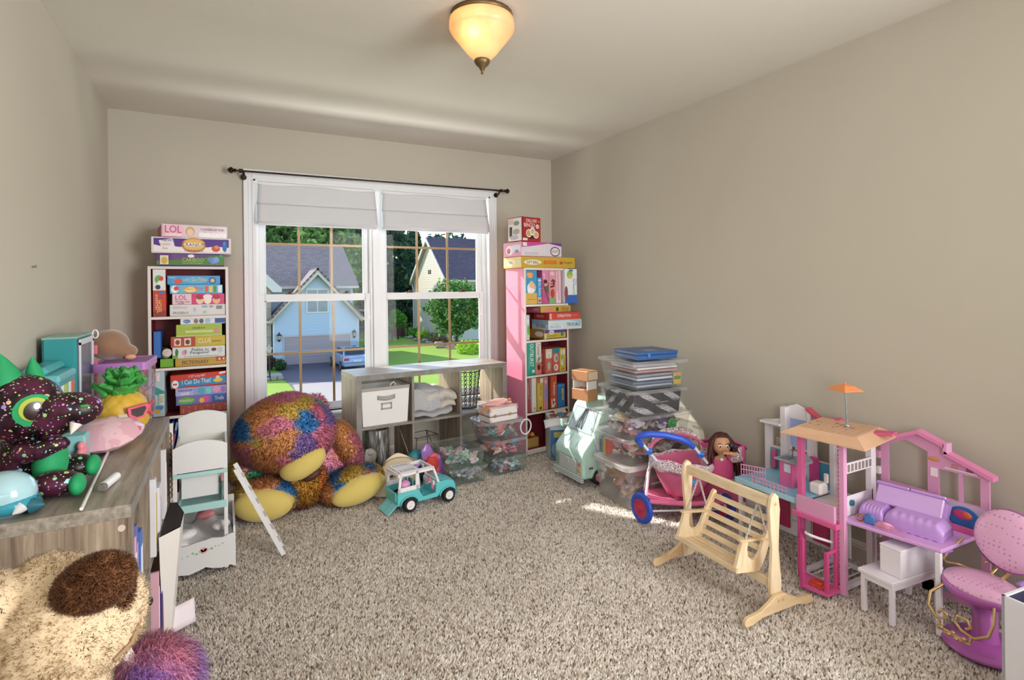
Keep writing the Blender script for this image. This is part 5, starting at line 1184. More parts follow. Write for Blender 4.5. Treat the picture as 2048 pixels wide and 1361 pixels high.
def blanket():
    q = cm(.5775, .185, .3662); t = thing('folded_blanket', 'cream and grey knitted blanket folded in the middle cell', 'blanket', q, CMR)
    C = P('#cfc8bd', .95, var=.14, vs=60, bump=.9, bs=260, sheen=.4, name='cream_knit'); G2 = P('#b7b8bd', .95, var=.2, vs=90, bump=1.0, bs=220, sheen=.4, name='grey_knit')
    def fold(x0, x1, y0, y1, z, th, mat, nm, k, lift=0):
        # rounded slab with a folded front edge and soft waves
        def fn(u, v):
            a = v*2*math.pi; hx = (x1-x0)/2; cx = (x0+x1)/2; e = 1-.12*abs(2*u-1)**3
            yy = math.cos(a); zz = math.sin(a); sy = math.copysign(abs(yy)**.6, yy); sz = math.copysign(abs(zz)**.75, zz)
            w = .006*math.sin(u*7+k)+.004*math.sin(u*17+k*3)
            return (cx+(2*u-1)*hx+.004*math.sin(v*20+k), (y0+y1)/2+sy*(y1-y0)/2*e+w, z+th/2+sz*th/2*e+w+lift*math.sin(u*math.pi)+.003*math.sin(sy*9+k))
        m = MB(); m.grid(fn, 26, 26)
        for u in (0, 25):
            pass
        o = m.build(nm, mat, t); return o
    fold(-.17, .15, -.16, .15, .0, .05, G2, 'lower_fold', 1); fold(-.168, .168, -.165, .15, .045, .060, C, 'middle_fold', 2)
    fold(-.10, .172, -.172, .14, .085, .085, C, 'rolled_fold', 3, .02); fold(-.172, .09, -.15, .14, .09, .10, G2, 'upper_fold', 5, .03)
    m = MB(); m.grid(lambda u, v: (-.172+u*.20, -.176+.03*v-.02*u, .06+.15*v*(1-.25*u)+.01*math.sin(u*8)), 14, 10); o = m.build('draped_corner', G2, t); s = o.modifiers.new('s', 'SOLIDIFY'); s.thickness = .012
blanket()
def basket():
    q = cm(.905, .195, .3662); t = thing('wire_basket', 'tall grey woven wire waste basket in the right cell', 'basket', (q[0], q[1], q[2]), 0)
    K = P('#5d5a58', .45, metal=.5, var=.1, name='grey_wire'); h = .285
    def rad(z): return .085+.030*(z/h)
    m = MB(); n = 16; rows = 9
    for s in (1, -1):
        for i in range(n):
            pts = []
            for k in range(rows*2+1):
                z = h*k/(rows*2); a = 2*math.pi*i/n+s*(.11*math.sin(k*math.pi/2)); r = rad(z)+.0015*s*math.cos(k*math.pi/2); pts.append((r*math.cos(a), r*math.sin(a), z))
            m.tube(pts, .0026, 4)
    m.build('wire_weave', K, t, kind='stuff')
    m = MB()
    for k in range(1, rows): 
        z = h*k/rows; m.tube([(rad(z)*math.cos(a*.2618), rad(z)*math.sin(a*.2618), z) for a in range(24)], .0014, 4, closed=True)
    m.build('wire_hoops', K, t, kind='stuff')
    m = MB(); m.tube([((rad(h)+.001)*math.cos(a*.2618), (rad(h)+.001)*math.sin(a*.2618), h) for a in range(24)], .004, 6, closed=True); m.build('top_rim', K, t)
    m = MB(); m.lathe([(0, 0), (.086, 0), (.086, .004), (0, .004)], 24); m.build('base', K, t)
basket()
def vase():
    q = cm(.20, .20, .0362); t = thing('glass_vase', 'smoky patterned glass cylinder in the lower left cell', 'vase', (q[0], q[1], q[2]), 0)
    m, nt, out = nmat('smoky_glass'); b = N(nt, 'ShaderNodeBsdfPrincipled'); b.inputs['Roughness'].default_value = .12
    tc = N(nt, 'ShaderNodeTexCoord'); mp = N(nt, 'ShaderNodeMapping'); mp.inputs['Scale'].default_value = (28, 28, 5); no = N(nt, 'ShaderNodeTexNoise'); no.inputs['Scale'].default_value = 1.2; no.inputs['Detail'].default_value = 5
    rp = N(nt, 'ShaderNodeValToRGB'); e = rp.color_ramp.elements; e[0].position = .35; e[0].color = lin('#4d4238'); e[1].position = .66; e[1].color = lin('#cfd3d6'); x = e.new(.5); x.color = lin('#8a8780')
    nt.links.new(tc.outputs['Object'], mp.inputs[0]); nt.links.new(mp.outputs[0], no.inputs['Vector']); nt.links.new(no.outputs['Fac'], rp.inputs[0]); nt.links.new(rp.outputs[0], b.inputs['Base Color'])
    tr = N(nt, 'ShaderNodeBsdfTransparent'); mx = N(nt, 'ShaderNodeMixShader'); mx.inputs[0].default_value = .62; nt.links.new(tr.outputs[0], mx.inputs[1]); nt.links.new(b.outputs[0], mx.inputs[2]); nt.links.new(mx.outputs[0], out.inputs[0])
    MB().lathe([(0, .003), (.078, .003), (.082, .012), (.082, .262), (.080, .266), (.076, .262), (.076, .014), (0, .012)], 32).build('glass_wall', m, t)
    m = MB()
    for k in range(14):
        a = k*.449; r = .083; m.tube([(r*math.cos(a+.09*math.sin(j*1.7+k)), r*math.sin(a+.09*math.sin(j*1.7+k)), .02+j*.03) for j in range(5+k % 4)], [.0035-.0005*j for j in range(5+k % 4)], 5)
    m.build('branch_relief', P('#3f352c', .5), t, kind='stuff')
vase()
def grey_cloth():
    q = cm(.075, .06, .0362); m = MB()
    def fn(u, v):
        a = u*2*math.pi; r = .045*(1-.35*v)+.012*math.sin(3*a+v*4)+.006*math.sin(7*a); z = v*.165
        return (r*math.cos(a)*1.0+.01+.02*v*0, r*math.sin(a)*.8, z+.008*math.sin(2*a)*v)
    m.grid(fn, 30, 14); m.ell((.01, 0, .150), (.036, .030, .026), 16, 10)
    o = m.build('grey_cloth', P('#aaa6a3', .9, var=.12, vs=20, bump=.4, bs=60), loc=(q[0], q[1], q[2]), rot=(0, R(8), 0)); tag(o, 'crumpled grey cloth standing beside the glass cylinder', 'cloth')
grey_cloth()
def tote():
    c = at(795, 950, 3.40); t = thing('tote_bag', 'cream canvas tote bag with navy print slumped behind the toy jeep', 'bag', (c.x, c.y, 0), R(-8))
    C = P('#e6d9c0', .9, var=.06, vs=14, bump=.25, bs=220, name='cream_canvas')
    def fn(s):
        def f(u, v):
            x = (u-.5)*.30*(1-.45*v**1.6); z = v*.235*(1-.5*abs(u-.45)**1.6); y = s*(.055*(1-v)**.7*math.sin(u*math.pi)**.6+.004)+.012*math.sin(u*8+v*5)*.5+.05*v
            return (x+.02*v, y, z)
        return f
    m = MB(); m.grid(fn(-1), 20, 14); m.grid(fn(1), 20, 14); m.build('bag_body', C, t)
    f = fn(-1); m = MB(); N_ = P('#3a4468', .8)
    def onto(u, v, du, dv, mi=0): m.add([tuple(Vector(f(a, b))+Vector((0, -.0022, .001))) for a, b in ((u, v), (u+du, v), (u+du, v+dv), (u, v+dv))], [(0, 1, 2, 3)], mi)
    for row, (v, h, ws) in enumerate(((.62, .055, (.05, .09, .03, .07, .05)), (.46, .10, (.12, .04, .10, .05, .09)), (.30, .07, (.06, .06, .10, .04, .08)), (.17, .06, (.09, .03, .07, .10)))):
        u = .2+.03*row
        for w in ws: onto(u, v, w, h*(.6+.4*((w*100) % 3)/2)); u += w+.025
    for k in range(5):
        u0 = .60+.02*math.cos(k*1.256); onto(u0-.01, .64+.05*math.sin(k*1.256), .055, .05)
    m.build('printed_letters', N_, t, fix=False, kind='stuff')
    m = MB(); m.grid(lambda u, v: (.03+.11*math.cos(math.pi*(1-u)), .03+(v-.5)*.022, .17+.055*math.sin(math.pi*u)-.02*u), 16, 2); o = m.build('strap', P('#c2a67a', .9, bump=.3, bs=200), t); s = o.modifiers.new('s', 'SOLIDIFY'); s.thickness = .003
tote()
def mermaid_bag():
    c = at(872, 950, 3.46); t = thing('kids_purse', 'shiny coral and violet handbag leaning on the clear bins', 'bag', (c.x-.015, c.y, 0), R(12), rot=(R(4), R(-8), R(12)))
    def body(x0, x1, h, th):
        def f(u, v):
            a = v*2*math.pi; s = math.copysign(abs(math.cos(a))**.5, math.cos(a)); z = math.copysign(abs(math.sin(a))**.6, math.sin(a))
            k = 1-.15*abs(2*u-1)**4
            return ((x0+(x1-x0)*u), s*th/2*k, h/2+z*h/2*k+.004*math.sin(u*9+v*8))
        return f
    m = MB(); m.grid(body(-.055, .055, .20, .05), 16, 26); m.build('bag_body', P('#cf5f70', .25, var=.2, vs=18, coat=.5, bump=.3, bs=60, name='coral_foil'), t)
    m = MB(); m.grid(body(.035, .066, .185, .056), 6, 26); m.build('side_panel', P('#8f58a8', .3, var=.15, vs=14, coat=.4), t)
    m = MB(); m.ell((-.012, -.030, .145), (.045, .02, .05), 14, 10); m.ell((-.03, -.026, .16), (.03, .02, .04), 12, 8); m.build('red_hair_applique', P('#c03a34', .7, bump=.5, bs=60), t)
    m = MB(); m.ell((-.028, .006, .215), (.045, .016, .060), 16, 12, fn=lambda d: 1+.08*math.sin(7*d.z+2*d.x)); m.build('violet_flap', P('#9a6cb4', .35, var=.25, vs=20, coat=.4), t)
    m = MB(); m.box(-.05, .02, -.031, -.028, .205, .235, M=rotm(0, R(-30), 0, (0, 0, 0))); m.build('trim_band', P('#b48ac8', .4), t)
    c2 = at(835, 922, 3.52); m = MB(); m.ell((0, 0, .06), (.07, .045, .06), 18, 12, fn=lambda d: 1+.12*math.sin(6*d.x)*math.sin(5*d.z)); m.ell((.05, .01, .045), (.05, .04, .045), 16, 10, fn=lambda d: 1+.15*math.sin(8*d.z))
    tag(m.build('teal_pouch', P('#1f7f90', .45, var=.15, vs=18, coat=.3), loc=(c2.x, c2.y, .10)), 'teal cloth pouch in a heap between the tote and the handbag', 'pouch')
    m = MB(); m.ell((0, 0, .055), (.09, .06, .055), 18, 10, fn=lambda d: 1+.1*math.sin(7*d.x+2)); tag(m.build('dark_pouch', P('#22333f', .7, var=.2), loc=(c2.x, c2.y, 0)), 'dark crumpled bag under the teal pouch', 'pouch')
mermaid_bag()
def wire_rack():
    q = cm(.50, .10, .0362); t = thing('wire_rack', 'black geometric wire rack in the lower middle cell', 'rack', (q[0], q[1], q[2]), R(14))
    K = P('#1d1a1a', .4, metal=.6); a, b, h = .11, .075, .20
    def fr(y, s):
        P0 = [(-a, y, 0), (a, y, 0), (a*.8*s, y, h), (-a*.8*s, y, h)]; m = MB(); m.tube(P0, .0028, 6, closed=True); return m
    fr(-b, 1).build('front_frame', K, t); fr(b, 1).build('rear_frame', K, t)
    m = MB(); 
    for s in (-1, 1): m.tube([(s*a, -b, 0), (s*a, b, 0)], .0026, 6); m.tube([(s*a*.8, -b, h), (s*a*.8, b, h)], .0026, 6); m.tube([(s*a, -b, 0), (s*a*.8, b, h)], .0022, 6)
    m.build('cross_wires', K, t)
wire_rack()

# ================================================================ CLEAR SHOE BINS, SUITCASE
CLA = ('#c4e2d2', '#7fb0a4', '#efe6de', '#6f8aa8', '#e8c8d4', '#dfeee2', '#a8ccbe', '#f4f2ee', '#d8ece2', '#dcbcc8')
CLB = ('#e08a70', '#dc7a8c', '#64b0ca', '#f2e6e8', '#ecb8a2', '#dc6a82', '#f6f0f2', '#96ccda', '#ce86a4')
CLD = ('#4f7088', '#7f9fb6', '#a89ac4', '#d86a74', '#3f5068', '#ece8ec', '#9fc4b8', '#ccb4d8')
A0, A0r = Vector((1.415, 3.475, 0)), R(3)
clear_bin('lower clear shoe bin with green tinted lid, beside the toy jeep', A0, A0r, .285, .33, .108, BING, clear('#cfe9e0', .3, .15))
jumble('doll_clothes', 'jumbled doll clothes in the lower bin beside the toy jeep', A0, A0r, .255, .29, .092, ('#6f8094', '#e4dcea', '#d8c0d8', '#ece6e2', '#4a566a', '#d8b4be', '#f0ece8', '#c8ccd8'), 46, 3)
A1 = A0+Vector((-.012, .0, .1085))
clear_bin('upper clear shoe bin with green tinted contents, beside the toy jeep', A1, A0r, .285, .33, .118, BING, BINC)
jumble('doll_clothes', 'mint and white doll clothes in the upper bin beside the toy jeep', A1, A0r, .255, .29, .088, CLA, 42, 4)
B0, B0r = Vector((1.757, 3.500, 0)), R(5)
clear_bin('lowest clear bin of the stack under the white toy suitcase', B0, B0r, .29, .27, .114, BING, clear('#cfe9e0', .3, .15))
jumble('doll_clothes', 'dark blue doll clothes in the lowest bin under the suitcase', B0, B0r, .26, .24, .098, CLD, 40, 5)
B1 = B0+Vector((0, 0, .1145)); clear_bin('middle clear bin of the stack under the white toy suitcase', B1, B0r, .29, .27, .120, BINC, LIDC)
jumble('doll_clothes', 'coral and pink doll clothes in the middle bin under the suitcase', B1, B0r, .26, .24, .104, CLB, 42, 6)
B2 = B0+Vector((-.035, 0, .235)); clear_bin('top clear bin of the stack under the white toy suitcase', B2, B0r, .34, .27, .130, BINC, LIDC, taper=.14, r=.06)
jumble('doll_clothes', 'teal and pink doll clothes in the top bin under the suitcase', B2, B0r, .29, .23, .112, ('#4f8f98', '#d88a84', '#e6dcd8', '#8a7a6c', '#c4606c', '#a8c8cc', '#e2b8b4'), 46, 7, taper=.14)
m = MB(); m.tube([(.052*math.cos(a*.262), 0, .052*math.sin(a*.262)) for a in range(24)], .0055, 8, closed=True)
tag(m.build('ring_handle', P('#e4e6e6', .35), loc=(B2.x+.185, B2.y-.09, B2.z+.062), rot=(0, 0, R(15))), 'white plastic ring hanging at the side of the top clear bin', 'ring')
def suitcase():
    t = thing('toy_suitcase', 'small white and blush toy suitcase on the clear bin stack', 'suitcase', (B2.x-.015, B2.y-.05, B2.z+.1305), R(8))
    W = P('#ded7d6', .5, var=.04, name='ivory_leatherette'); K = P('#d9b3ac', .7, var=.1, vs=30, bump=.4, bs=140, name='blush_glitter'); GD = P('#b98a6a', .3, metal=.7)
    w, d, h = .235, .15, .098
    m = MB(); m.box(-w/2, w/2, -d/2, d/2, 0, h*.42, bev=.006); m.build('lower_shell', W, t)
    m = MB(); m.box(-w/2, w/2, -d/2, d/2, h*.44, h, bev=.006); m.build('upper_shell', W, t)
    MB().box(-w/2-.001, w/2+.001, -d/2-.001, d/2+.001, h*.40, h*.46, bev=.001).build('seam_band', P('#8a7a78', .5), t)
    m = MB(); m.grid(lambda u, v: ((u-.5)*(w+.004), (v-.5)*(d+.002), h+.004*math.sin(u*3.14)+.002*math.sin(u*14+v*9)), 16, 10); o = m.build('glitter_top', K, t); s = o.modifiers.new('s', 'SOLIDIFY'); s.thickness = .006; s.offset = 1
    for sx in (-1, 1):
        for z in (.012, h-.014):
            MB().box(sx*w/2-.014 if sx > 0 else -w/2-.002, sx*w/2+.002 if sx > 0 else -w/2+.014, -d/2-.002, -d/2+.012, z-.009, z+.009, bev=.002).build('corner_cap', P('#d0a49a', .5), t)
    for x in (-.075, .05): MB().box(x-.009, x+.009, -d/2-.004, -d/2, h*.36, h*.56, bev=.001).build('latch', GD, t)
    b = thing('pink_headband', 'soft pink plush headband with golden bow lying on the toy suitcase', 'headband', (B2.x-.03, B2.y-.05, B2.z+.1305+h+.010), R(8))
    PK = P('#dcaaa6', .9, var=.08, bump=.3, bs=120, sheen=.5)
    pts = [(-.125, -.03, -.018), (-.10, -.02, .006), (-.05, .01, .014), (0, .015, .018), (.06, -.005, .022), (.10, -.02, .010), (.112, -.03, .004)]
    MB().tube(pts, [.010, .013, .015, .016, .015, .012, .008], 10).build('band', PK, b)
    m = MB(); m.tube([(-.10, -.03, .012), (-.04, -.045, .014), (.03, -.04, .014), (.08, -.02, .022)], [.006, .010, .010, .006], 8); m.build('loop', PK, b)
    m = MB(); m.box(-.035, .035, -.016, .016, -.005, .005, bev=.003, M=rotm(R(20), R(-32), R(8), (-.128, -.055, -.012))); m.box(-.022, .022, -.012, .012, -.005, .005, bev=.003, M=rotm(R(20), 0, R(30), (.10, -.02, .024))); m.build('bow', P('#b9855a', .4, metal=.3, bump=.3), b, kind='stuff')
suitcase()

# ================================================================ TOY JEEP
def wheel(parent, x, y, z, r, w, hub, tyre, spokes=10, side=-1, name='wheel', tread=18):
    """wheel with its axle along local y; side: which way the hub face looks"""
    T = Matrix.Translation((x, y, z)) @ Matrix.Rotation(R(90), 4, 'X')
    m = MB(); m.lathe([(r*.62, -w/2), (r*.86, -w/2), (r*.97, -w*.36), (r, -w*.2), (r, w*.2), (r*.97, w*.36), (r*.86, w/2), (r*.62, w/2), (r*.62, -w/2)], 28, M=T)
    for k in range(tread):
        a = k*.349; m.box(-.0015*r/.04, .0015*r/.04, r-.0015, r+.0018*r/.04, -w*.45, w*.45, M=T @ Matrix.Rotation(a, 4, 'Z'))
    o = m.build(name, tyre, parent)
    m = MB(); f = -side*w*.5
    m.lathe([(0, -w*.3), (r*.62, -w*.3), (r*.64, f*.9), (r*.58, f*1.02), (r*.54, f*.75), (r*.2, f*.7), (r*.16, f*1.0), (0, f*1.02)], 24, M=T)
    for k in range(spokes):
        a = k*2*math.pi/spokes; m.box(r*.16, r*.57, -r*.045, r*.045, min(f*.6, f*.9), max(f*.6, f*.9), M=T @ Matrix.Rotation(a, 4, 'Z'))
    m.build('hub', hub, o)
    return o
def jeep():
    t = thing('toy_jeep', 'turquoise and white doll jeep parked on the carpet', 'toy car', (.945, 3.085, .0), R(8.5))
    T = P('#62c3c8', .35, var=.02, coat=.2, name='turquoise_plastic'); W = P('#e9e6ea', .35, var=.02, name='white_plastic'); PKc = P('#d79ac8', .45); D = P('#2a3a48', .5)
    y0, y1 = .0, .175                                   # near and far side
    prof = [(-.065, .045), (-.07, .062), (-.07, .118), (.045, .118), (.105, .118)]
    # lower tub: near and far walls cut out for the wheels and the door sill, floor, hood
    wall = [(-.068, .040), (-.055, .040), (-.046, .060), (-.030, .075), (.0, .082), (.030, .075), (.046, .058), (.060, .040), (.190, .040), (.205, .058), (.222, .076), (.25, .084), (.285, .078), (.300, .062), (.312, .062), (.312, .085), (.300, .112), (.262, .126), (.195, .128), (.182, .122), (.176, .066), (.095, .062), (.080, .080), (.064, .114), (-.068, .114)]
    m = MB(); m.prism(wall, y0+.004, y0+.012, 'y'); m.prism(wall, y1-.012, y1-.004, 'y')
    m.box(-.068, .180, y0+.01, y1-.01, .040, .050); m.box(-.070, -.064, y0+.01, y1-.01, .040, .105)
    m.build('tub', T, t)
    m = MB()
    m.grid(lambda u, v: (.180+.128*u, y0+.018+(y1-y0-.036)*v, .130-.022*u**2+.006*math.sin(v*math.pi)), 10, 8); m.grid(lambda u, v: (.308+.006*math.sin(u*3.14), y0+.018+(y1-y0-.036)*v, .108-.062*u), 4, 8); m.box(.178, .182, y0+.01, y1-.01, .05, .132)
    m.build('hood', T, t)
    for y in (y0-.012, y1-.006):                        # fenders over the wheels
        for cx, cz in ((0, .043), (.256, .043)):
            m = MB(); m.grid(lambda u, v: (cx+.058*math.cos(math.pi*(1-u)*.98+.03), y+v*.018, cz+.045*math.sin(math.pi*u)), 14, 2); o = m.build('fender', T, t); s = o.modifiers.new('s', 'SOLIDIFY'); s.thickness = .004
    MB().box(.300, .322, y0-.004, y1+.004, .034, .050, bev=.004).build('front_bumper', T, t)
    # white hardtop with side windows, slatted roof and open sunroof
    m = MB(); zt = .225
    for y in (y0+.004, y1-.010):
        for pts in ([(-.066, .115), (.066, .115), (.066, .140), (-.062, .140)], [(-.066, .115), (-.052, .115), (-.040, zt-.005), (-.056, zt-.012)], [(.050, .115), (.072, .115), (.066, zt), (.048, zt)], [(-.056, .206), (.165, .206), (.160, zt), (-.050, zt)], [(.192, .124), (.204, .124), (.166, zt), (.152, zt)], [(.050, .140), (.048, .215), (-.046, .215), (-.055, .140), (-.040, .147), (-.034, .205), (.038, .205), (.040, .147)][:0] or [(.045, .14), (.05, .14), (.05, .20), (.045, .20)]):
            m.prism(pts, y, y+.006, 'y')
    m.box(-.064, -.052, y0+.006, y1-.006, zt-.022, zt-.004); m.box(.150, .162, y0+.006, y1-.006, zt-.010, zt)
    m.box(.186, .198, y0+.006, y1-.006, .126, .136)
    o = m.build('hardtop', W, t)
    m = MB(); m.box(-.05, .066, y0+.004, y1-.004, zt-.004, zt+.003); m.box(.066, .162, y0+.004, y0+.022, zt-.004, zt+.003); m.box(.066, .162, y1-.022, y1-.004, zt-.004, zt+.003); m.box(.150, .162, y0+.02, y1-.02, zt-.004, zt+.003); m.box(.066, .074, y0+.02, y1-.02, zt-.004, zt+.003)
    m.build('roof_panel', W, o)
    m = MB()
    for k in range(6):
        x = -.036+k*.016
        for ya, yb in ((y0+.022, y0+.052), (y1-.052, y1-.022)): m.box(x, x+.006, ya, yb, zt+.0025, zt+.0036)
    m.build('roof_slots', P('#8d8c92', .5), o, kind='stuff')
    m = MB()
    for y in (y0+.02, y1-.02): m.tube([(.196, y, .13), (.160, y, zt-.006)], .0045, 6)
    m.build('windshield_post', W, t)
    m = MB(); m.add([(.196, y0+.02, .132), (.196, y1-.02, .132), (.164, y1-.02, zt-.008), (.164, y0+.02, zt-.008)], [(0, 1, 2, 3)]); m.build('windshield', clear('#eaf6f8', .12, .05), t)
    for y in (.045, .12):
        m = MB(); m.box(.066, .115, y-.022, y+.022, .052, .078, bev=.008); m.box(.058, .074, y-.022, y+.022, .07, .15, bev=.008, M=None); m.build('seat', P('#2f8f9a', .5), t)
    m = MB(); m.ell((-.005, .05, .135), (.034, .03, .038), 16, 10, fn=lambda d: 1+.1*math.sin(5*d.z)); m.build('pink_bundle', PKc, t)
    m = MB(); m.lathe([(.019, -.003), (.022, 0), (.019, .003), (.017, 0), (.019, -.003)], 20, M=rotm(0, R(-62), 0, (.150, .055, .128))); m.cyl((.150, .055, .128), (.172, .055, .115), .004, n=8); m.box(-.017, .017, -.002, .002, -.001, .001, M=rotm(0, R(-62), R(0), (.150, .055, .128)))
    m.build('steering_wheel', P('#e9b9cc', .4), t)
    m = MB(); m.box(.168, .182, y0+.02, y1-.02, .105, .132, bev=.004); m.build('dashboard', W, t)
    m = MB(); m.lathe([(0, 0), (.010, 0), (.010, .004), (0, .005)], 14, M=rotm(R(90), 0, 0, (.15, .03, .145))); m.ell((.172, .03, .10), (.012, .003, .02), 10, 8); m.build('dashboard_sticker', P('#d86a8a', .4), t)
    rp = MB(); M = rotm(0, R(-38), 0, (-.068, 0, .046)); rp.box(-.075, 0, .012, .072, -.004, .002, M=M); rp.box(-.075, 0, .082, .150, -.004, .002, M=M); rp.build('tailgate_ramp', P('#7fd0dc', .4), t, kind='stuff')
    MB().box(-.076, -.066, .02, .155, .062, .112, bev=.003).build('rear_panel', T, t)
    TY = P('#1b1b1d', .75, var=.1, name='black_tyre')
    for x in (0, .256):
        wheel(t, x, y0-.008, .0415, .0415, .030, W, TY, 12, -1); wheel(t, x, y1+.004, .0415, .0415, .030, W, TY, 12, 1)
    m = MB(); m.cyl((0, y0, .0415), (0, y1, .0415), .006, n=8); m.build('axle', D, t); m = MB(); m.cyl((.256, y0, .0415), (.256, y1, .0415), .006, n=8); m.build('axle', D, t)
jeep()

# ================================================================ FOOD TRUCK, TOWER, STACK OF BINS
def truck():
    t = thing('toy_food_truck', 'large mint green toy food truck facing the room', 'toy truck', (2.035, 3.225, 0), R(-90))
    MT = P('#bfe6dc', .35, var=.02, coat=.25, name='mint_plastic'); MD = P('#a2d4c8', .4, var=.02); GRY = P('#b9bcc0', .35); W = .335; L = .52
    side = [(0, .040), (0, .205), (.012, .225), (.085, .305), (.165, .475), (.205, .508), (.26, .520), (L, .520), (L, .040), (.40, .040), (.385, .085), (.34, .105), (.295, .085), (.28, .040), (.17, .040), (.155, .085), (.115, .105), (.075, .085), (.06, .040)]
    side = [(0, .045), (0, .205), (.010, .222), (.085, .30), (.165, .470), (.20, .503), (.26, .518), (L, .520), (L, .045)]
    m = MB(); m.prism(side, 0, W, 'x'); o = m.build('truck_body', MT, t); b = o.modifiers.new('b', 'BEVEL'); b.width = .016; b.segments = 3
    # windshield pane with dark frame, wipers
    p0, p1 = Vector((0, .090, .312)), Vector((0, .160, .462)); d = (p1-p0); nn = Vector((0, -d.z, d.y)).normalized()
    def wp(x, k, off=.002): q = p0+d*k+nn*off; return (x, q.y, q.z)
    m = MB(); m.add([wp(.03, .0, .0015), wp(W-.03, .0, .0015), wp(W-.045, 1, .0015), wp(.045, 1, .0015)], [(0, 1, 2, 3)]); f = m.build('windshield_frame', P('#6f7f84', .4), t)
    m = MB(); m.add([wp(.037, .03), wp(W-.037, .03), wp(W-.052, .96), wp(.052, .96)], [(0, 1, 2, 3)]); m.build('windshield', P('#aebfc6', .12, var=.2, vs=9, coat=.5, name='windshield_glass'), f)
    for x0, x1 in ((W*.50, W*.36), (W*.55, W*.53), (W*.48, W*.44)):
        m = MB(); m.tube([wp(x1, .12, .006), wp((x0+x1)/2, .55, .010), wp(x0, .96, .006)], .0035, 6); m.build('wiper', P('#5a6266', .5), f)
    # hood lines, grille, lamps, bumper
    g = MB(); g.box(.065, W-.065, -.004, .001, .072, .165); g = g.build('grille', P('#8f979b', .4), t)
    m = MB()
    for k in range(9): m.box(.068, W-.068, -.0075, -.003, .076+k*.0098, .081+k*.0098)
    m.build('grille_bar', P('#dfe6e6', .3), g, kind='stuff')
    m = MB(); m.box(W/2-.012, W/2+.012, -.010, -.006, .125, .155, bev=.002); m.text('Z', W/2-.007, .140, .02, 1, y=-.0115); m.build('badge', [P('#e9eeee', .3), P('#44505a', .5)], g)
    for x0, x1, c in ((.015, .055, '#8ea6a2'), (W-.055, W-.015, '#b9c6c0')):
        l = MB().box(x0, x1, -.005, .001, .070, .165, bev=.002).build('lamp_panel', P(c, .3), t)
        for z, cc in ((.138, '#d8685a'), (.100, '#d8a24a')): MB().cyl(((x0+x1)/2, -.004, z), ((x0+x1)/2, -.009, z), .013, .012, 14).build('lamp_lens', P(cc if x0 > .1 else '#8a9a96', .2), l)
    m = MB()
    for k in range(3): m.box(-.004+k*.001, W+.004-k*.001, -.018, .004, .030+k*.013, .040+k*.013, bev=.003)
    m.build('bumper', P('#c3cccb', .3), t, kind='stuff')
    m = MB(); m.tube([(W*.35, .012, .222), (W*.36, .08, .296)], .004, 6); m.tube([(W*.66, .012, .222), (W*.65, .08, .296)], .004, 6); m.build('hood_crease', MD, t, kind='stuff')
    for x in (-.008, W+.002): MB().box(x, x+.008, .12, .20, .255, .40 if x > 0 else .38, bev=.003).build('door_window', P('#9fb6b6', .2), t)
    # serving hatch on the visible side
    MB().box(W, W+.004, .27, .48, .26, .44, bev=.002).build('serving_hatch', P('#d7e6da', .4), t)
    MB().box(W, W+.007, .045, .075, .110, .122, bev=.001).build('side_marker', P('#a04a52', .4), t)
    for s, x in ((-1, .02), (1, W-.02)):
        m = MB(); m.tube([(x, .09, .33), (x+s*.045, .075, .335)], .004, 6); m.box(x+s*.045-.012, x+s*.045+.012, .07, .082, .31, .36, bev=.003); m.build('side_mirror', MT, t)
    PKW = P('#d98aa4', .4); TY = P('#2a2a2c', .7)
    for y in (.125, .40):
        for x, s in ((.016, -1), (W-.014, 1)):
            q = bpy.data.objects.new('wheel_mount', None); 
            o = wheel(t, 0, 0, 0, .05, .036, PKW, TY, 6, -1); o.location = (x, y, .05); o.rotation_euler = (0, 0, R(-90 if s < 0 else 90))
            bpy.data.objects.remove(q)
    m = MB(); m.grid(lambda u, v: (W+.004, .125+.066*math.cos(math.pi*(1-u)), .05+.066*math.sin(math.pi*u)) if v < .5 else (W+.004, .125+.056*math.cos(math.pi*(1-u)), .05+.056*math.sin(math.pi*u)), 16, 1); o = m.build('wheel_arch', MT, t); s = o.modifiers.new('s', 'SOLIDIFY'); s.thickness = .008
truck()
t = thing('doll_cabinet', 'small doll cabinet of two tan boxes on white posts standing on the mint truck', 'doll furniture', (2.185, 3.075, .5215), R(-78))
TN = P('#b6835e', .4, var=.05, vs=5, name='tan_plastic')
MB().box(-.075, .075, -.05, .05, 0, .075, bev=.003).build('lower_drawer', TN, t)
for x in (-.07, .058): MB().box(x, x+.012, -.045, .045, .075, .133, bev=.002).build('post', P('#e9e6e2', .4), t)
MB().box(-.075, .06, .035, .045, .075, .133).build('rear_panel', P('#dcd8d4', .4), t)
MB().box(-.075, .075, -.05, .05, .133, .200, bev=.003).build('upper_drawer', TN, t)
MB().box(.0755, .0775, -.046, .046, .142, .196, bev=.0005).build('side_panel', P('#e6d2b8', .4), t)
def rainbow(n, seed, cols): return tuple(cols)
S0 = Vector((2.275, 2.615, 0))
clear_bin('large milky tote at the bottom of the tall bin stack', S0+Vector((-.012, 0, 0)), R(-1), .475, .355, .250, MILK, LIDW, taper=.10, r=.035, lidh=.022, rim=.012)
jumble('plush_toys', 'pink and tan plush toys showing through the milky tote', S0+Vector((-.012, 0, 0)), R(-1), .43, .31, .222, ('#e6a9ba', '#e9b8c6', '#c9a36a', '#d8b48a', '#a8b0bc', '#8f97a6', '#f0e4e0', '#b8925a', '#c4687a'), 60, 11, cat='plush toys', taper=.1, size=(.07, .12))
S1 = S0+Vector((.028, .025, .2515)); clear_bin('flat clear bin second from the bottom of the tall stack', S1, R(0), .52, .37, .148, BINC, LIDC, r=.03)
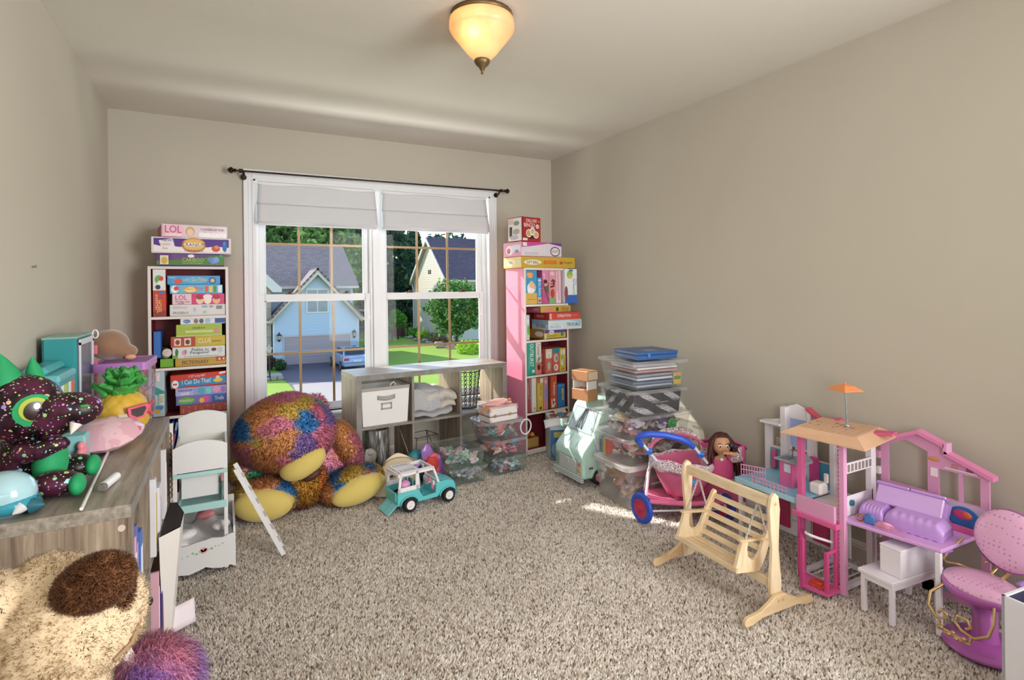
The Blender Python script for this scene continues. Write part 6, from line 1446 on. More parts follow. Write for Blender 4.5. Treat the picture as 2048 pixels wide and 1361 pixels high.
jumble('craft_things', 'olive, pink and patterned craft things in the second bin', S1, 0, .47, .33, .126, ('#a89a3a', '#c4687a', '#e0d8dc', '#3a3a44', '#d8a9b4', '#8f8a3a', '#d8c8b8', '#f0ecee', '#b06a7a'), 64, 12, cat='craft things', size=(.05, .1))
m = MB()
for k, c in enumerate(range(6)): m.box(-.02, .02, -.04+k*.013, -.04+(k+1)*.013, 0, .10, k)
tag(m.build('striped_pack', [P(c, .6) for c in ('#c84a3a', '#d8903a', '#d8c04a', '#4a9a5a', '#3a7ab0', '#7a4a8a')], loc=(S1.x-.215, S1.y+.08, S1.z+.012)), 'rainbow striped pack against the left wall of the second bin', 'pack')
S2 = S1+Vector((-.006, -.005, .149)); clear_bin('flat clear bin third from the bottom with a green bow inside', S2, R(0), .515, .37, .126, BINC, LIDC, r=.03)
jumble('craft_things', 'white, pink and mint things in the third bin', S2, 0, .47, .33, .098, ('#f0ecee', '#e4b8c0', '#b87a86', '#bfe0d0', '#d8d4e4', '#c9b06a', '#8a3a4a', '#e8e4e8', '#7a5aa0'), 56, 13, cat='craft things', size=(.05, .095))
m = MB()
for k in range(10):
    a = k*.628; m.ell((.022*math.cos(a), .006, .022*math.sin(a)), (.014, .008, .014), 8, 6)
m.ell((0, 0, 0), .014, 8, 6)
tag(m.build('green_bow', P('#2f9a4a', .4), loc=(S2.x+.115, S2.y-.155, S2.z+.055)), 'green ribbon bow pressed to the front of the third bin', 'bow')
S3 = Vector((2.275, 2.60, S2.z+.1265)); S3r = R(-5)
clear_bin('clear bin with black and white patterned lining, fourth from the bottom', S3, S3r, .40, .365, .158, BINC, LIDC, r=.012, taper=.08)
def liner():
    m, nt, out = nmat('white_dashes_on_black'); b = N(nt, 'ShaderNodeBsdfPrincipled'); b.inputs['Roughness'].default_value = .7
    tc = N(nt, 'ShaderNodeTexCoord'); mp = N(nt, 'ShaderNodeMapping'); mp.inputs['Rotation'].default_value = (0, R(17), 0); mp.inputs['Scale'].default_value = (1, 1, 1)
    wv = N(nt, 'ShaderNodeTexWave'); wv.wave_type = 'BANDS'; wv.bands_direction = 'DIAGONAL'; wv.inputs['Scale'].default_value = 5.6; wv.inputs['Distortion'].default_value = .9; wv.inputs['Detail Scale'].default_value = 2
    vo = N(nt, 'ShaderNodeTexVoronoi'); vo.inputs['Scale'].default_value = 150; vo.inputs['Randomness'].default_value = .2
    a = N(nt, 'ShaderNodeMath', operation='GREATER_THAN'); a.inputs[1].default_value = .62; c = N(nt, 'ShaderNodeMath', operation='LESS_THAN'); c.inputs[1].default_value = .42
    mu = N(nt, 'ShaderNodeMath', operation='MULTIPLY'); mx = N(nt, 'ShaderNodeMix', data_type='RGBA'); mx.inputs['A'].default_value = lin('#17151b'); mx.inputs['B'].default_value = lin('#e4e4ea')
    ad = N(nt, 'ShaderNodeVectorMath', operation='ADD')
    nt.links.new(tc.outputs['Object'], mp.inputs[0]); nt.links.new(mp.outputs[0], wv.inputs[0]); nt.links.new(tc.outputs['Object'], vo.inputs['Vector'])
    nt.links.new(wv.outputs['Fac'], a.inputs[0]); nt.links.new(vo.outputs['Distance'], c.inputs[0]); nt.links.new(a.outputs[0], mu.inputs[0]); nt.links.new(c.outputs[0], mu.inputs[1])
    nt.links.new(mu.outputs[0], mx.inputs['Factor']); nt.links.new(mx.outputs['Result'], b.inputs['Base Color']); nt.links.new(b.outputs[0], out.inputs[0])
    w, d, h = .345, .31, .142; q = MB(); k = .93
    v = [(-w/2*k, -d/2*k, .008), (w/2*k, -d/2*k, .008), (w/2*k, d/2*k, .008), (-w/2*k, d/2*k, .008), (-w/2, -d/2, h), (w/2, -d/2, h), (w/2, d/2, h), (-w/2, d/2, h)]
    q.add(v, [(0, 3, 2, 1), (4, 5, 6, 7), (0, 1, 5, 4), (1, 2, 6, 5), (2, 3, 7, 6), (3, 0, 4, 7)])
    tag(q.build('patterned_box', m, loc=S3, rot=(0, 0, S3r)), 'black box with slanting rows of white dashes inside the fourth bin', 'box')
liner()
S4 = S3+Vector((.010, .005, .1585)); clear_bin('topmost clear bin of the tall stack, holding folders', S4, R(-4), .41, .37, .166, BINC, LIDC, r=.02, taper=.12)
for k, (z, c, dx, rr) in enumerate(((.010, '#9aa8bc', 0, 2), (.028, '#5f6f86', -.01, -3), (.050, '#c9ccd6', .008, 1), (.070, '#8a90a0', -.004, 3), (.094, '#b58a86', .004, -2), (.112, '#d8d4d6', .006, 2), (.128, '#a8a4ac', -.006, -3))):
    m = MB(); m.box(-.15, .15, -.13, .13, 0, .013, bev=.002)
    tag(m.build('folder', P(c, .6, var=.2, vs=9), loc=S4+Vector((dx, -.006, z)), rot=(0, 0, R(-4+rr))), 'folder in the topmost clear bin, %s layer from the bottom' % ('first', 'second', 'third', 'fourth', 'fifth', 'sixth', 'seventh')[k], 'folder', 'folders in the topmost clear bin')
m = MB(); m.box(-.028, .028, -.003, .003, 0, .07, 0, bev=.001); m.rect(-.024, .024, .03, .05, 1, -.0035); m.disc(.0, .058, .016, .008, 2, -.0036)
tag(m.build('crayon_pack', [P('#c9a63a', .5), P('#3f7a4a', .5), P('#d8803a', .5)], loc=S4+Vector((.135, -.155, .012)), rot=(0, 0, R(-4))), 'yellow crayon pack at the right front of the topmost bin', 'crayon pack')
t = thing('blue_box', 'flat dark blue lidded box on top of the tall bin stack', 'box', S4+Vector((.025, .0, .1665)), R(-6))
NB = P('#2f5a94', .4, var=.05, coat=.1, name='blue_plastic')
MB().box(-.145, .145, -.125, .125, 0, .028, bev=.003).build('box_base', NB, t); MB().box(-.148, .148, -.128, .128, .029, .048, bev=.003).build('box_lid', NB, t)
MB().box(-.075, -.055, -.132, -.127, .014, .040, bev=.002).build('clasp', P('#4a78b4', .3), t)
MB().box(-.05, .03, -.08, -.01, .0482, .0492).build('label_sheet', P('#8a94a0', .6), t)

# ================================================================ STROLLER AND DOLL
def floral():
    return patchmat(('#efe9ea', '#f2eef0', '#d8a4b0', '#efe9ea', '#a9b9cf', '#f2eeee', '#b04a5c', '#efe9ea', '#5f7f86', '#d87a92', '#3f3f52'), 46, .8, 'floral_cloth')
def stroller():
    t = thing('doll_stroller', 'pink and blue doll stroller with floral cloth trim', 'doll stroller', (2.215, 2.195, 0), R(-32))
    BLU = P('#2f55c4', .4, var=.04, name='blue_foam'); SKY = P('#4f86cf', .5); PK = P('#d46a94', .7, var=.06, vs=14, bump=.2, bs=90, name='pink_cloth'); HUB = P('#c4365a', .4); WT = P('#dcdfe4', .35); FL = floral()
    # local: x across (left wheel -x), y back is +y (away from the photographer is the canopy side), wheels
    for x, y, r in ((-.235, -.02, .082), (.215, .03, .078), (-.19, .14, .06), (.225, .20, .06)):
        o = wheel(t, 0, 0, 0, r, .024, HUB, BLU, 3, -1, tread=0); o.location = (x, y, r); o.rotation_euler = (0, 0, R(-58))
    def tube(nm, pts, r=.008, mat=WT): return MB().tube(pts, r, 8).build(nm, mat, t)
    for s in (-1, 1):
        x = s*.185
        tube('leg_tube', [(x*1.2, -.02, .065), (x*.85, .14, .30), (x*.8, .24, .36)])
        tube('leg_tube', [(x*1.08, .165, .06), (x*.95, .10, .25), (x*.95, -.08, .37)])
    # curved handle with blue grip
    tube('handle_tube', [(-.165, -.08, .36), (-.252, -.15, .475)]); tube('handle_tube', [(.100, -.08, .35), (.012, -.15, .46)])
    m = MB(); m.tube([(-.252, -.15, .462), (-.276, -.165, .492), (-.270, -.18, .518), (-.215, -.185, .530), (-.135, -.18, .523), (-.06, -.17, .503), (-.012, -.16, .478), (.012, -.15, .452)], [.014, .016, .017, .017, .017, .017, .016, .013], 10); m.build('handle_grip', BLU, t)
    for x, y, z in ((-.21, -.115, .42), (.055, -.115, .405)): MB().box(-.018, .018, -.012, .012, -.016, .016, bev=.004, M=rotm(R(30), 0, 0, (x, y, z))).build('clamp', P('#3f6fd0', .4), t)
    MB().tube([(-.235, -.02, .064), (.215, .03, .064)], .006, 8).build('axle', WT, t); MB().tube([(-.19, .13, .058), (.225, .20, .058)], .006, 8).build('axle', WT, t)
    # hanging seat tub
    def tub(u, v):
        a = u*2*math.pi; k = 1-.48*v**1.4
        return (.170*math.cos(a)*k, .03+.135*math.sin(a)*k, .335-.185*v+.014*math.sin(a*2)*(1-v)+.004*math.sin(a*9)*v)
    m = MB(); m.grid(tub, 36, 12); o = m.build('seat_cloth', PK, t); s = o.modifiers.new('s', 'SOLIDIFY'); s.thickness = .004
    m = MB(); m.grid(lambda u, v: (.174*math.cos(u*6.2832)*(1+.05*math.sin(v*3.14)), .03+.139*math.sin(u*6.2832)*(1+.05*math.sin(v*3.14)), .350-.055*v+.010*math.sin(u*12.566)*(1-v)+.005*math.sin(u*50)), 60, 5); o = m.build('floral_band', FL, t); s = o.modifiers.new('s', 'SOLIDIFY'); s.thickness = .004
    m = MB(); m.grid(lambda u, v: (.17*math.cos(math.pi*(.02+.96*u))*(.96-.1*v), .10+.10*math.sin(math.pi*u)+.06*v, .335+.085*math.sin(math.pi*u)*(1-.2*v)+.05*v), 22, 8); o = m.build('folded_canopy', FL, t); s = o.modifiers.new('s', 'SOLIDIFY'); s.thickness = .006
    MB().tube([(.172*math.cos(math.pi*(.02+.96*k/14)), .095+.10*math.sin(math.pi*k/14), .342+.088*math.sin(math.pi*k/14)) for k in range(15)], .009, 8).build('canopy_piping', PK, t)
    m = MB(); m.grid(lambda u, v: ((u-.5)*.40, -.055+.20*v, .135-.025*math.sin(math.pi*u)*math.sin(math.pi*v)), 14, 8); o = m.build('lower_shelf', PK, t); s = o.modifiers.new('s', 'SOLIDIFY'); s.thickness = .005
    MB().tube([(-.20, -.06, .135), (0, -.065, .125), (.20, -.05, .135)], .014, 8).build('shelf_roll', PK, t)
    m = MB(); m.grid(lambda u, v: (-.06+.12*u, .02+.07*v, .150+.045*math.sin(math.pi*u)*math.sin(math.pi*v)), 10, 8); m.build('floral_bundle', FL, t)
    MB().box(-.01, .03, -.14, -.115, .25, .275, bev=.006).build('buckle', P('#4f86cf', .4), t)
stroller()
t = thing('floral_doll_seat', 'pink doll carrier with floral lining pushed in behind the stroller', 'doll carrier', (2.475, 2.165, .0), R(-60))
PKC = P('#cf5f8c', .7, var=.06, bump=.2, bs=90)
m = MB(); m.grid(lambda u, v: (.125*math.cos(math.pi*u), -.02-.075*math.sin(math.pi*u)*(1-.15*v), .10+.30*v+.015*math.sin(u*12)), 20, 10); o = m.build('seat_shell', PKC, t); s = o.modifiers.new('s', 'SOLIDIFY'); s.thickness = .008
m = MB(); m.grid(lambda u, v: (.115*math.cos(math.pi*u), -.03-.078*math.sin(math.pi*u), .235+.16*v+.012*math.sin(u*14)), 20, 6); o = m.build('floral_lining', floral(), t); s = o.modifiers.new('s', 'SOLIDIFY'); s.thickness = .005
m = MB(); m.grid(lambda u, v: (-.12+.24*u, .02+.05*v, .40-.03*v+.03*math.sin(u*3.14)), 10, 4); o = m.build('top_flap', PKC, t); s = o.modifiers.new('s', 'SOLIDIFY'); s.thickness = .008
MB().tube([(-.11, .0, 0), (-.115, -.01, .2), (-.11, 0, .39)], .007, 8).build('frame_tube', P('#dcdfe4', .35), t); MB().tube([(.11, .0, 0), (.115, -.01, .2), (.11, 0, .39)], .007, 8).build('frame_tube', P('#dcdfe4', .35), t)
def doll():
    c = at(1443, 890, 2.06); t = thing('doll', 'doll with long dark red hair and pink sleeve flopped over the stroller', 'doll', c, R(-35))
    SK = P('#c99a78', .5, var=.03, sss=.1, name='doll_skin'); HR = P('#4a1d1a', .5, var=.3, vs=30, stretch=(8, 8, .6), bump=.5, bs=60, name='doll_hair'); PKD = P('#cf4f86', .7, var=.1)
    # head, neck, shoulders, arms: one skin-like lathe plus face
    def face(d): return 1+(.10 if abs(d.x) < .22 and d.y < -.8 and -.15 < d.z < .12 else 0)*(1-abs(d.x)*4)-.06*max(0, -d.z-.4)
    MB().ell((0, 0, 0), (.046, .050, .055), 26, 20, fn=face).build('head', SK, t)
    hd = t.children[-1]
    for s in (-1, 1):
        e = MB().ell((s*.018, -.0455, .004), (.0095, .005, .0075), 12, 8).build('eye', P('#f0ece8', .2), hd); MB().ell((s*.018, -.0495, .003), (.005, .0025, .005), 10, 6).build('iris', P('#4a3526', .2), e)
        MB().tube([(s*.010, -.0470, .016), (s*.018, -.0480, .019), (s*.027, -.0440, .016)], .0016, 5).build('eyebrow', P('#4a2a1c', .6), hd)
    m = MB(); m.ell((0, -.0475, -.022), (.011, .004, .0035), 12, 6); m.build('lips', P('#b85a5a', .4), hd)
    g = random.Random(4); m = MB(); m.ell((0, .010, .012), (.052, .050, .054), 22, 14, fn=lambda d: 1 if d.y > -.45 or d.z > .55 else .80)
    for k in range(46):
        a = R(-20+220*k/45.0); x, y = .048*math.cos(a), .004+.046*math.sin(a); L = g.uniform(.12, .20) if k < 16 else g.uniform(.07, .15)
        sx = 1 if x > 0 else -1; w = g.uniform(-.012, .012)
        m.tube([(x*.55, y*.6, .055), (x*1.08, y*1.05, .02), (x*1.25+w+(.018 if k < 16 else 0), y*1.1, -.05), (x*1.3+w*1.5+(.032 if k < 16 else 0), y*1.12-.01, -L*.75), (x*1.28+w*2+(.036 if k < 16 else 0), y*1.1-.012, -L)], [.007, .010, .009, .006, .002], 6)
    m.build('hair', HR, t, kind='stuff')
    m = MB(); m.tube([(0, .005, -.045), (0, .008, -.070)], .017, 10); m.ell((0, .010, -.105), (.052, .034, .048), 18, 12); m.build('torso', SK, t)
    m = MB(); m.grid(lambda u, v: ((.058+.008*v)*math.cos(u*6.2832), .010+(.040+.008*v)*math.sin(u*6.2832), -.075-.10*v), 20, 6); m.ell((.055, -.012, -.060), (.036, .028, .030), 14, 10); m.build('pink_dress', PKD, t)
    m = MB(); m.tube([(.050, -.02, -.065), (.070, -.05, -.055), (.050, -.068, -.030), (.022, -.066, -.026)], [.015, .014, .011, .010], 10); m.ell((.014, -.066, -.026), (.013, .010, .009), 10, 8)
    for q in range(4): m.tube([(.012, -.070+.003*q, -.022-.004*q), (-.002, -.074+.003*q, -.018-.004*q), (-.008, -.070+.003*q, -.020-.004*q)], .0034, 6)
    m.tube([(.018, -.070, -.018), (.010, -.076, -.008)], .004, 6); m.build('arm', SK, t)
    m = MB(); m.tube([(.055, -.02, -.065), (.074, -.05, -.053), (.056, -.066, -.034)], [.024, .022, .017], 12); m.build('sleeve', floral(), t)
    m = MB(); m.ell((.040, -.050, .012), (.016, .012, .014), 10, 8); m.ell((.058, -.046, .004), (.016, .012, .014), 10, 8); m.build('dark_bow', P('#3a2a36', .5), t)
doll()

# ================================================================ WOODEN SWING
def swing():
    t = thing('doll_swing', 'pale pine doll porch swing hanging in its A frame', 'doll swing', (1.93, 1.895, 0), R(-92))
    PN = wood(('#d9bd94', '#e2caa4', '#ecd9b8', '#e6cfa9'), (5, 5, .9), 5, .5, .05, 'pale_pine'); PX = wood(('#d9bd94', '#e2caa4', '#ecd9b8', '#e6cfa9'), (.9, 5, 5), 5, .5, .05, 'pale_pine_across')
    L = .47
    # local x along the bar; -y faces the room
    for x in (0, L):
        e = .016
        prof = [(-.026, .02), (-.030, .12), (-.022, .19), (-.018, .25), (-.026, .33), (-.030, .40), (-.020, .452), (0, .468), (.020, .452), (.028, .40), (.022, .33), (.018, .25), (.024, .19), (.032, .12), (.028, .02)]
        o = MB().prism(prof, x-e/2, x+e/2, 'x').build('post', PN, t); b = o.modifiers.new('b', 'BEVEL'); b.width = .002
        foot = [(-.19, 0), (-.195, .014), (-.185, .030), (-.165, .034), (-.11, .038), (-.055, .062), (-.028, .078), (.028, .078), (.055, .062), (.11, .038), (.165, .034), (.185, .030), (.195, .014), (.19, 0), (.15, .0), (.10, .014), (-.10, .014), (-.15, 0)]
        o = MB().prism(foot, x+(.010 if x else -.028), x+(.028 if x else -.010), 'x').build('foot', PX if False else wood(('#cfae84', '#dcc096', '#e6cfa8'), (5, .9, 5), 5, .5, .05, 'pine_foot'), t); b = o.modifiers.new('b', 'BEVEL'); b.width = .003
        xs = x+(.008 if x else -.008); sg = 1 if x else -1
        for z, y in ((.425, 0), (.058, -.012), (.058, .012)): MB().cyl((x, y, z), (x+sg*(.0105 if z > .1 else .030), y, z), .006, n=10).build('dowel_cap', P('#c9a878', .5), t)
    o = MB().box(0, L, -.011, .011, .405, .447, bev=.002).build('top_bar', PX, t)
    o = MB().box(0, L, -.009, .009, .085, .122, bev=.002).build('lower_rail', PX, t)
    # bench, tipped back a little
    s0, s1 = .075, .395; M = rotm(R(-8), 0, 0, (0, -.018, .142)) @ Matrix.Diagonal((1, 1, .94, 1))
    def part(nm, m, mat): return m.build(nm, mat, t)
    for x in (s0, s1):
        side = [(-.105, -.012), (-.118, .012), (-.095, .118), (-.085, .126), (-.062, .124), (-.064, .085), (-.056, .055), (-.032, .036), (-.005, .042), (.012, .066), (.030, .120), (.072, .215), (.082, .224), (.094, .216), (.090, .195), (.045, .04), (.02, -.012)]
        o = MB().prism(side, x-.007, x+.007, 'x', M=M).build('bench_side', PN, t)
        o = MB().box(x-.011, x+.011, -.108, .055, .116, .127, bev=.002, M=M).build('armrest', wood(('#cfae84', '#dcc096', '#e6cfa8'), (5, .9, 5), 5, .5, .05, 'pine_foot'), t)
    for k in range(4):
        y = -.100+k*.030; MB().box(s0, s1, y, y+.022, -.004, .004, bev=.001, M=M).build('seat_slat', PX, t)
    MB().box(s0-.012, s1+.012, -.120, -.108, -.008, .012, bev=.001, M=M).build('front_rail', PX, t)
    for k in range(5):
        f = k/4; y = .024+.056*f; z = .030+.165*f
        MB().box(s0, s1, -.004, .004, -.0125, .0125, bev=.001, M=M @ rotm(R(-18), 0, 0, (0, y, z))).build('back_slat', PX, t)
    # twisted ropes
    CH = P('#b9b2a8', .6, var=.3, vs=200, name='twisted_cord')
    for x in (s0-.002, s1+.002):
        for yb, zb in ((-.075, .13), (.045, .155)):
            b = M @ Vector((x, yb, zb-.01)); a = Vector((x, 0, .408)); n_ = 26; m = MB()
            for ph in (0, math.pi):
                m.tube([tuple(a.lerp(b, k/n_)+Vector((.0028*math.cos(k*1.25+ph), .0028*math.sin(k*1.25+ph), 0))) for k in range(n_+1)], .0028, 5)
            m.build('rope', CH, t, kind='stuff')
        MB().cyl((x, 0, .398), (x, 0, .412), .004, n=8).build('screw_eye', P('#8a8a8a', .3, metal=.8), t)
swing()

# ================================================================ DOLLHOUSE
def dollhouse():
    t = thing('dollhouse', 'large pink and white fold-out dollhouse against the right wall', 'dollhouse', (2.25, 1.42, 0), 0)
    O = Vector((2.25, 1.42, 0))
    W = P('#e6e2e8', .4, var=.02, name='white_plastic'); PK = P('#d8659c', .4, var=.03, name='pink_plastic'); LP = P('#dba0c6', .4, var=.03, name='light_pink_plastic'); HP = P('#cf4c8c', .4, var=.03); LV = P('#d0a0da', .4, var=.03, name='lavender_plastic'); BLF = P('#8cc8e2', .45, var=.04, name='sky_blue_floor'); ORG = P('#d3ab8c', .5, var=.05, name='tan_roof_plastic')
    def bx(nm, x0, x1, y0, y1, z0, z1, mat, par=None, bev=.0015):
        m = MB(); m.box(x0-O.x, x1-O.x, y0-O.y, y1-O.y, z0, z1, bev=bev); return m.build(nm, mat, par or t)
    def frame(nm, xp, th, outer, holes, mat, par=None):
        """upright panel in the y-z plane at depth xp with rectangular openings, from strips between the openings"""
        y0, y1, z0, z1 = outer; ys = sorted({y0, y1, *[a for h in holes for a in h[:2]]}); zs = sorted({z0, z1, *[a for h in holes for a in h[2:]]}); m = MB()
        for i in range(len(ys)-1):
            for k in range(len(zs)-1):
                cy, cz = (ys[i]+ys[i+1])/2, (zs[k]+zs[k+1])/2
                if not any(h[0] < cy < h[1] and h[2] < cz < h[3] for h in holes): m.box(xp-O.x, xp+th-O.x, ys[i]-O.y, ys[i+1]-O.y, zs[k], zs[k+1])
        return m.build(nm, mat, par or t, kind='stuff' if False else None)
    # ---- left wing: back wall upper storey, blue floor, kitchen panels below
    xb = 2.555
    wl = frame('left_back_wall', xb, .010, (1.555, 1.935, .315, .555), [(1.83, 1.905, .445, .545), (1.60, 1.665, .43, .555)], W)
    m = MB(); m.prism([(1.935-O.y, .575), (1.835-O.y, .60), (1.835-O.y, .66), (1.77-O.y, .685), (1.70-O.y, .66), (1.60-O.y, .60), (1.60-O.y, .555), (1.935-O.y, .555)], xb-O.x, xb+.010-O.x, 'x'); m.build('left_gable', W, t)
    bx('gable_eave', xb-.05, xb+.01, 1.83, 1.945, .565, .577, W); bx('gable_post', xb-.035, xb+.0, 1.805, 1.835, .33, .665, W); bx('gable_post', xb-.02, xb+.0, 1.68, 1.70, .33, .66, W)
    m = MB(); m.prism([(1.70-O.y, .672), (1.595-O.y, .605), (1.595-O.y, .615), (1.70-O.y, .682)], xb-.03-O.x, xb+.012-O.x, 'x'); m.build('roof_strip', P('#b8485c', .5), t)
    for y0, y1, z0, z1, c in ((1.84, 1.925, .335, .435, '#6fb4c4'), (1.56, 1.68, .335, .425, '#5fa8bc'), (1.705, 1.80, .47, .61, '#9fb4e0'), (1.705, 1.80, .335, .44, '#dfe4ee')):
        p = bx('printed_wall', xb-.0025, xb, y0, y1, z0, z1, P(c, .5, var=.05), wl, 0)
    m = MB()
    for r_ in range(9):
        for y0, y1 in ((1.84, 1.925), (1.56, 1.68)): m.box(xb-.0034-O.x, xb-.0022-O.x, y0-O.y, y1-O.y, .338+r_*.0095, .3392+r_*.0095)
    m.build('printed_tile_line', P('#cfe6ea', .5), wl, kind='stuff')
    m = MB(); m.ell((xb-.004-O.x, 1.618-O.y, .385), (.003, .045, .040), 16, 10); m.build('printed_mirror', P('#58b0cc', .3), wl)
    m = MB()
    for k in range(4): m.box(xb-.006-O.x, xb-.002-O.x, 1.712-O.y+k*.021, 1.726-O.y+k*.021, .448, .455+.012*(k % 2), k % 3)
    m.build('printed_dishes', [P('#8a5a4a', .5), P('#c8b8a8', .5), P('#5a4a54', .5)], wl, kind='stuff')
    bx('blue_floor', 2.262, xb, 1.555, 1.90, .318, .330, BLF); bx('floor_edge', 2.258, 2.264, 1.555, 1.90, .306, .332, P('#a8d8ea', .4))
    bx('support_leg', 2.268, 2.284, 1.872, 1.888, 0, .318, W); bx('side_post', 2.545, 2.575, 1.915, 1.945, 0, .56, W)
    lo = bx('lower_back_wall', xb-.01, xb, 1.50, 1.915, .02, .318, W)
    for y0, y1, z0, z1, c in ((1.80, 1.90, .05, .31, '#c2386c'), (1.685, 1.715, .05, .31, '#dcd6dc'), (1.575, 1.675, .04, .31, '#c63f72')): bx('printed_cupboard', xb-.020, xb-.009, y0, y1, z0, z1, P(c, .4, var=.05), lo)
    for k in range(4): bx('oven_drawer', xb-.020, xb-.009, 1.72, 1.79, .05+k*.052, .098+k*.052, P('#e2dce0', .4), lo)
    m = MB(); m.ell((xb-.02-O.x, 1.755-O.y, .282), (.004, .026, .022), 14, 8); m.build('printed_bread', P('#d07a3a', .5), lo)
    m = MB()
    for y, z in ((1.81, .20), (1.81, .28), (1.585, .22)): m.box(xb-.026-O.x, xb-.019-O.x, y-O.y, y+.03-O.y, z, z+.006)
    m.build('printed_handle', P('#e8b8cc', .4), lo, kind='stuff')
    # pink fence rails at the floor's edge
    def rail(nm, y0, y1, x0, x1, z0, h):
        m = MB(); a = Vector((x0-O.x, y0-O.y, 0)); b = Vector((x1-O.x, y1-O.y, 0)); n = 9
        for z in (z0+.004, z0+h*.55, z0+h-.003): m.tube([(a.x, a.y, z), (b.x, b.y, z)], .0028, 6)
        for k in range(n+1):
            p = a.lerp(b, k/n); m.tube([(p.x, p.y, z0), (p.x, p.y, z0+h)], .0022, 6)
        return m.build(nm, LP, t, kind='stuff')
    rail('pink_railing', 1.895, 1.79, 2.30, 2.345, .332, .058); rail('pink_railing', 1.80, 1.62, 2.262, 2.262, .318, .048)
    # kitchen island with grey worktop
    k_ = bx('kitchen_island', 2.355, 2.415, 1.655, 1.720, .330, .452, PK); bx('worktop', 2.335, 2.43, 1.60, 1.735, .452, .462, P('#9aa2a8', .35)); m = MB(); m.box(2.35-O.x, 2.40-O.x, 1.675-O.y, 1.715-O.y, .462, .4635); m.build('sink', P('#6c757c', .3, metal=.5), k_)
    m = MB(); m.tube([(2.41-O.x, 1.69-O.y, .462), (2.41-O.x, 1.69-O.y, .492), (2.395-O.x, 1.69-O.y, .500), (2.383-O.x, 1.69-O.y, .488)], .003, 6); m.build('tap', P('#c9ccd0', .2, metal=.8), k_)
    MB().add([(2.335-O.x, 1.60-O.y, .463), (2.43-O.x, 1.60-O.y, .463), (2.43-O.x, 1.632-O.y, .490), (2.335-O.x, 1.632-O.y, .490)], [(0, 1, 2, 3)]).build('tilted_counter', P('#8f989e', .4), k_)
    bx('printed_note', 2.352, 2.3555, 1.662, 1.695, .40, .44, P('#cfd4e0', .5), k_); bx('pink_locker', 2.52, 2.54, 1.64, 1.68, .33, .45, HP); bx('pink_locker', 2.53, 2.55, 1.872, 1.895, .335, .43, PK)
    # white bathtub chair
    c = bx('white_armchair', 2.37, 2.43, 1.525, 1.585, .332, .385, P('#efeae6', .4), None, .01); bx('chair_back', 2.42, 2.432, 1.525, 1.545, .38, .425, P('#efeae6', .4), c, .004)
    # ---- tower: posts, lift, roof terrace
    for y, x, z1, c, w in ((1.560, 2.255, .655, PK, .024), (1.372, 2.252, .655, LP, .022)): bx('tower_post', x, x+w, y-w, y, .0, z1, c)
    bx('tower_post', 2.49, 2.525, 1.372, 1.398, 0, .655, W); bx('tower_post', 2.49, 2.52, 1.535, 1.56, 0, .655, W)
    m = MB()
    for k in range(34): m.box(2.25-O.x, 2.2535-O.x, 1.3715-O.y, 1.3755-O.y, .05+k*.0175, .058+k*.0175)
    m.build('rack_teeth', HP, t, kind='stuff')
    bx('tower_floor', 2.26, 2.52, 1.375, 1.56, .300, .312, P('#efe4e6', .4))
    bx('tower_side', 2.28, 2.50, 1.372, 1.377, .312, .395, W); r_ = bx('tower_rail', 2.275, 2.495, 1.370, 1.377, .490, .535, W)
    m = MB()
    for k in range(8): m.box(2.285+k*.026-O.x, 2.302+k*.026-O.x, 1.3690-O.y, 1.3702-O.y, .497, .528)
    m.build('rail_slot', P('#8a8076', .6), r_, kind='stuff')
    m = MB(); m.ell((2.335-O.x, 1.370-O.y, .365), (.012, .002, .014), 10, 6); m.ell((2.350-O.x, 1.370-O.y, .362), (.010, .002, .013), 10, 6); m.build('printed_bag', P('#2f6f78', .5), t)
    b = bx('tower_base', 2.245, 2.275, 1.375, 1.56, 0, .018, W); bx('base_strip', 2.262, 2.52, 1.372, 1.395, .0, .020, W); bx('base_strip', 2.262, 2.52, 1.54, 1.56, .0, .020, W); bx('base_strip', 2.50, 2.52, 1.395, 1.54, 0, .02, W)
    for k in range(3): bx('floor_bar', 2.275, 2.50, 1.42+k*.045, 1.426+k*.045, .008, .014, W)
    bx('lift_panel', 2.235, 2.252, 1.382, 1.552, .288, .360, LP); bx('lift_lintel', 2.222, 2.262, 1.366, 1.566, .272, .292, PK)
    # lift car
    for y0, y1, x0, x1, z0, z1 in ((1.465, 1.480, 2.150, 2.165, .01, .215), (1.375, 1.390, 2.175, 2.190, .01, .185), (1.535, 1.548, 2.235, 2.248, .0, .285), (1.378, 1.392, 2.240, 2.255, .0, .285)): bx('lift_post', x0, x1, y0, y1, z0, z1, HP)
    m = MB(); m.prism([(2.150-O.x, 1.480-O.y), (2.172-O.x, 1.372-O.y), (2.262-O.x, 1.368-O.y), (2.262-O.x, 1.545-O.y)], .008, .020, 'z'); m.build('lift_floor', PK, t)
    m = MB(); 
    for a, b_, z in (((2.157, 1.473), (2.242, 1.542), .208), ((2.182, 1.383), (2.248, 1.385), .178), ((2.157, 1.473), (2.182, 1.383), .012)): m.tube([(a[0]-O.x, a[1]-O.y, z), (b_[0]-O.x, b_[1]-O.y, z)], .008, 8)
    m.build('lift_rail', HP, t, kind='stuff')
    m = MB(); m.tube([(2.25-O.x, 1.40-O.y, .205), (2.22-O.x, 1.44-O.y, .213), (2.205-O.x, 1.465-O.y, .218), (2.20-O.x, 1.485-O.y, .222), (2.215-O.x, 1.495-O.y, .222)], [.006, .006, .007, .006, .004], 8); m.build('white_crank', W, t)
    # terrace roof
    m = MB(); z = .652
    c0 = [(2.235, 1.545), (2.475, 1.585), (2.515, 1.345), (2.27, 1.305)]; e0 = [(2.182, 1.590), (2.50, 1.635), (2.575, 1.300), (2.215, 1.245)]
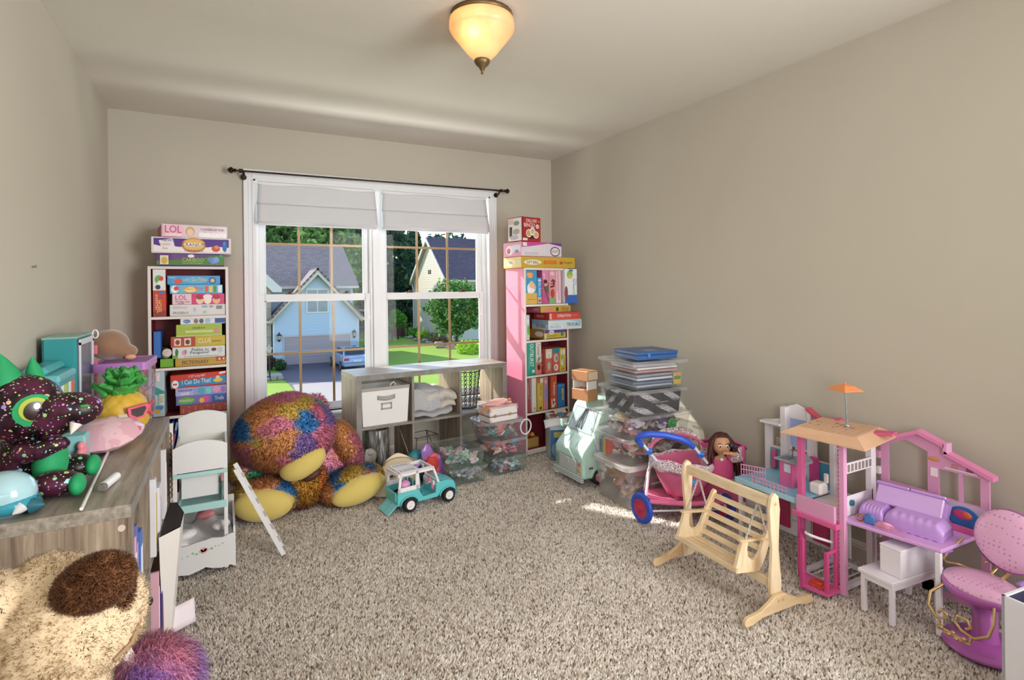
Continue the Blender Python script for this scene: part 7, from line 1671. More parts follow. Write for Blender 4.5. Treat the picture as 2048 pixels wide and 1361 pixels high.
    v = [(x-O.x, y-O.y, z+.012) for x, y in c0]+[(x-O.x, y-O.y, z-.016) for x, y in e0]; v += [(x-O.x, y-O.y, z) for x, y in c0]+[(x-O.x, y-O.y, z-.021) for x, y in e0]
    m.add(v, [(0, 1, 2, 3), (0, 4, 5, 1), (1, 5, 6, 2), (2, 6, 7, 3), (3, 7, 4, 0), (8, 11, 10, 9), (8, 9, 13, 12), (9, 10, 14, 13), (10, 11, 15, 14), (11, 8, 12, 15)]+[(4, 12, 13, 5), (5, 13, 14, 6), (6, 14, 15, 7), (7, 15, 12, 4)])
    rf = m.build('terrace_roof', ORG, t)
    A, B, Cc, D = [Vector((x-O.x, y-O.y, z+.0125)) for x, y in c0]
    for k in range(10):
        f = (k+.08)/10; g_ = (k+.92)/10; m = MB(); p = [A.lerp(D, f), B.lerp(Cc, f), B.lerp(Cc, g_), A.lerp(D, g_)]; up = Vector((0, 0, .0025))
        m.add([tuple(q) for q in p]+[tuple(q+up) for q in p], [(4, 5, 6, 7), (0, 1, 5, 4), (1, 2, 6, 5), (2, 3, 7, 6), (3, 0, 4, 7)]); m.build('plank', ORG, rf)
    m = MB(); g = random.Random(3)
    for k in range(16):
        q = A.lerp(B, g.uniform(.1, .9)).lerp(D.lerp(Cc, .5), g.uniform(.05, .8)); m.box(q.x-.004, q.x+.004, q.y-.002, q.y+.002, q.z+.002, q.z+.004)
    m.build('roof_slot', P('#8a5a3a', .6), rf, kind='stuff')
    for (x, y) in ((2.485, 1.545), (2.445, 1.300)):
        m = MB(); m.box(-.045, .045, -.028, .028, 0, .010, bev=.003, M=rotm(R(4), R(-6), R(-80), (x-O.x, y-O.y, z+.004))); m.build('pink_cushion', P('#d05a86', .5), t)
    # ---- right wing: pink gable wall on hinges, lavender floor, legs
    xr = 2.560
    out = [(1.372, .0), (1.372, .598), (1.215, .672), (1.125, .640), (1.118, .612), (.965, .562), (.965, .545), (.985, .542), (.985, .0)]
    # wall as strips round its openings
    m = MB(); T0, T1 = xr-O.x, xr+.010-O.x
    def q(pts): m.prism([(y-O.y, z) for y, z in pts], T0, T1, 'x')
    q([(1.372, .02), (1.340, .02), (1.340, .606), (1.372, .592)]); q([(1.340, .606), (1.340, .590), (1.270, .625), (1.190, .595), (1.180, .655), (1.215, .672)]); q([(1.190, .595), (1.180, .655), (1.125, .640), (1.118, .612), (1.150, .575), (1.150, .42), (1.190, .42)])
    q([(1.340, .43), (1.190, .43), (1.190, .318), (1.340, .318)]); q([(1.150, .575), (1.118, .612), (.985, .565), (.985, .535), (1.150, .535)]); q([(1.150, .425), (.985, .425), (.985, .318), (1.150, .318)]); q([(1.013, .535), (.985, .535), (.985, .425), (1.013, .425)]); q([(1.083, .535), (1.070, .535), (1.070, .425), (1.083, .425)]); q([(1.190, .425), (1.150, .425), (1.150, .318), (1.190, .318)])
    q([(1.012, .318), (.985, .318), (.985, .02), (1.012, .02)]); q([(1.215, .318), (1.160, .318), (1.160, .02), (1.215, .02)]); q([(1.34, .07), (1.012, .07), (1.012, .02), (1.34, .02)])
    wr = m.build('gable_wall', LP, t)
    m = MB()
    for a, b_ in (((1.385, .595), (1.215, .675)), ((1.215, .675), (1.120, .640)), ((1.120, .612), (.962, .552))):
        m.prism([(a[0]-O.y, a[1]-.010), (b_[0]-O.y, b_[1]-.010), (b_[0]-O.y, b_[1]+.006), (a[0]-O.y, a[1]+.006)], xr-.030-O.x, xr+.012-O.x, 'x')
    m.build('roof_edge', P('#dd86b4', .4, var=.03), t, kind='stuff')
    bx('roof_step', xr-.03, xr+.01, 1.108, 1.124, .606, .650, LP)
    for k in range(8): bx('hinge_knuckle', xr-.012, xr+.008, 1.370, 1.386, .03+k*.070, .062+k*.070, LP if k % 2 else W)
    pr = bx('printed_sofa_wall', xr-.002, xr, 1.0, 1.145, .335, .420, P('#c9bcd8', .5), wr, 0)
    m = MB(); m.ell((xr-.003-O.x, 1.065-O.y, .365), (.002, .055, .045), 18, 10); m.ell((xr-.005-O.x, 1.070-O.y, .378), (.002, .034, .018), 14, 8, 1); m.ell((xr-.006-O.x, 1.055-O.y, .380), (.002, .014, .012), 10, 6, 2); m.build('printed_sofa', [P('#2f6fb4', .5), P('#d0487a', .5), P('#e0803a', .5)], wr, kind='stuff')
    m = MB(); m.ell((xr-.003-O.x, 1.168-O.y, .565), (.003, .020, .014), 12, 8, 0, fn=lambda d: 1 if d.z > 0 else .2); m.box(xr-.004-O.x, xr-O.x, 1.155-O.y, 1.178-O.y, .500, .535, 1); m.box(xr-.006-O.x, xr-O.x, 1.02-O.y, 1.128-O.y, .545, .550, 1); m.box(xr-.005-O.x, xr-O.x, 1.035-O.y, 1.055-O.y, .551, .563, 2); m.box(xr-.005-O.x, xr-O.x, 1.085-O.y, 1.105-O.y, .551, .566, 3)
    m.build('printed_lamp_and_shelf', [P('#d8963a', .5), P('#f0e6ee', .5), P('#8a5a7a', .5), P('#c88a9a', .5)], wr, kind='stuff')
    m = MB(); m.prism([(2.262-O.x, 1.365-O.y), (2.305-O.x, 1.030-O.y), (2.56-O.x, 1.02-O.y), (2.56-O.x, 1.368-O.y)], .300, .314, 'z'); fl = m.build('lavender_floor', LV, t); b = fl.modifiers.new('b', 'BEVEL'); b.width = .003
    bx('support_leg', 2.297, 2.313, 1.030, 1.048, 0, .30, W); bx('floor_skirt', 2.535, 2.553, 1.02, 1.36, .315, .335, PK)
    m = MB(); m.add([(2.283-O.x, 1.25-O.y, .315), (2.297-O.x, 1.14-O.y, .315), (2.297-O.x, 1.14-O.y, .345), (2.283-O.x, 1.25-O.y, .340)], [(0, 1, 2, 3)]); m.build('clear_screen', clear('#f2b8d8', .35, .1, 1, 'pink_clear'), t)
    lw = bx('lower_print', xr-.002, xr, 1.02, 1.15, .05, .13, P('#8fb0c4', .5), wr, 0)
    for k, c in enumerate(('#d8903a', '#3f8ab0', '#c8506a')): bx('printed_books', xr-.005, xr-.0021, 1.03+k*.012, 1.04+k*.012, .06, .115, P(c, .5), wr, 0)
dollhouse()
def doll_bed():
    t = thing('doll_sofa_bed', 'lavender doll sofa bed with tilted backrest on the dollhouse floor', 'doll furniture', (2.40, 1.20, .3155), R(-83))
    LV = P('#bf98dc', .3, var=.03, coat=.2, name='glossy_lavender'); LV2 = P('#cdaae2', .3, var=.03, coat=.2)
    def puff(x0, x1, y0, y1, h, k):
        def fn(u, v):
            a = v*math.pi; x = x0+(x1-x0)*u; e = min(1, min(u, 1-u)*9)**.5
            return (x, (y0+y1)/2-math.copysign(abs(math.cos(a))**.5, math.cos(a))*(y1-y0)/2*(.94+.06*e), h*math.sin(a)**.42*(.55+.45*e)+.0016*math.sin(u*44+k)*(1 if v < .4 else 0))
        m = MB(); m.grid(fn, 36, 18); m.box(x0+.006, x1-.006, y0+.006, y1-.006, 0, h*.45); return m
    puff(-.145, -.055, -.055, .055, .062, 0).build('foot_cushion', LV, t); puff(-.053, .145, -.055, .055, .066, 1).build('seat_cushion', LV, t)
    M = rotm(R(-30), R(0), 0, (0, .030, .058))
    b = MB().box(-.115, .115, -.010, .010, 0, .078, bev=.004, M=M).build('backrest', LV2, t); MB().box(-.120, -.002, -.016, .022, .076, .088, bev=.003, M=M).build('back_lip', LV, b); MB().box(.002, .120, -.016, .022, .076, .088, bev=.003, M=M).build('back_lip', LV, b)
    m = MB(); m.prism([(.01, 0), (.012, .066), (.045, .07), (.03, .0)], .112, .126, 'x', M=M); m.build('end_support', LV, b)
    p = thing('small_doll_things', 'tiny blue and gold doll accessories in front of the lavender sofa bed', 'doll accessory', (2.300, 1.315, .3155), R(-80))
    m = MB(); m.lathe([(.012, -.004), (.016, 0), (.012, .004), (.010, 0), (.012, -.004)], 16, M=rotm(R(80), 0, 0, (0, 0, .016))); m.build('gold_ring', P('#b98a3a', .3, metal=.8), p)
    m = MB(); m.box(.015, .055, -.006, .006, 0, .03, bev=.004); m.ell((.035, 0, .03), (.018, .006, .012), 10, 6); m.build('blue_figure', P('#4a78b8', .4), p)
    m = MB(); m.grid(lambda u, v: (.06+.06*u, -.004+.004*math.sin(u*9), .028*v*(.6+.4*math.sin(u*3.14))), 10, 4); o = m.build('pink_fan', P('#e2a0b8', .4), p); s = o.modifiers.new('s', 'SOLIDIFY'); s.thickness = .003
doll_bed()
t = thing('toy_parasol', 'tiny orange parasol on a silver pole standing on the dollhouse roof', 'parasol', (2.405, 1.425, .667))
m = MB(); m.lathe([(0, 0), (.014, 0), (.014, .006), (.006, .010), (.004, .022), (0, .022)], 14); m.build('foot', P('#aab2b8', .25, metal=.7), t)
MB().cyl((0, 0, .0), (-.006, .004, .172), .0032, n=8).build('pole', P('#a4acb2', .25, metal=.7), t)
m = MB(); m.lathe([(.060, .160), (.032, .178), (0, .188), (0, .182), (.030, .172), (.060, .157), (.060, .160)], 4, M=rotm(0, 0, R(30), (-.006, .004, 0)) @ Matrix.Diagonal((1, 1.15, 1, 1)), sm=False); m.build('canopy', P('#d98a52', .45, var=.04), t)
MB().cyl((-.006, .004, .186), (-.006, .004, .194), .003, n=8).build('tip', P('#d98a52', .45), t)
t = thing('toy_flower', 'flat orange red flower shaped piece lying on the dollhouse lift floor', 'toy', (2.215, 1.435, .0205))
m = MB()
for k in range(5): a = k*1.257; m.ell((.024*math.cos(a), .026*math.sin(a), .003), (.019, .019, .003), 12, 6)
m.build('petals', P('#d84a32', .35, var=.05), t); MB().ell((0, 0, .005), (.011, .011, .003), 12, 6).build('centre', P('#e0603a', .35), t)

# ================================================================ DOLL DESK, SALON CHAIR, WHITE BOX
t = thing('doll_desk', 'small white wooden table beneath the dollhouse floor', 'doll furniture', (2.36, 1.195, 0), R(-5))
WD = P('#e6e2ea', .4, var=.02, name='white_lacquer')
MB().box(-.155, .155, -.068, .068, .152, .166, bev=.002).build('table_top', WD, t)
for x in (-.146, .130):
    for y in (-.062, .046): MB().box(x, x+.016, y, y+.016, 0, .152, bev=.001).build('leg', WD, t)
m = MB(); m.box(-.14, .14, -.064, -.056, .132, .152); m.box(-.14, .14, .056, .064, .132, .152); m.box(-.148, -.14, -.06, .06, .132, .152); m.build('apron', WD, t, kind='stuff')
t = thing('white_doll_box', 'white hollow doll drawer box standing on the small table', 'doll furniture', (2.385, 1.170, .1665), R(-5))
MB().box(-.125, .125, -.040, .040, 0, .100, bev=.002).build('box_body', WD, t); MB().box(-.126, .126, -.041, .041, .1005, .108, bev=.002).build('box_lid', WD, t)
def salon_chair():
    t = thing('doll_salon_chair', 'pink dotted doll salon chair with gold arms, beside the dollhouse', 'doll chair', (2.36, .925, 0), R(-100))
    m_, nt, out = nmat('dotted_pink'); b = N(nt, 'ShaderNodeBsdfPrincipled'); b.inputs['Roughness'].default_value = .3; b.inputs['Coat Weight'].default_value = .3
    tc = N(nt, 'ShaderNodeTexCoord'); vo = N(nt, 'ShaderNodeTexVoronoi'); vo.inputs['Scale'].default_value = 62; vo.inputs['Randomness'].default_value = .12
    lt = N(nt, 'ShaderNodeMath', operation='LESS_THAN'); lt.inputs[1].default_value = .22; mx = N(nt, 'ShaderNodeMix', data_type='RGBA'); mx.inputs['A'].default_value = lin('#e6b2d6'); mx.inputs['B'].default_value = lin('#b78ac4')
    nt.links.new(tc.outputs['Object'], vo.inputs['Vector']); nt.links.new(vo.outputs['Distance'], lt.inputs[0]); nt.links.new(lt.outputs[0], mx.inputs['Factor']); nt.links.new(mx.outputs['Result'], b.inputs['Base Color']); nt.links.new(b.outputs[0], out.inputs[0])
    MG = P('#b662b4', .35, var=.04, coat=.2, name='orchid_plastic'); GD = P('#cdae7c', .3, metal=.6, var=.1, name='gold_plastic'); LVc = P('#a77ac8', .35)
    MB().lathe([(0, 0), (.118, 0), (.124, .006), (.122, .014), (.105, .026), (.05, .036), (0, .038)], 40).build('round_base', MG, t)
    MB().lathe([(.042, .030), (.036, .06), (.036, .150), (.0, .150)], 24).build('pedestal', MG, t); MB().cyl((0, 0, .145), (0, 0, .205), .022, n=18).build('piston', P('#dcdcdc', .25, metal=.4), t)
    Ms = rotm(R(0), R(4), 0, (0, -.01, .222))
    s = MB().ell((0, 0, 0), (.112, .105, .026), 36, 16, M=Ms).build('seat_cushion', m_, t); MB().lathe([(.104, -.030), (.113, -.016), (.114, -.004), (.108, .002)], 36, M=Ms).build('seat_rim', MG, s)
    Mb = rotm(R(74), R(20), 0, (.030, .082, .378))
    s = MB().ell((0, 0, 0), (.108, .102, .026), 36, 16, M=Mb).build('back_cushion', m_, t); MB().lathe([(0, -.026), (.08, -.022), (.103, -.012), (.107, -.002), (.103, .004)], 36, M=Mb).build('back_shell', MG, s)
    m = MB(); m.tube([(.0, .085, .225), (.01, .11, .25), (.02, .105, .30)], .008, 8); m.tube([(-.03, .08, .23), (-.02, .10, .255), (-.035, .10, .275), (-.05, .085, .265)], .006, 8); m.build('back_scroll', GD, t)
    for s_ in (-1, 1):
        x = s_*.118
        m = MB(); m.tube([(x*.8, .07, .225), (x*1.0, .05, .232), (x*1.06, .0, .245), (x*1.05, -.02, .262), (x*1.02, .0, .285), (x*1.0, .035, .305), (x*.95, .07, .33)], [.0045, .005, .005, .005, .0045, .0045, .004], 8); m.build('arm_scroll', GD, t)
        MB().box(x*1.02-.010, x*1.02+.010, -.035, .02, .282, .297, bev=.006).build('arm_pad', LVc, t)
    m = MB(); m.tube([(-.08, -.085, .20), (-.10, -.12, .17), (-.095, -.14, .13), (-.06, -.15, .105), (-.03, -.145, .115), (-.025, -.15, .135), (-.045, -.15, .14), (-.055, -.15, .125)], .0052, 8)
    m.tube([(.08, -.085, .20), (.10, -.12, .165), (.095, -.14, .125), (.06, -.15, .10), (.02, -.15, .105), (.0, -.15, .125), (.01, -.15, .15), (.04, -.15, .15), (.05, -.15, .13), (.035, -.15, .118)], .0052, 8)
    for k in range(9): m.ell((-.05+.012*k, -.155-.004*(k % 2), .078+.008*math.sin(k*2)), (.009, .008, .007), 8, 6)
    m.tube([(-.05, -.15, .10), (-.05, -.156, .078), (.05, -.156, .078), (.05, -.15, .10)], .006, 8); m.build('footrest_scroll', GD, t, kind='stuff')
salon_chair()
t = thing('white_bin', 'white open box at the right edge with dark lining', 'box', (2.135, .575, 0), R(-6))
WB = P('#dcdce4', .5, var=.02); w, d, h = .26, .33, .365
m = MB(); m.box(-w/2, w/2, -d/2, -d/2+.008, 0, h); m.box(-w/2, w/2, d/2-.008, d/2, 0, h); m.box(-w/2, -w/2+.008, -d/2, d/2, 0, h); m.box(w/2-.008, w/2, -d/2, d/2, 0, h); m.box(-w/2, w/2, -d/2, d/2, 0, .008); m.build('box_walls', WB, t, kind='stuff')
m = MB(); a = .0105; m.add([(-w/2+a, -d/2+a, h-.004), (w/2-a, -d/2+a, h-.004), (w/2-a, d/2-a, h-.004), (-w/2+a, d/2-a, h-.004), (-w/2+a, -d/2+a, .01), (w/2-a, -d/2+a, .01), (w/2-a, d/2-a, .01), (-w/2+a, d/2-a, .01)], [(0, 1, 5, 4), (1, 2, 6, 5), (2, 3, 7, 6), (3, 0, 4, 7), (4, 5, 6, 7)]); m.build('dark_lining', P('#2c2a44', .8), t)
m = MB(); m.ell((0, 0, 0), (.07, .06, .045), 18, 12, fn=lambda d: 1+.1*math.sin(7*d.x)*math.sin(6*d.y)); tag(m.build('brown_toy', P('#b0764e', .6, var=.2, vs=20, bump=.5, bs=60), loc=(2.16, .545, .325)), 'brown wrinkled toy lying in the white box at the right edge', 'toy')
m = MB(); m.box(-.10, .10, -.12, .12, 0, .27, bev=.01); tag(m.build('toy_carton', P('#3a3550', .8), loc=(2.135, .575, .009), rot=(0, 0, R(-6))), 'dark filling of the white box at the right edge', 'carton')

# ================================================================ ON AND BY THE LEFT CUBE SHELF
ZT = .7155
def remesh(o, vox):
    m = o.modifiers.new('one_skin', 'REMESH'); m.mode = 'VOXEL'; m.voxel_size = vox; m.use_smooth_shade = True
    s = o.modifiers.new('soft', 'SMOOTH'); s.factor = .5; s.iterations = 6; return o
def sequins():
    m, nt, out = nmat('star_foil'); b = N(nt, 'ShaderNodeBsdfPrincipled')
    tc = N(nt, 'ShaderNodeTexCoord'); v1 = N(nt, 'ShaderNodeTexVoronoi'); v1.inputs['Scale'].default_value = 105; v2 = N(nt, 'ShaderNodeTexVoronoi'); v2.inputs['Scale'].default_value = 40
    no = N(nt, 'ShaderNodeTexNoise'); no.inputs['Scale'].default_value = 16
    base = N(nt, 'ShaderNodeValToRGB'); e = base.color_ramp.elements; e[0].position = .4; e[0].color = lin('#17110f'); e[1].position = .62; e[1].color = lin('#5a2440')
    nt.links.new(no.outputs['Fac'], base.inputs[0])
    prev = base.outputs[0]; fac = None
    for v, th in ((v1, .23), (v2, .24)):
        nt.links.new(tc.outputs['Object'], v.inputs['Vector'])
        hs = N(nt, 'ShaderNodeCombineColor', mode='HSV'); sp = N(nt, 'ShaderNodeSeparateColor'); nt.links.new(v.outputs['Color'], sp.inputs[0]); nt.links.new(sp.outputs[0], hs.inputs[0])
        hs.inputs[1].default_value = .62; hs.inputs[2].default_value = .85
        lt = N(nt, 'ShaderNodeMath', operation='LESS_THAN'); lt.inputs[1].default_value = th; nt.links.new(v.outputs['Distance'], lt.inputs[0])
        mx = N(nt, 'ShaderNodeMix', data_type='RGBA'); nt.links.new(lt.outputs[0], mx.inputs['Factor']); nt.links.new(prev, mx.inputs['A']); nt.links.new(hs.outputs[0], mx.inputs['B']); prev = mx.outputs['Result']
    nt.links.new(tc.outputs['Object'], no.inputs['Vector']); nt.links.new(prev, b.inputs['Base Color']); b.inputs['Roughness'].default_value = .38; b.inputs['Metallic'].default_value = .35
    nt.links.new(b.outputs[0], out.inputs[0]); return m
def dino():
    c0 = Vector((-.47, 2.03, ZT)); t = thing('plush_dinosaur', 'dark star foil plush dinosaur with green horns and one big green eye', 'plush toy', c0)
    S = sequins(); GN = P('#1f9a5f', .7, var=.12, vs=30, bump=.25, bs=120, name='green_velour')
    def l(p): return tuple(Vector(p)-c0)
    m = MB(); m.ell(l((-.515, 2.04, .960)), (.105, .085, .095), 26, 18); m.ell(l((-.395, 1.995, .948)), (.082, .055, .052), 24, 16); m.ell(l((-.43, 2.0, .925)), (.06, .05, .05), 20, 14)
    m.ell(l((-.50, 2.08, .800)), (.085, .085, .10), 24, 16); m.ell(l((-.50, 2.06, .885)), (.06, .06, .06), 16, 12)
    m.tube([l((-.50, 1.99, .842)), l((-.45, 1.965, .850)), l((-.405, 1.96, .862))], [.034, .028, .018], 12); m.ell(l((-.403, 1.96, .862)), .019, 12, 8)
    m.ell(l((-.415, 1.945, .755)), (.062, .045, .036), 20, 14); m.ell(l((-.405, 2.10, .758)), (.055, .05, .036), 20, 14); m.ell(l((-.50, 2.06, .748)), (.08, .08, .03), 20, 12)
    remesh(m.build('body', S, t), .006)
    for p, r in (((-.365, 1.928, .750), (.020, .040, .030)), ((-.358, 2.092, .757), (.020, .046, .030))): MB().ell(l(p), r, 16, 12).build('foot_sole', GN, t)
    m = MB(); m.ell(l((-.445, 2.025, .800)), (.042, .060, .075), 18, 14); m.build('belly', GN, t)
    def patch(nm, pr, dv, dw, mat, par, lift, fn=lambda a: 1):
        # disc draped on the cheek of the head ellipsoid
        cx, rx = Vector((-.515, 2.04, .960)), (.105, .085, .095); m = MB(); vs = []
        def on(y_, z_):
            d = Vector((y_[0], y_[1], z_)).normalized(); return Vector(l(cx))+Vector((d.x*(rx[0]+lift), d.y*(rx[1]+lift), d.z*(rx[2]+lift)))
        ctr = Vector(pr); n = 20; e1 = Vector((0, 0, 1)); d0 = ctr.normalized(); ex = d0.cross(e1).normalized()*-1; ez = ex.cross(d0)*-1
        for q in range(4):
            for k in range(n):
                a = 2*math.pi*k/n; d = d0+ex*math.cos(a)*dv*fn(a)*q/3+Vector((0, 0, 1))*math.sin(a)*dw*fn(a)*q/3; vs.append(tuple(on((d.x, d.y), d.z)))
        f = [(q*n+k, q*n+(k+1) % n, (q+1)*n+(k+1) % n, (q+1)*n+k) for q in range(3) for k in range(n)]
        m.add(vs, f, 0, True); return m.build(nm, mat, par)
    e = patch('eye_patch', (.50, -.86, .0), .52, .50, GN, t, .005); patch('eye_ring', (.47, -.88, .05), .33, .34, P('#a8b83a', .6), e, .0065); i = patch('pupil', (.48, -.875, .0), .24, .27, P('#2c1512', .3), e, .008); patch('eye_glint', (.50, -.86, .13), .07, .08, P('#f0ecea', .3), e, .0095)
    MB().ell(l((-.352, 1.953, .963)), (.014, .006, .004), 10, 6).build('nostril', P('#4a9a3a', .6), t)
    m = MB()
    for p, h, r in (((-.545, 2.03, 1.045), .075, .045), ((-.49, 2.075, 1.045), .06, .025)): m.lathe([(r, -.015), (r*.75, h*.3), (r*.35, h*.7), (0, h)], 12, M=rotm(R(8), R(-4), 0, l(p)))
    m.build('horn', GN, t, kind='stuff')
    MB().lathe([(.016, 0), (.008, .018), (0, .032)], 8, M=rotm(R(160), R(20), 0, l((-.372, 1.955, .915)))).build('tooth', P('#e9e4dc', .6), t)
dino()
def dome_toy():
    t = thing('dome_toy', 'glossy pale aqua whale shaped toy at the near end of the shelf top', 'toy', (-.505, 1.862, ZT))
    AQ = P('#a9d0da', .12, var=.04, coat=.6, name='pearl_aqua'); TL = P('#2f93a8', .2, coat=.4)
    MB().ell((0, 0, .052), (.070, .062, .060), 28, 18).build('domed_back', AQ, t); MB().ell((.01, -.005, .030), (.068, .060, .030), 24, 12).build('belly_band', TL, t)
    m = MB(); m.ell((.064, -.012, .022), (.020, .022, .022), 12, 8); m.lathe([(.020, 0), (.012, .016), (0, .030)], 10, M=rotm(R(90), R(0), R(70), (.066, -.030, .022))); m.build('tail', P('#24606f', .3), t, kind='stuff')
    MB().lathe([(.016, 0), (.012, .012), (0, .026)], 8, M=rotm(R(140), R(50), 0, (.048, -.045, .028))).build('fin', P('#d8d8dc', .2, coat=.5), t)
dome_toy()
def pineapple():
    t = thing('pineapple_toy', 'yellow squishy pineapple wearing pink framed sunglasses', 'toy', (-.348, 2.585, ZT), R(18))
    Y = P('#d2a83a', .55, var=.05, name='yellow_foam'); G1 = P('#3f9a46', .5, var=.06)
    def rel(d): a = math.atan2(d.y, d.x); return 1-.03*abs(math.sin(a*4+d.z*5))**8-.03*abs(math.sin(a*4-d.z*5))**8
    m = MB(); m.ell((0, 0, .098), (.092, .085, .098), 72, 40, fn=rel); m.build('fruit', Y, t)
    for row, (n, r0, r1, z0, z1) in enumerate(((7, .040, .088, .178, .222), (6, .034, .068, .196, .252), (5, .016, .040, .212, .276))):
        for k in range(n):
            a = 2*math.pi*(k+.5*row)/n; M = Matrix.Rotation(a, 4, 'Z'); m = MB(); w = .036-.003*row
            m.grid(lambda u, v: (r0+(r1-r0)*v**1.5-.006*(2*u-1)**2, (u-.5)*2*w*(1-v**2.6)*(.9+.1*v), z0+(z1-z0)*v), 6, 6, M=M); o = m.build('leaf', G1, t); s = o.modifiers.new('s', 'SOLIDIFY'); s.thickness = .018
    m = MB(); m.ell((0, 0, .196), (.05, .05, .03), 16, 10); m.build('crown_base', G1, t)
    for s in (-1, 1):
        M = rotm(R(4), 0, R(42+s*24), (0, 0, .125)); mk = lambda q, y: [(x*q, y, z*q) for x, z in ((-.032, .016), (.03, .022), (.038, .010), (.022, -.022), (-.004, -.026), (-.028, -.010))]
        m = MB(); a, b = mk(1.15, -.090), mk(1.15, -.102); m.add(a+b, [tuple(range(6)), tuple(range(6, 12))[::-1]]+[(i, (i+1) % 6, (i+1) % 6+6, i+6) for i in range(6)], 0, False, M); f = m.build('sunglass_frame', P('#d9627a', .4), t)
        m = MB(); m.add(mk(.8, -.1035), [tuple(range(6))], 0, False, M); m.build('sunglass_lens', P('#4a4448', .15), f)
pineapple()
def balloon():
    t = thing('heart_balloon', 'pink foil heart balloon on a white stick lying on the shelf top', 'balloon', (-.378, 2.43, ZT+.062), 0, rot=(R(15), R(-6), R(12)))
    F = patchmat(('#d9a9b6', '#e2bcc6', '#d9a9b6', '#c76a72', '#e6c8ce', '#d9b0bc', '#d9a9b6'), 11, .16, 'printed_foil', sheen=0)
    def hr(a): return .78+.20*math.cos(2*a+1.2)*.35-.22*abs(math.sin((a-1.57)/2))**0.4*0+.16*math.sin(a)*abs(math.cos(a))**.6
    def fn(s):
        return lambda u, v: (.112*v*math.cos(u*6.2832)*(1.0+.05*math.cos(u*6.2832*2)), .125*v*math.sin(u*6.2832)-.030*v*(1-abs(math.cos(u*6.2832)))*(1 if math.sin(u*6.2832) > 0 else -.2), s*.052*(1-v**2.4)+.0035*math.sin(u*6.2832*16)*v**4*(1-v*.6))
    m = MB(); m.grid(fn(1), 64, 14); m.grid(fn(-1), 64, 14); b = m.build('foil_heart', F, t, fix=False)
    m = MB()
    for a, x, y, h, c in (('love', -.045, .035, .026, 0), ('you', -.030, .002, .022, 0)): 
        v, f, w = text_geo(a); m.add([(x+p[0]*h, y+p[1]*h, .0560-.55*((x+p[0]*h)**2+(y+p[1]*h)**2)) for p in v], f, 0)
    m.build('lettering', P('#d8a04a', .5), t, fix=False)
    m = MB(); m.add([(.045, -.01, .049), (.072, -.006, .043), (.070, .022, .043), (.043, .018, .049)], [(0, 1, 2, 3)], M=Matrix.Translation((0, 0, .006))); m.build('price_label', P('#e8e2d6', .6), t)
    a = Vector((-.364, 2.395, ZT+.008)); b_ = Vector((-.331, 1.79, ZT+.006)); inv = (Matrix.Translation((-.378, 2.43, ZT+.062)) @ Euler((R(15), R(-6), R(12))).to_matrix().to_4x4()).inverted()
    m = MB(); m.cyl(inv @ a, inv @ b_, .0045, n=10); m.build('stick', P('#e9e6e4', .4), t)
balloon()
t = thing('thread_spool', 'small white marker like tube with grey tip lying near the shelf edge', 'tube', (-.300, 1.985, ZT+.0125), 0)
m = MB(); m.cyl((-.008, -.042, 0), (.009, .048, 0), .0125, n=18); m.build('tube_body', P('#e6e4e6', .35, var=.08, vs=60), t); m = MB(); m.cyl((-.011, -.056, 0), (-.008, -.042, 0), .0085, .0115, 16); m.build('grey_tip', P('#6f6c6a', .5), t)
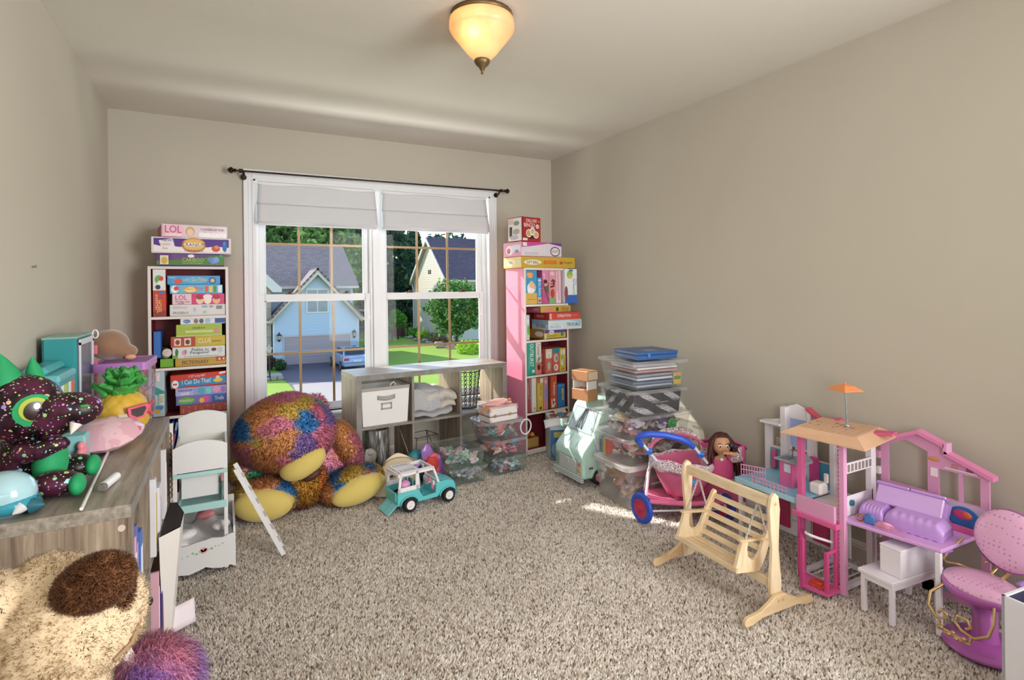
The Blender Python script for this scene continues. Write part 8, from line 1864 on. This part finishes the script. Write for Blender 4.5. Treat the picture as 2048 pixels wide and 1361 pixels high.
def cabinet():
    TE = P('#2f8f94', .35, var=.03, coat=.2, name='teal_plastic')
    t = thing('display_case', 'tall teal toy case with clear door on the left shelf top', 'toy case', (-.600, 2.625, ZT))
    m = MB(); m.box(0, .105, 0, .27, 0, .402, bev=.008); m.build('case_body', TE, t); MB().box(-.001, .108, -.001, .271, .395, .404, bev=.003).build('case_top', P('#8ab4ac', .4), t)
    d = MB().box(.106, .112, .006, .255, .02, .39, bev=.002).build('clear_door', clear('#e6e6f4', .3, .1), t)
    m = MB()
    for a, b, c, e in ((.006, .255, .37, .392), (.006, .255, .018, .036), (.006, .022, .03, .38), (.235, .255, .03, .38)): m.box(.112, .116, a, b, c, e)
    m.build('door_frame', P('#d8dce6', .3), d)
    m = MB(); g = random.Random(2)
    for k in range(16): m.ell((.100, .03+.19*g.random(), .05+.28*g.random()), (.006, .02, .025), 8, 6, k % 4)
    m.build('printed_figures', [P(c, .5) for c in ('#7a78c4', '#9a6ab0', '#5a9ac8', '#c88ab0')], t, kind='stuff')
    for k in range(5): MB().box(.110, .124, .272, .284, .06+k*.062, .10+k*.062, bev=.003).build('pink_hinge', P('#d8707e', .4), t)
    MB().tube([(.118+.010*math.cos(a*.6283), .272, .395+.018*math.sin(a*.6283)) for a in range(10)], .003, 6, closed=True).build('hang_loop', P('#e9e9ec', .4), t)
    t = thing('teal_toy_box', 'low turquoise toy box with animal stickers before the tall teal case', 'toy box', (-.600, 2.36, ZT)); TB = P('#4fa9b0', .3, var=.03, coat=.3)
    MB().box(0, .105, 0, .24, 0, .285, bev=.015).build('box_body', TB, t); MB().box(.0, .072, .02, .262, .287, .318, bev=.012).build('stepped_lid', TB, t); MB().box(-.002, .109, -.002, .242, .262, .290, bev=.008).build('lid_rim', P('#6fbcc4', .3), t)
    for k, c in enumerate(('#e6e8e6', '#b8cf5a', '#dfe6ea', '#d8705a')): MB().box(.1055, .108, .03+k*.05, .066+k*.05, .20, .25, bev=.001).build('sticker', P(c, .5), t)
    MB().box(.0, .10, -.0, .08, 0, .10, bev=.006).build('x', P('#86c4c8', .4), None)
    o = bpy.data.objects['x']; o.name = 'teal_card_box'; o.location = (-.505, 2.255, ZT); tag(o, 'small turquoise card box behind the foil dinosaur', 'box')
    m = MB()
    for k in range(8): m.ell((0, .030*math.cos(k*.785), .030*math.sin(k*.785)), (.012, .016, .016), 10, 6)
    m.ell((0, 0, 0), (.014, .026, .026), 12, 8); tag(m.build('pink_flower', P('#e08a96', .5), loc=(-.415, 2.27, ZT+.047)), 'scalloped pink flower shape beside the small turquoise card box', 'toy')
cabinet()
clear_bin('clear bin with a purple lid at the far end of the left shelf', Vector((-.385, 2.985, ZT)), R(88), .30, .205, .270, clear('#e6dae8', .25, .2), P('#b27ac0', .35, var=.03, name='purple_lid'), taper=.05, lidh=.030)
jumble('doll_things', 'pink and navy doll things inside the purple lidded bin', Vector((-.385, 2.985, ZT)), R(88), .27, .18, .225, ('#d8909e', '#3a3a6a', '#e6d8e0', '#c8587a', '#d8b86a'), 34, 21, cat='doll things')
def brown_plush():
    t = thing('brown_plush', 'smooth brown plush animal lying on the purple lidded bin', 'plush toy', (-.452, 3.015, ZT+.2705))
    m = MB(); m.ell((0, 0, .068), (.078, .085, .068), 24, 16); m.ell((.055, -.01, .035), (.055, .055, .034), 18, 12); remesh(m.build('body', P('#8d6a52', .85, var=.08, vs=10, bump=.2, bs=90, sheen=.6, name='brown_velour'), t), .006)
    MB().ell((.085, -.055, .012), (.022, .018, .013), 12, 8).build('paw', P('#cfa088', .8), t)
brown_plush()
# ---- what stands in the left shelf's open cells
def book(label, y, w, z0, h, col, depth=.22, x=-.222, sc='#f0eef0', name='book', cat='book'):
    t = thing(name, label, cat, (x, y, z0), R(90)); m = MB(); m.box(0, w, 0, depth, 0, h, bev=.001); m.build('cover', P(col, .5, var=.1, vs=14), t); MB().box(w*.12, w*.88, -.0012, .001, h*.15, h*.8).build('spine_print', P(sc, .5), t)
zu = .3660
book('pink spined book at the near end of the upper left cell', 1.850, .018, zu, .232, '#d9a0c0'); book('tall violet book second in the upper left cell', 1.876, .022, zu, .255, '#6a6aa8', sc='#c8a0c8'); book('thick blue book third in the upper left cell', 1.905, .040, zu, .225, '#4a72b8', x=-.216, sc='#dfe6f0'); book('green edged book fourth in the upper left cell', 1.952, .016, zu, .21, '#4f8f6a')
book('white ring folder with a yellow tag in the middle upper cell of the left shelf', 2.260, .030, zu, .27, '#dedce0', x=-.212, sc='#c9a85a', name='folder', cat='folder'); book('wide white box file beside the ring folder on the left shelf', 2.305, .075, zu, .225, '#d8d8de', x=-.205, sc='#cfd0d8', name='box_file', cat='box file'); book('slim white folder in the far upper cell of the left shelf', 2.62, .020, zu, .28, '#dcd8da', x=-.210, name='folder', cat='folder')
book('purple book with golden stars in the lower cell of the left shelf', 2.300, .030, .0372, .235, '#4a3a7a', x=-.198, sc='#c88a4a'); book('pink magazine beside the purple book in the lower cell', 2.270, .012, .0372, .27, '#d8a8b8', x=-.206); book('red striped book beside the purple book in the lower cell', 2.345, .012, .0372, .20, '#a84a4a', x=-.198)
m = MB(); m.grid(lambda u, v: (.10*u, .002*math.sin(u*6), .085*v+.02*u), 6, 4); o = m.build('paper_sheet', P('#e6dce2', .7), loc=(-.200, 2.40, .004), rot=(R(-14), 0, R(12))); s = o.modifiers.new('s', 'SOLIDIFY'); s.thickness = .002; tag(o, 'folded white paper standing on the carpet before the left shelf', 'paper')
t = thing('slanted_bin', 'tall slanted white bin with dark open top beside the left shelf', 'bin', (-.1985, 2.36, 0), 0)
WBn = P('#e0dbd6', .45, var=.02); top = [(-.006, -.10, .43), (.006, .155, .462), (.034, .150, .462), (.062, .06, .448), (.056, -.05, .436)]; bot = [(-.002, -.02, 0), (-.002, .10, 0), (.014, .10, 0), (.022, .06, 0), (.016, -.01, 0)]
m = MB(); m.add(bot+top, [(0, 1, 2, 3, 4)]+[(i, (i+1) % 5, (i+1) % 5+5, i+5) for i in range(5)]); m.build('bin_wall', WBn, t)
cx = sum(p[0] for p in top)/5; cy = sum(p[1] for p in top)/5
m = MB(); m.add([(cx+(p[0]-cx)*.9, cy+(p[1]-cy)*.94, p[2]-.0005+.003) for p in top], [(0, 1, 2, 3, 4)]); m.build('opening_shade_sheet', P('#241c19', .9, var=.3, vs=40), t)  # flat dark sheet stands in for the shade inside the bin
t = thing('chain_board', 'narrow cream board with a brown chain hanging down it', 'board', (-.238, 2.98, 0), R(14))
MB().box(0, .030, 0, .012, 0, .675, bev=.001).build('board', P('#ded6cc', .6), t)
m = MB()
for k in range(12): m.tube([(.015+.008*math.cos(a*.785), -.004+.003*(k % 2)*math.sin(a*.785), .345+k*.025+.015*math.sin(a*.785)) for a in range(8)], .003, 5, closed=True)
m.build('chain', P('#8a5f3e', .5, var=.3, vs=60), t, kind='stuff')
# ---- bunk bed and ladder for dolls
def bunk():
    t = thing('doll_bunk_bed', 'white and mint wooden doll bunk bed with painted flowers', 'doll bed', (-.205, 2.872, 0))
    W = P('#dedede', .45, var=.02, name='white_paint'); MN = P('#a9d3d0', .5, var=.03, name='mint_paint'); D = .40; w = .218; wb = .248
    for x in (0, w-.016):
        for y in (.004, D-.016): MB().box(x, x+.016, y, y+.014, .0, .49, bev=.001).build('post', W, t)
    def arch(x0, x1, z0, z1, rise, n=14): return [(x0, z0), (x1, z0)]+[(x1+(x0-x1)*k/n, z1+rise*math.sin(math.pi*k/n)**.8) for k in range(n+1)]
    for y, z1, nm in ((.0, .578, 'footboard'), (D-.014, .640, 'headboard')): MB().prism(arch(0, w, .468, z1, .030), y, y+.010, 'y').build(nm, W, t)
    for x in (0, w-.010): MB().box(x, x+.010, .010, D-.010, .470, .55, bev=.001).build('upper_rail', W, t)
    MB().box(.010, w-.010, .010, D-.014, .478, .488).build('upper_base', MN, t); MB().box(.014, w-.014, .014, D-.02, .490, .512, bev=.006).build('mattress', P('#dfe3c8', .8, bump=.2, bs=100), t)
    MB().box(0, w, -.002, .006, .446, .464, bev=.001).build('mint_band', MN, t)
    MB().box(.030, .180, .05, .058, .335, .445, bev=.001).build('hanging_panel', W, t); MB().box(.014, w-.014, .014, D-.02, .285, .293).build('lower_base', MN, t)
    MB().box(.004, w-.004, .0, .010, .285, .318, bev=.001).build('lower_rail', MN, t); MB().box(.004, w-.004, D-.02, D-.01, .285, .345, bev=.001).build('lower_rail', MN, t)
    for x in (.016, w-.026): MB().box(x, x+.010, .020, D-.02, .293, .325, bev=.001).build('lower_rail', MN, t)
    MB().box(w-.03, w-.014, .10, .17, .375, .43, bev=.004).build('doll_drawer', P('#dca0a0', .6), t)
    sc = [(0, .004), (.02, .016), (.06, .010), (.10, .020), (.125, .030), (.15, .020), (.19, .012), (.228, .018), (wb, .006), (wb, .163), (.225, .160), (.19, .150), (.15, .157), (.125, .152), (.09, .148), (.05, .140), (.02, .142), (0, .130)]
    f = MB().prism(sc, -.012, -.002, 'y').build('trundle_front', W, t)
    m = MB()
    for x, z, r, c in ((.118, .112, .013, 0), (.108, .106, .010, 0), (.128, .108, .010, 0), (.118, .100, .009, 0), (.09, .098, .006, 1), (.075, .104, .006, 1), (.150, .110, .007, 1), (.165, .118, .004, 1), (.055, .096, .004, 1), (.195, .124, .004, 1), (.035, .090, .003, 1), (.18, .117, .004, 0)): m.disc(x, z, r, r*.8, c, -.0128-.0001*c, 10)
    m.build('painted_flowers', [P('#dba6a8', .6), P('#8fbf8a', .6)], f, fix=False, kind='stuff')
    for x in (0, wb-.010): MB().box(x, x+.010, -.002, D-.03, .01, .19, bev=.001).build('trundle_side', W, t)
    MB().box(.010, wb-.010, -.002, D-.03, .03, .04).build('trundle_base', W, t); MB().box(0, wb, D-.04, D-.03, .01, .22).build('trundle_back', W, t)
    m = MB(); m.grid(lambda u, v: (.012+u*.222, .004+v*.34, .135+.02*math.sin(u*7+1)*math.sin(v*5)+.012*math.sin(u*13+v*8)), 20, 20); o = m.build('bed_linen', P('#dfdde0', .85, var=.04), t); s = o.modifiers.new('s', 'SOLIDIFY'); s.thickness = .012
    for x, y, z, c in ((.05, .07, .165, '#e4e2e2'), (.19, .08, .175, '#e6e4e4'), (.12, .22, .19, '#d8848c')): MB().ell((x, y, z), (.04, .035, .022), 16, 10, fn=lambda d: 1+.12*math.sin(6*d.x+y*50)*math.sin(5*d.y)).build('pillow', P(c, .85), t)
    l = thing('doll_ladder', 'white wooden doll ladder leaning against the bunk bed', 'ladder', (.040, 2.872, .452))
    a = Vector((0, 0, 0)); b = Vector((.205, .0, -.450)); d = (b-a).normalized(); nrm = Vector((d.z, 0, -d.x))
    for y in (0, .095):
        sh = Vector((.006, y, 0)); m = MB(); q = [a+sh-nrm*.010, a+sh+nrm*.010, b+sh+nrm*.010, b+sh-nrm*.010]; m.add([tuple(p) for p in q]+[tuple(p+Vector((0, .008, 0))) for p in q], [(0, 1, 2, 3), (7, 6, 5, 4), (0, 4, 5, 1), (1, 5, 6, 2), (2, 6, 7, 3), (3, 7, 4, 0)]); m.build('stringer', W, l)
        m = MB(); m.tube([tuple(b+sh+Vector((0, .004, .004))), tuple(b+sh+Vector((.012, .004, -.001))), tuple(b+sh+Vector((.015, .004, .010)))], .003, 6); m.build('hook', P('#c9c9cc', .3, metal=.6), l)
    for k in range(6):
        c = a.lerp(b, (k+.75)/6.6); MB().box(-.010, .022, .008, .095, -.003, .003, bev=.001, M=Matrix.Translation(tuple(c))).build('rung', W, l)
bunk()
# ---- plush toys at the near left
def woolly(o, size, amp):
    tx = bpy.data.textures.new('wool_lumps', 'CLOUDS'); tx.noise_scale = size; tx.noise_depth = 1
    d = o.modifiers.new('lumps', 'DISPLACE'); d.texture = tx; d.strength = amp; d.mid_level = .35; d.texture_coords = 'LOCAL'
def dog():
    t = thing('plush_dog', 'big cream plush dog with a brown ear at the near left', 'plush toy', (-.33, 1.30, 0))
    TN = ('#e2caa8', '#dcc29c', '#e8d4b4', '#dec6a2'); cf = voro((-.4, -.3, 0), (.4, .3, .95), 60, TN, 3, .01); bc = plain('#9a6a48')
    o = lambda x, y, z: (x+.33, y-1.30, z)
    m = MB(); m.ell(o(-.36, 1.28, .27), (.17, .17, .28), 30, 20); m.ell(o(-.265, 1.32, .645), (.115, .105, .105), 28, 18); m.ell(o(-.40, 1.33, .70), (.085, .075, .075), 22, 14); m.ell(o(-.188, 1.335, .655), (.048, .05, .082), 20, 14); m.ell(o(-.32, 1.30, .53), (.12, .12, .10), 20, 14); m.ell(o(-.30, 1.35, .73), (.07, .06, .05), 18, 12)
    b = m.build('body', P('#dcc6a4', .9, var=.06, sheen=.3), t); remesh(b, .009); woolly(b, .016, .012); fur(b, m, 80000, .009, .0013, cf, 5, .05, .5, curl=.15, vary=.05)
    e = MB().ell(o(-.215, 1.265, .745), (.062, .040, .046), 22, 14, M=Matrix.Translation(o(-.215, 1.265, .745)) @ Matrix.Rotation(R(-18), 4, 'Y') @ Matrix.Translation(tuple(-Vector(o(-.215, 1.265, .745))))); eo = e.build('ear', P('#8f6244', .9), t); woolly(eo, .018, .014); fur(eo, e, 22000, .010, .0013, bc, 6, .1, .5, curl=.15, vary=.06)
    s = MB().ell(o(-.182, 1.29, .715), (.022, .03, .05), 14, 10); so = s.build('ear_fold', P('#8a5e42', .9), t); fur(so, s, 3000, .011, .002, plain('#99694a'), 7, .25, .7)
    MB().ell(o(-.140, 1.345, .650), (.008, .013, .010), 12, 8).build('nose', P('#241c1c', .3), t)
    MB().tube([o(-.150, 1.30, .64), o(-.160, 1.27, .615), o(-.185, 1.25, .60)], .004, 6).build('mouth_seam', P('#a08264', .9), t)
dog()
def fluffy():
    t = thing('fluffy_plush', 'long haired pink and violet plush toy at the lower left edge', 'plush toy', (-.175, 1.52, 0))
    def cf(p):
        k = (p[:, 2]-.30)/.17*4.2+.8*np.sin(p[:, 0]*38+p[:, 1]*30); c = np.array([hexrgb(x) for x in ('#efe6c0', '#c8a0e0', '#b88ad6', '#eea6c8', '#f4a4bc')]); return c[np.clip(k.astype(int), 0, 4)]
    m = MB(); m.ell((0, 0, .20), (.085, .085, .20), 22, 16); m.ell((.01, -.01, .375), (.10, .09, .09), 22, 16)
    b = m.build('body', P('#b07ab8', .9), t); remesh(b, .012); fur(b, m, 32000, .042, .0014, cf, 8, .8, .25)
    m = MB(); m.lathe([(.018, 0), (.010, .03), (0, .05)], 10, M=rotm(0, R(-6), 0, (-.02, -.03, .455))); m.build('white_ear', P('#e6dcd6', .8), t)
fluffy()
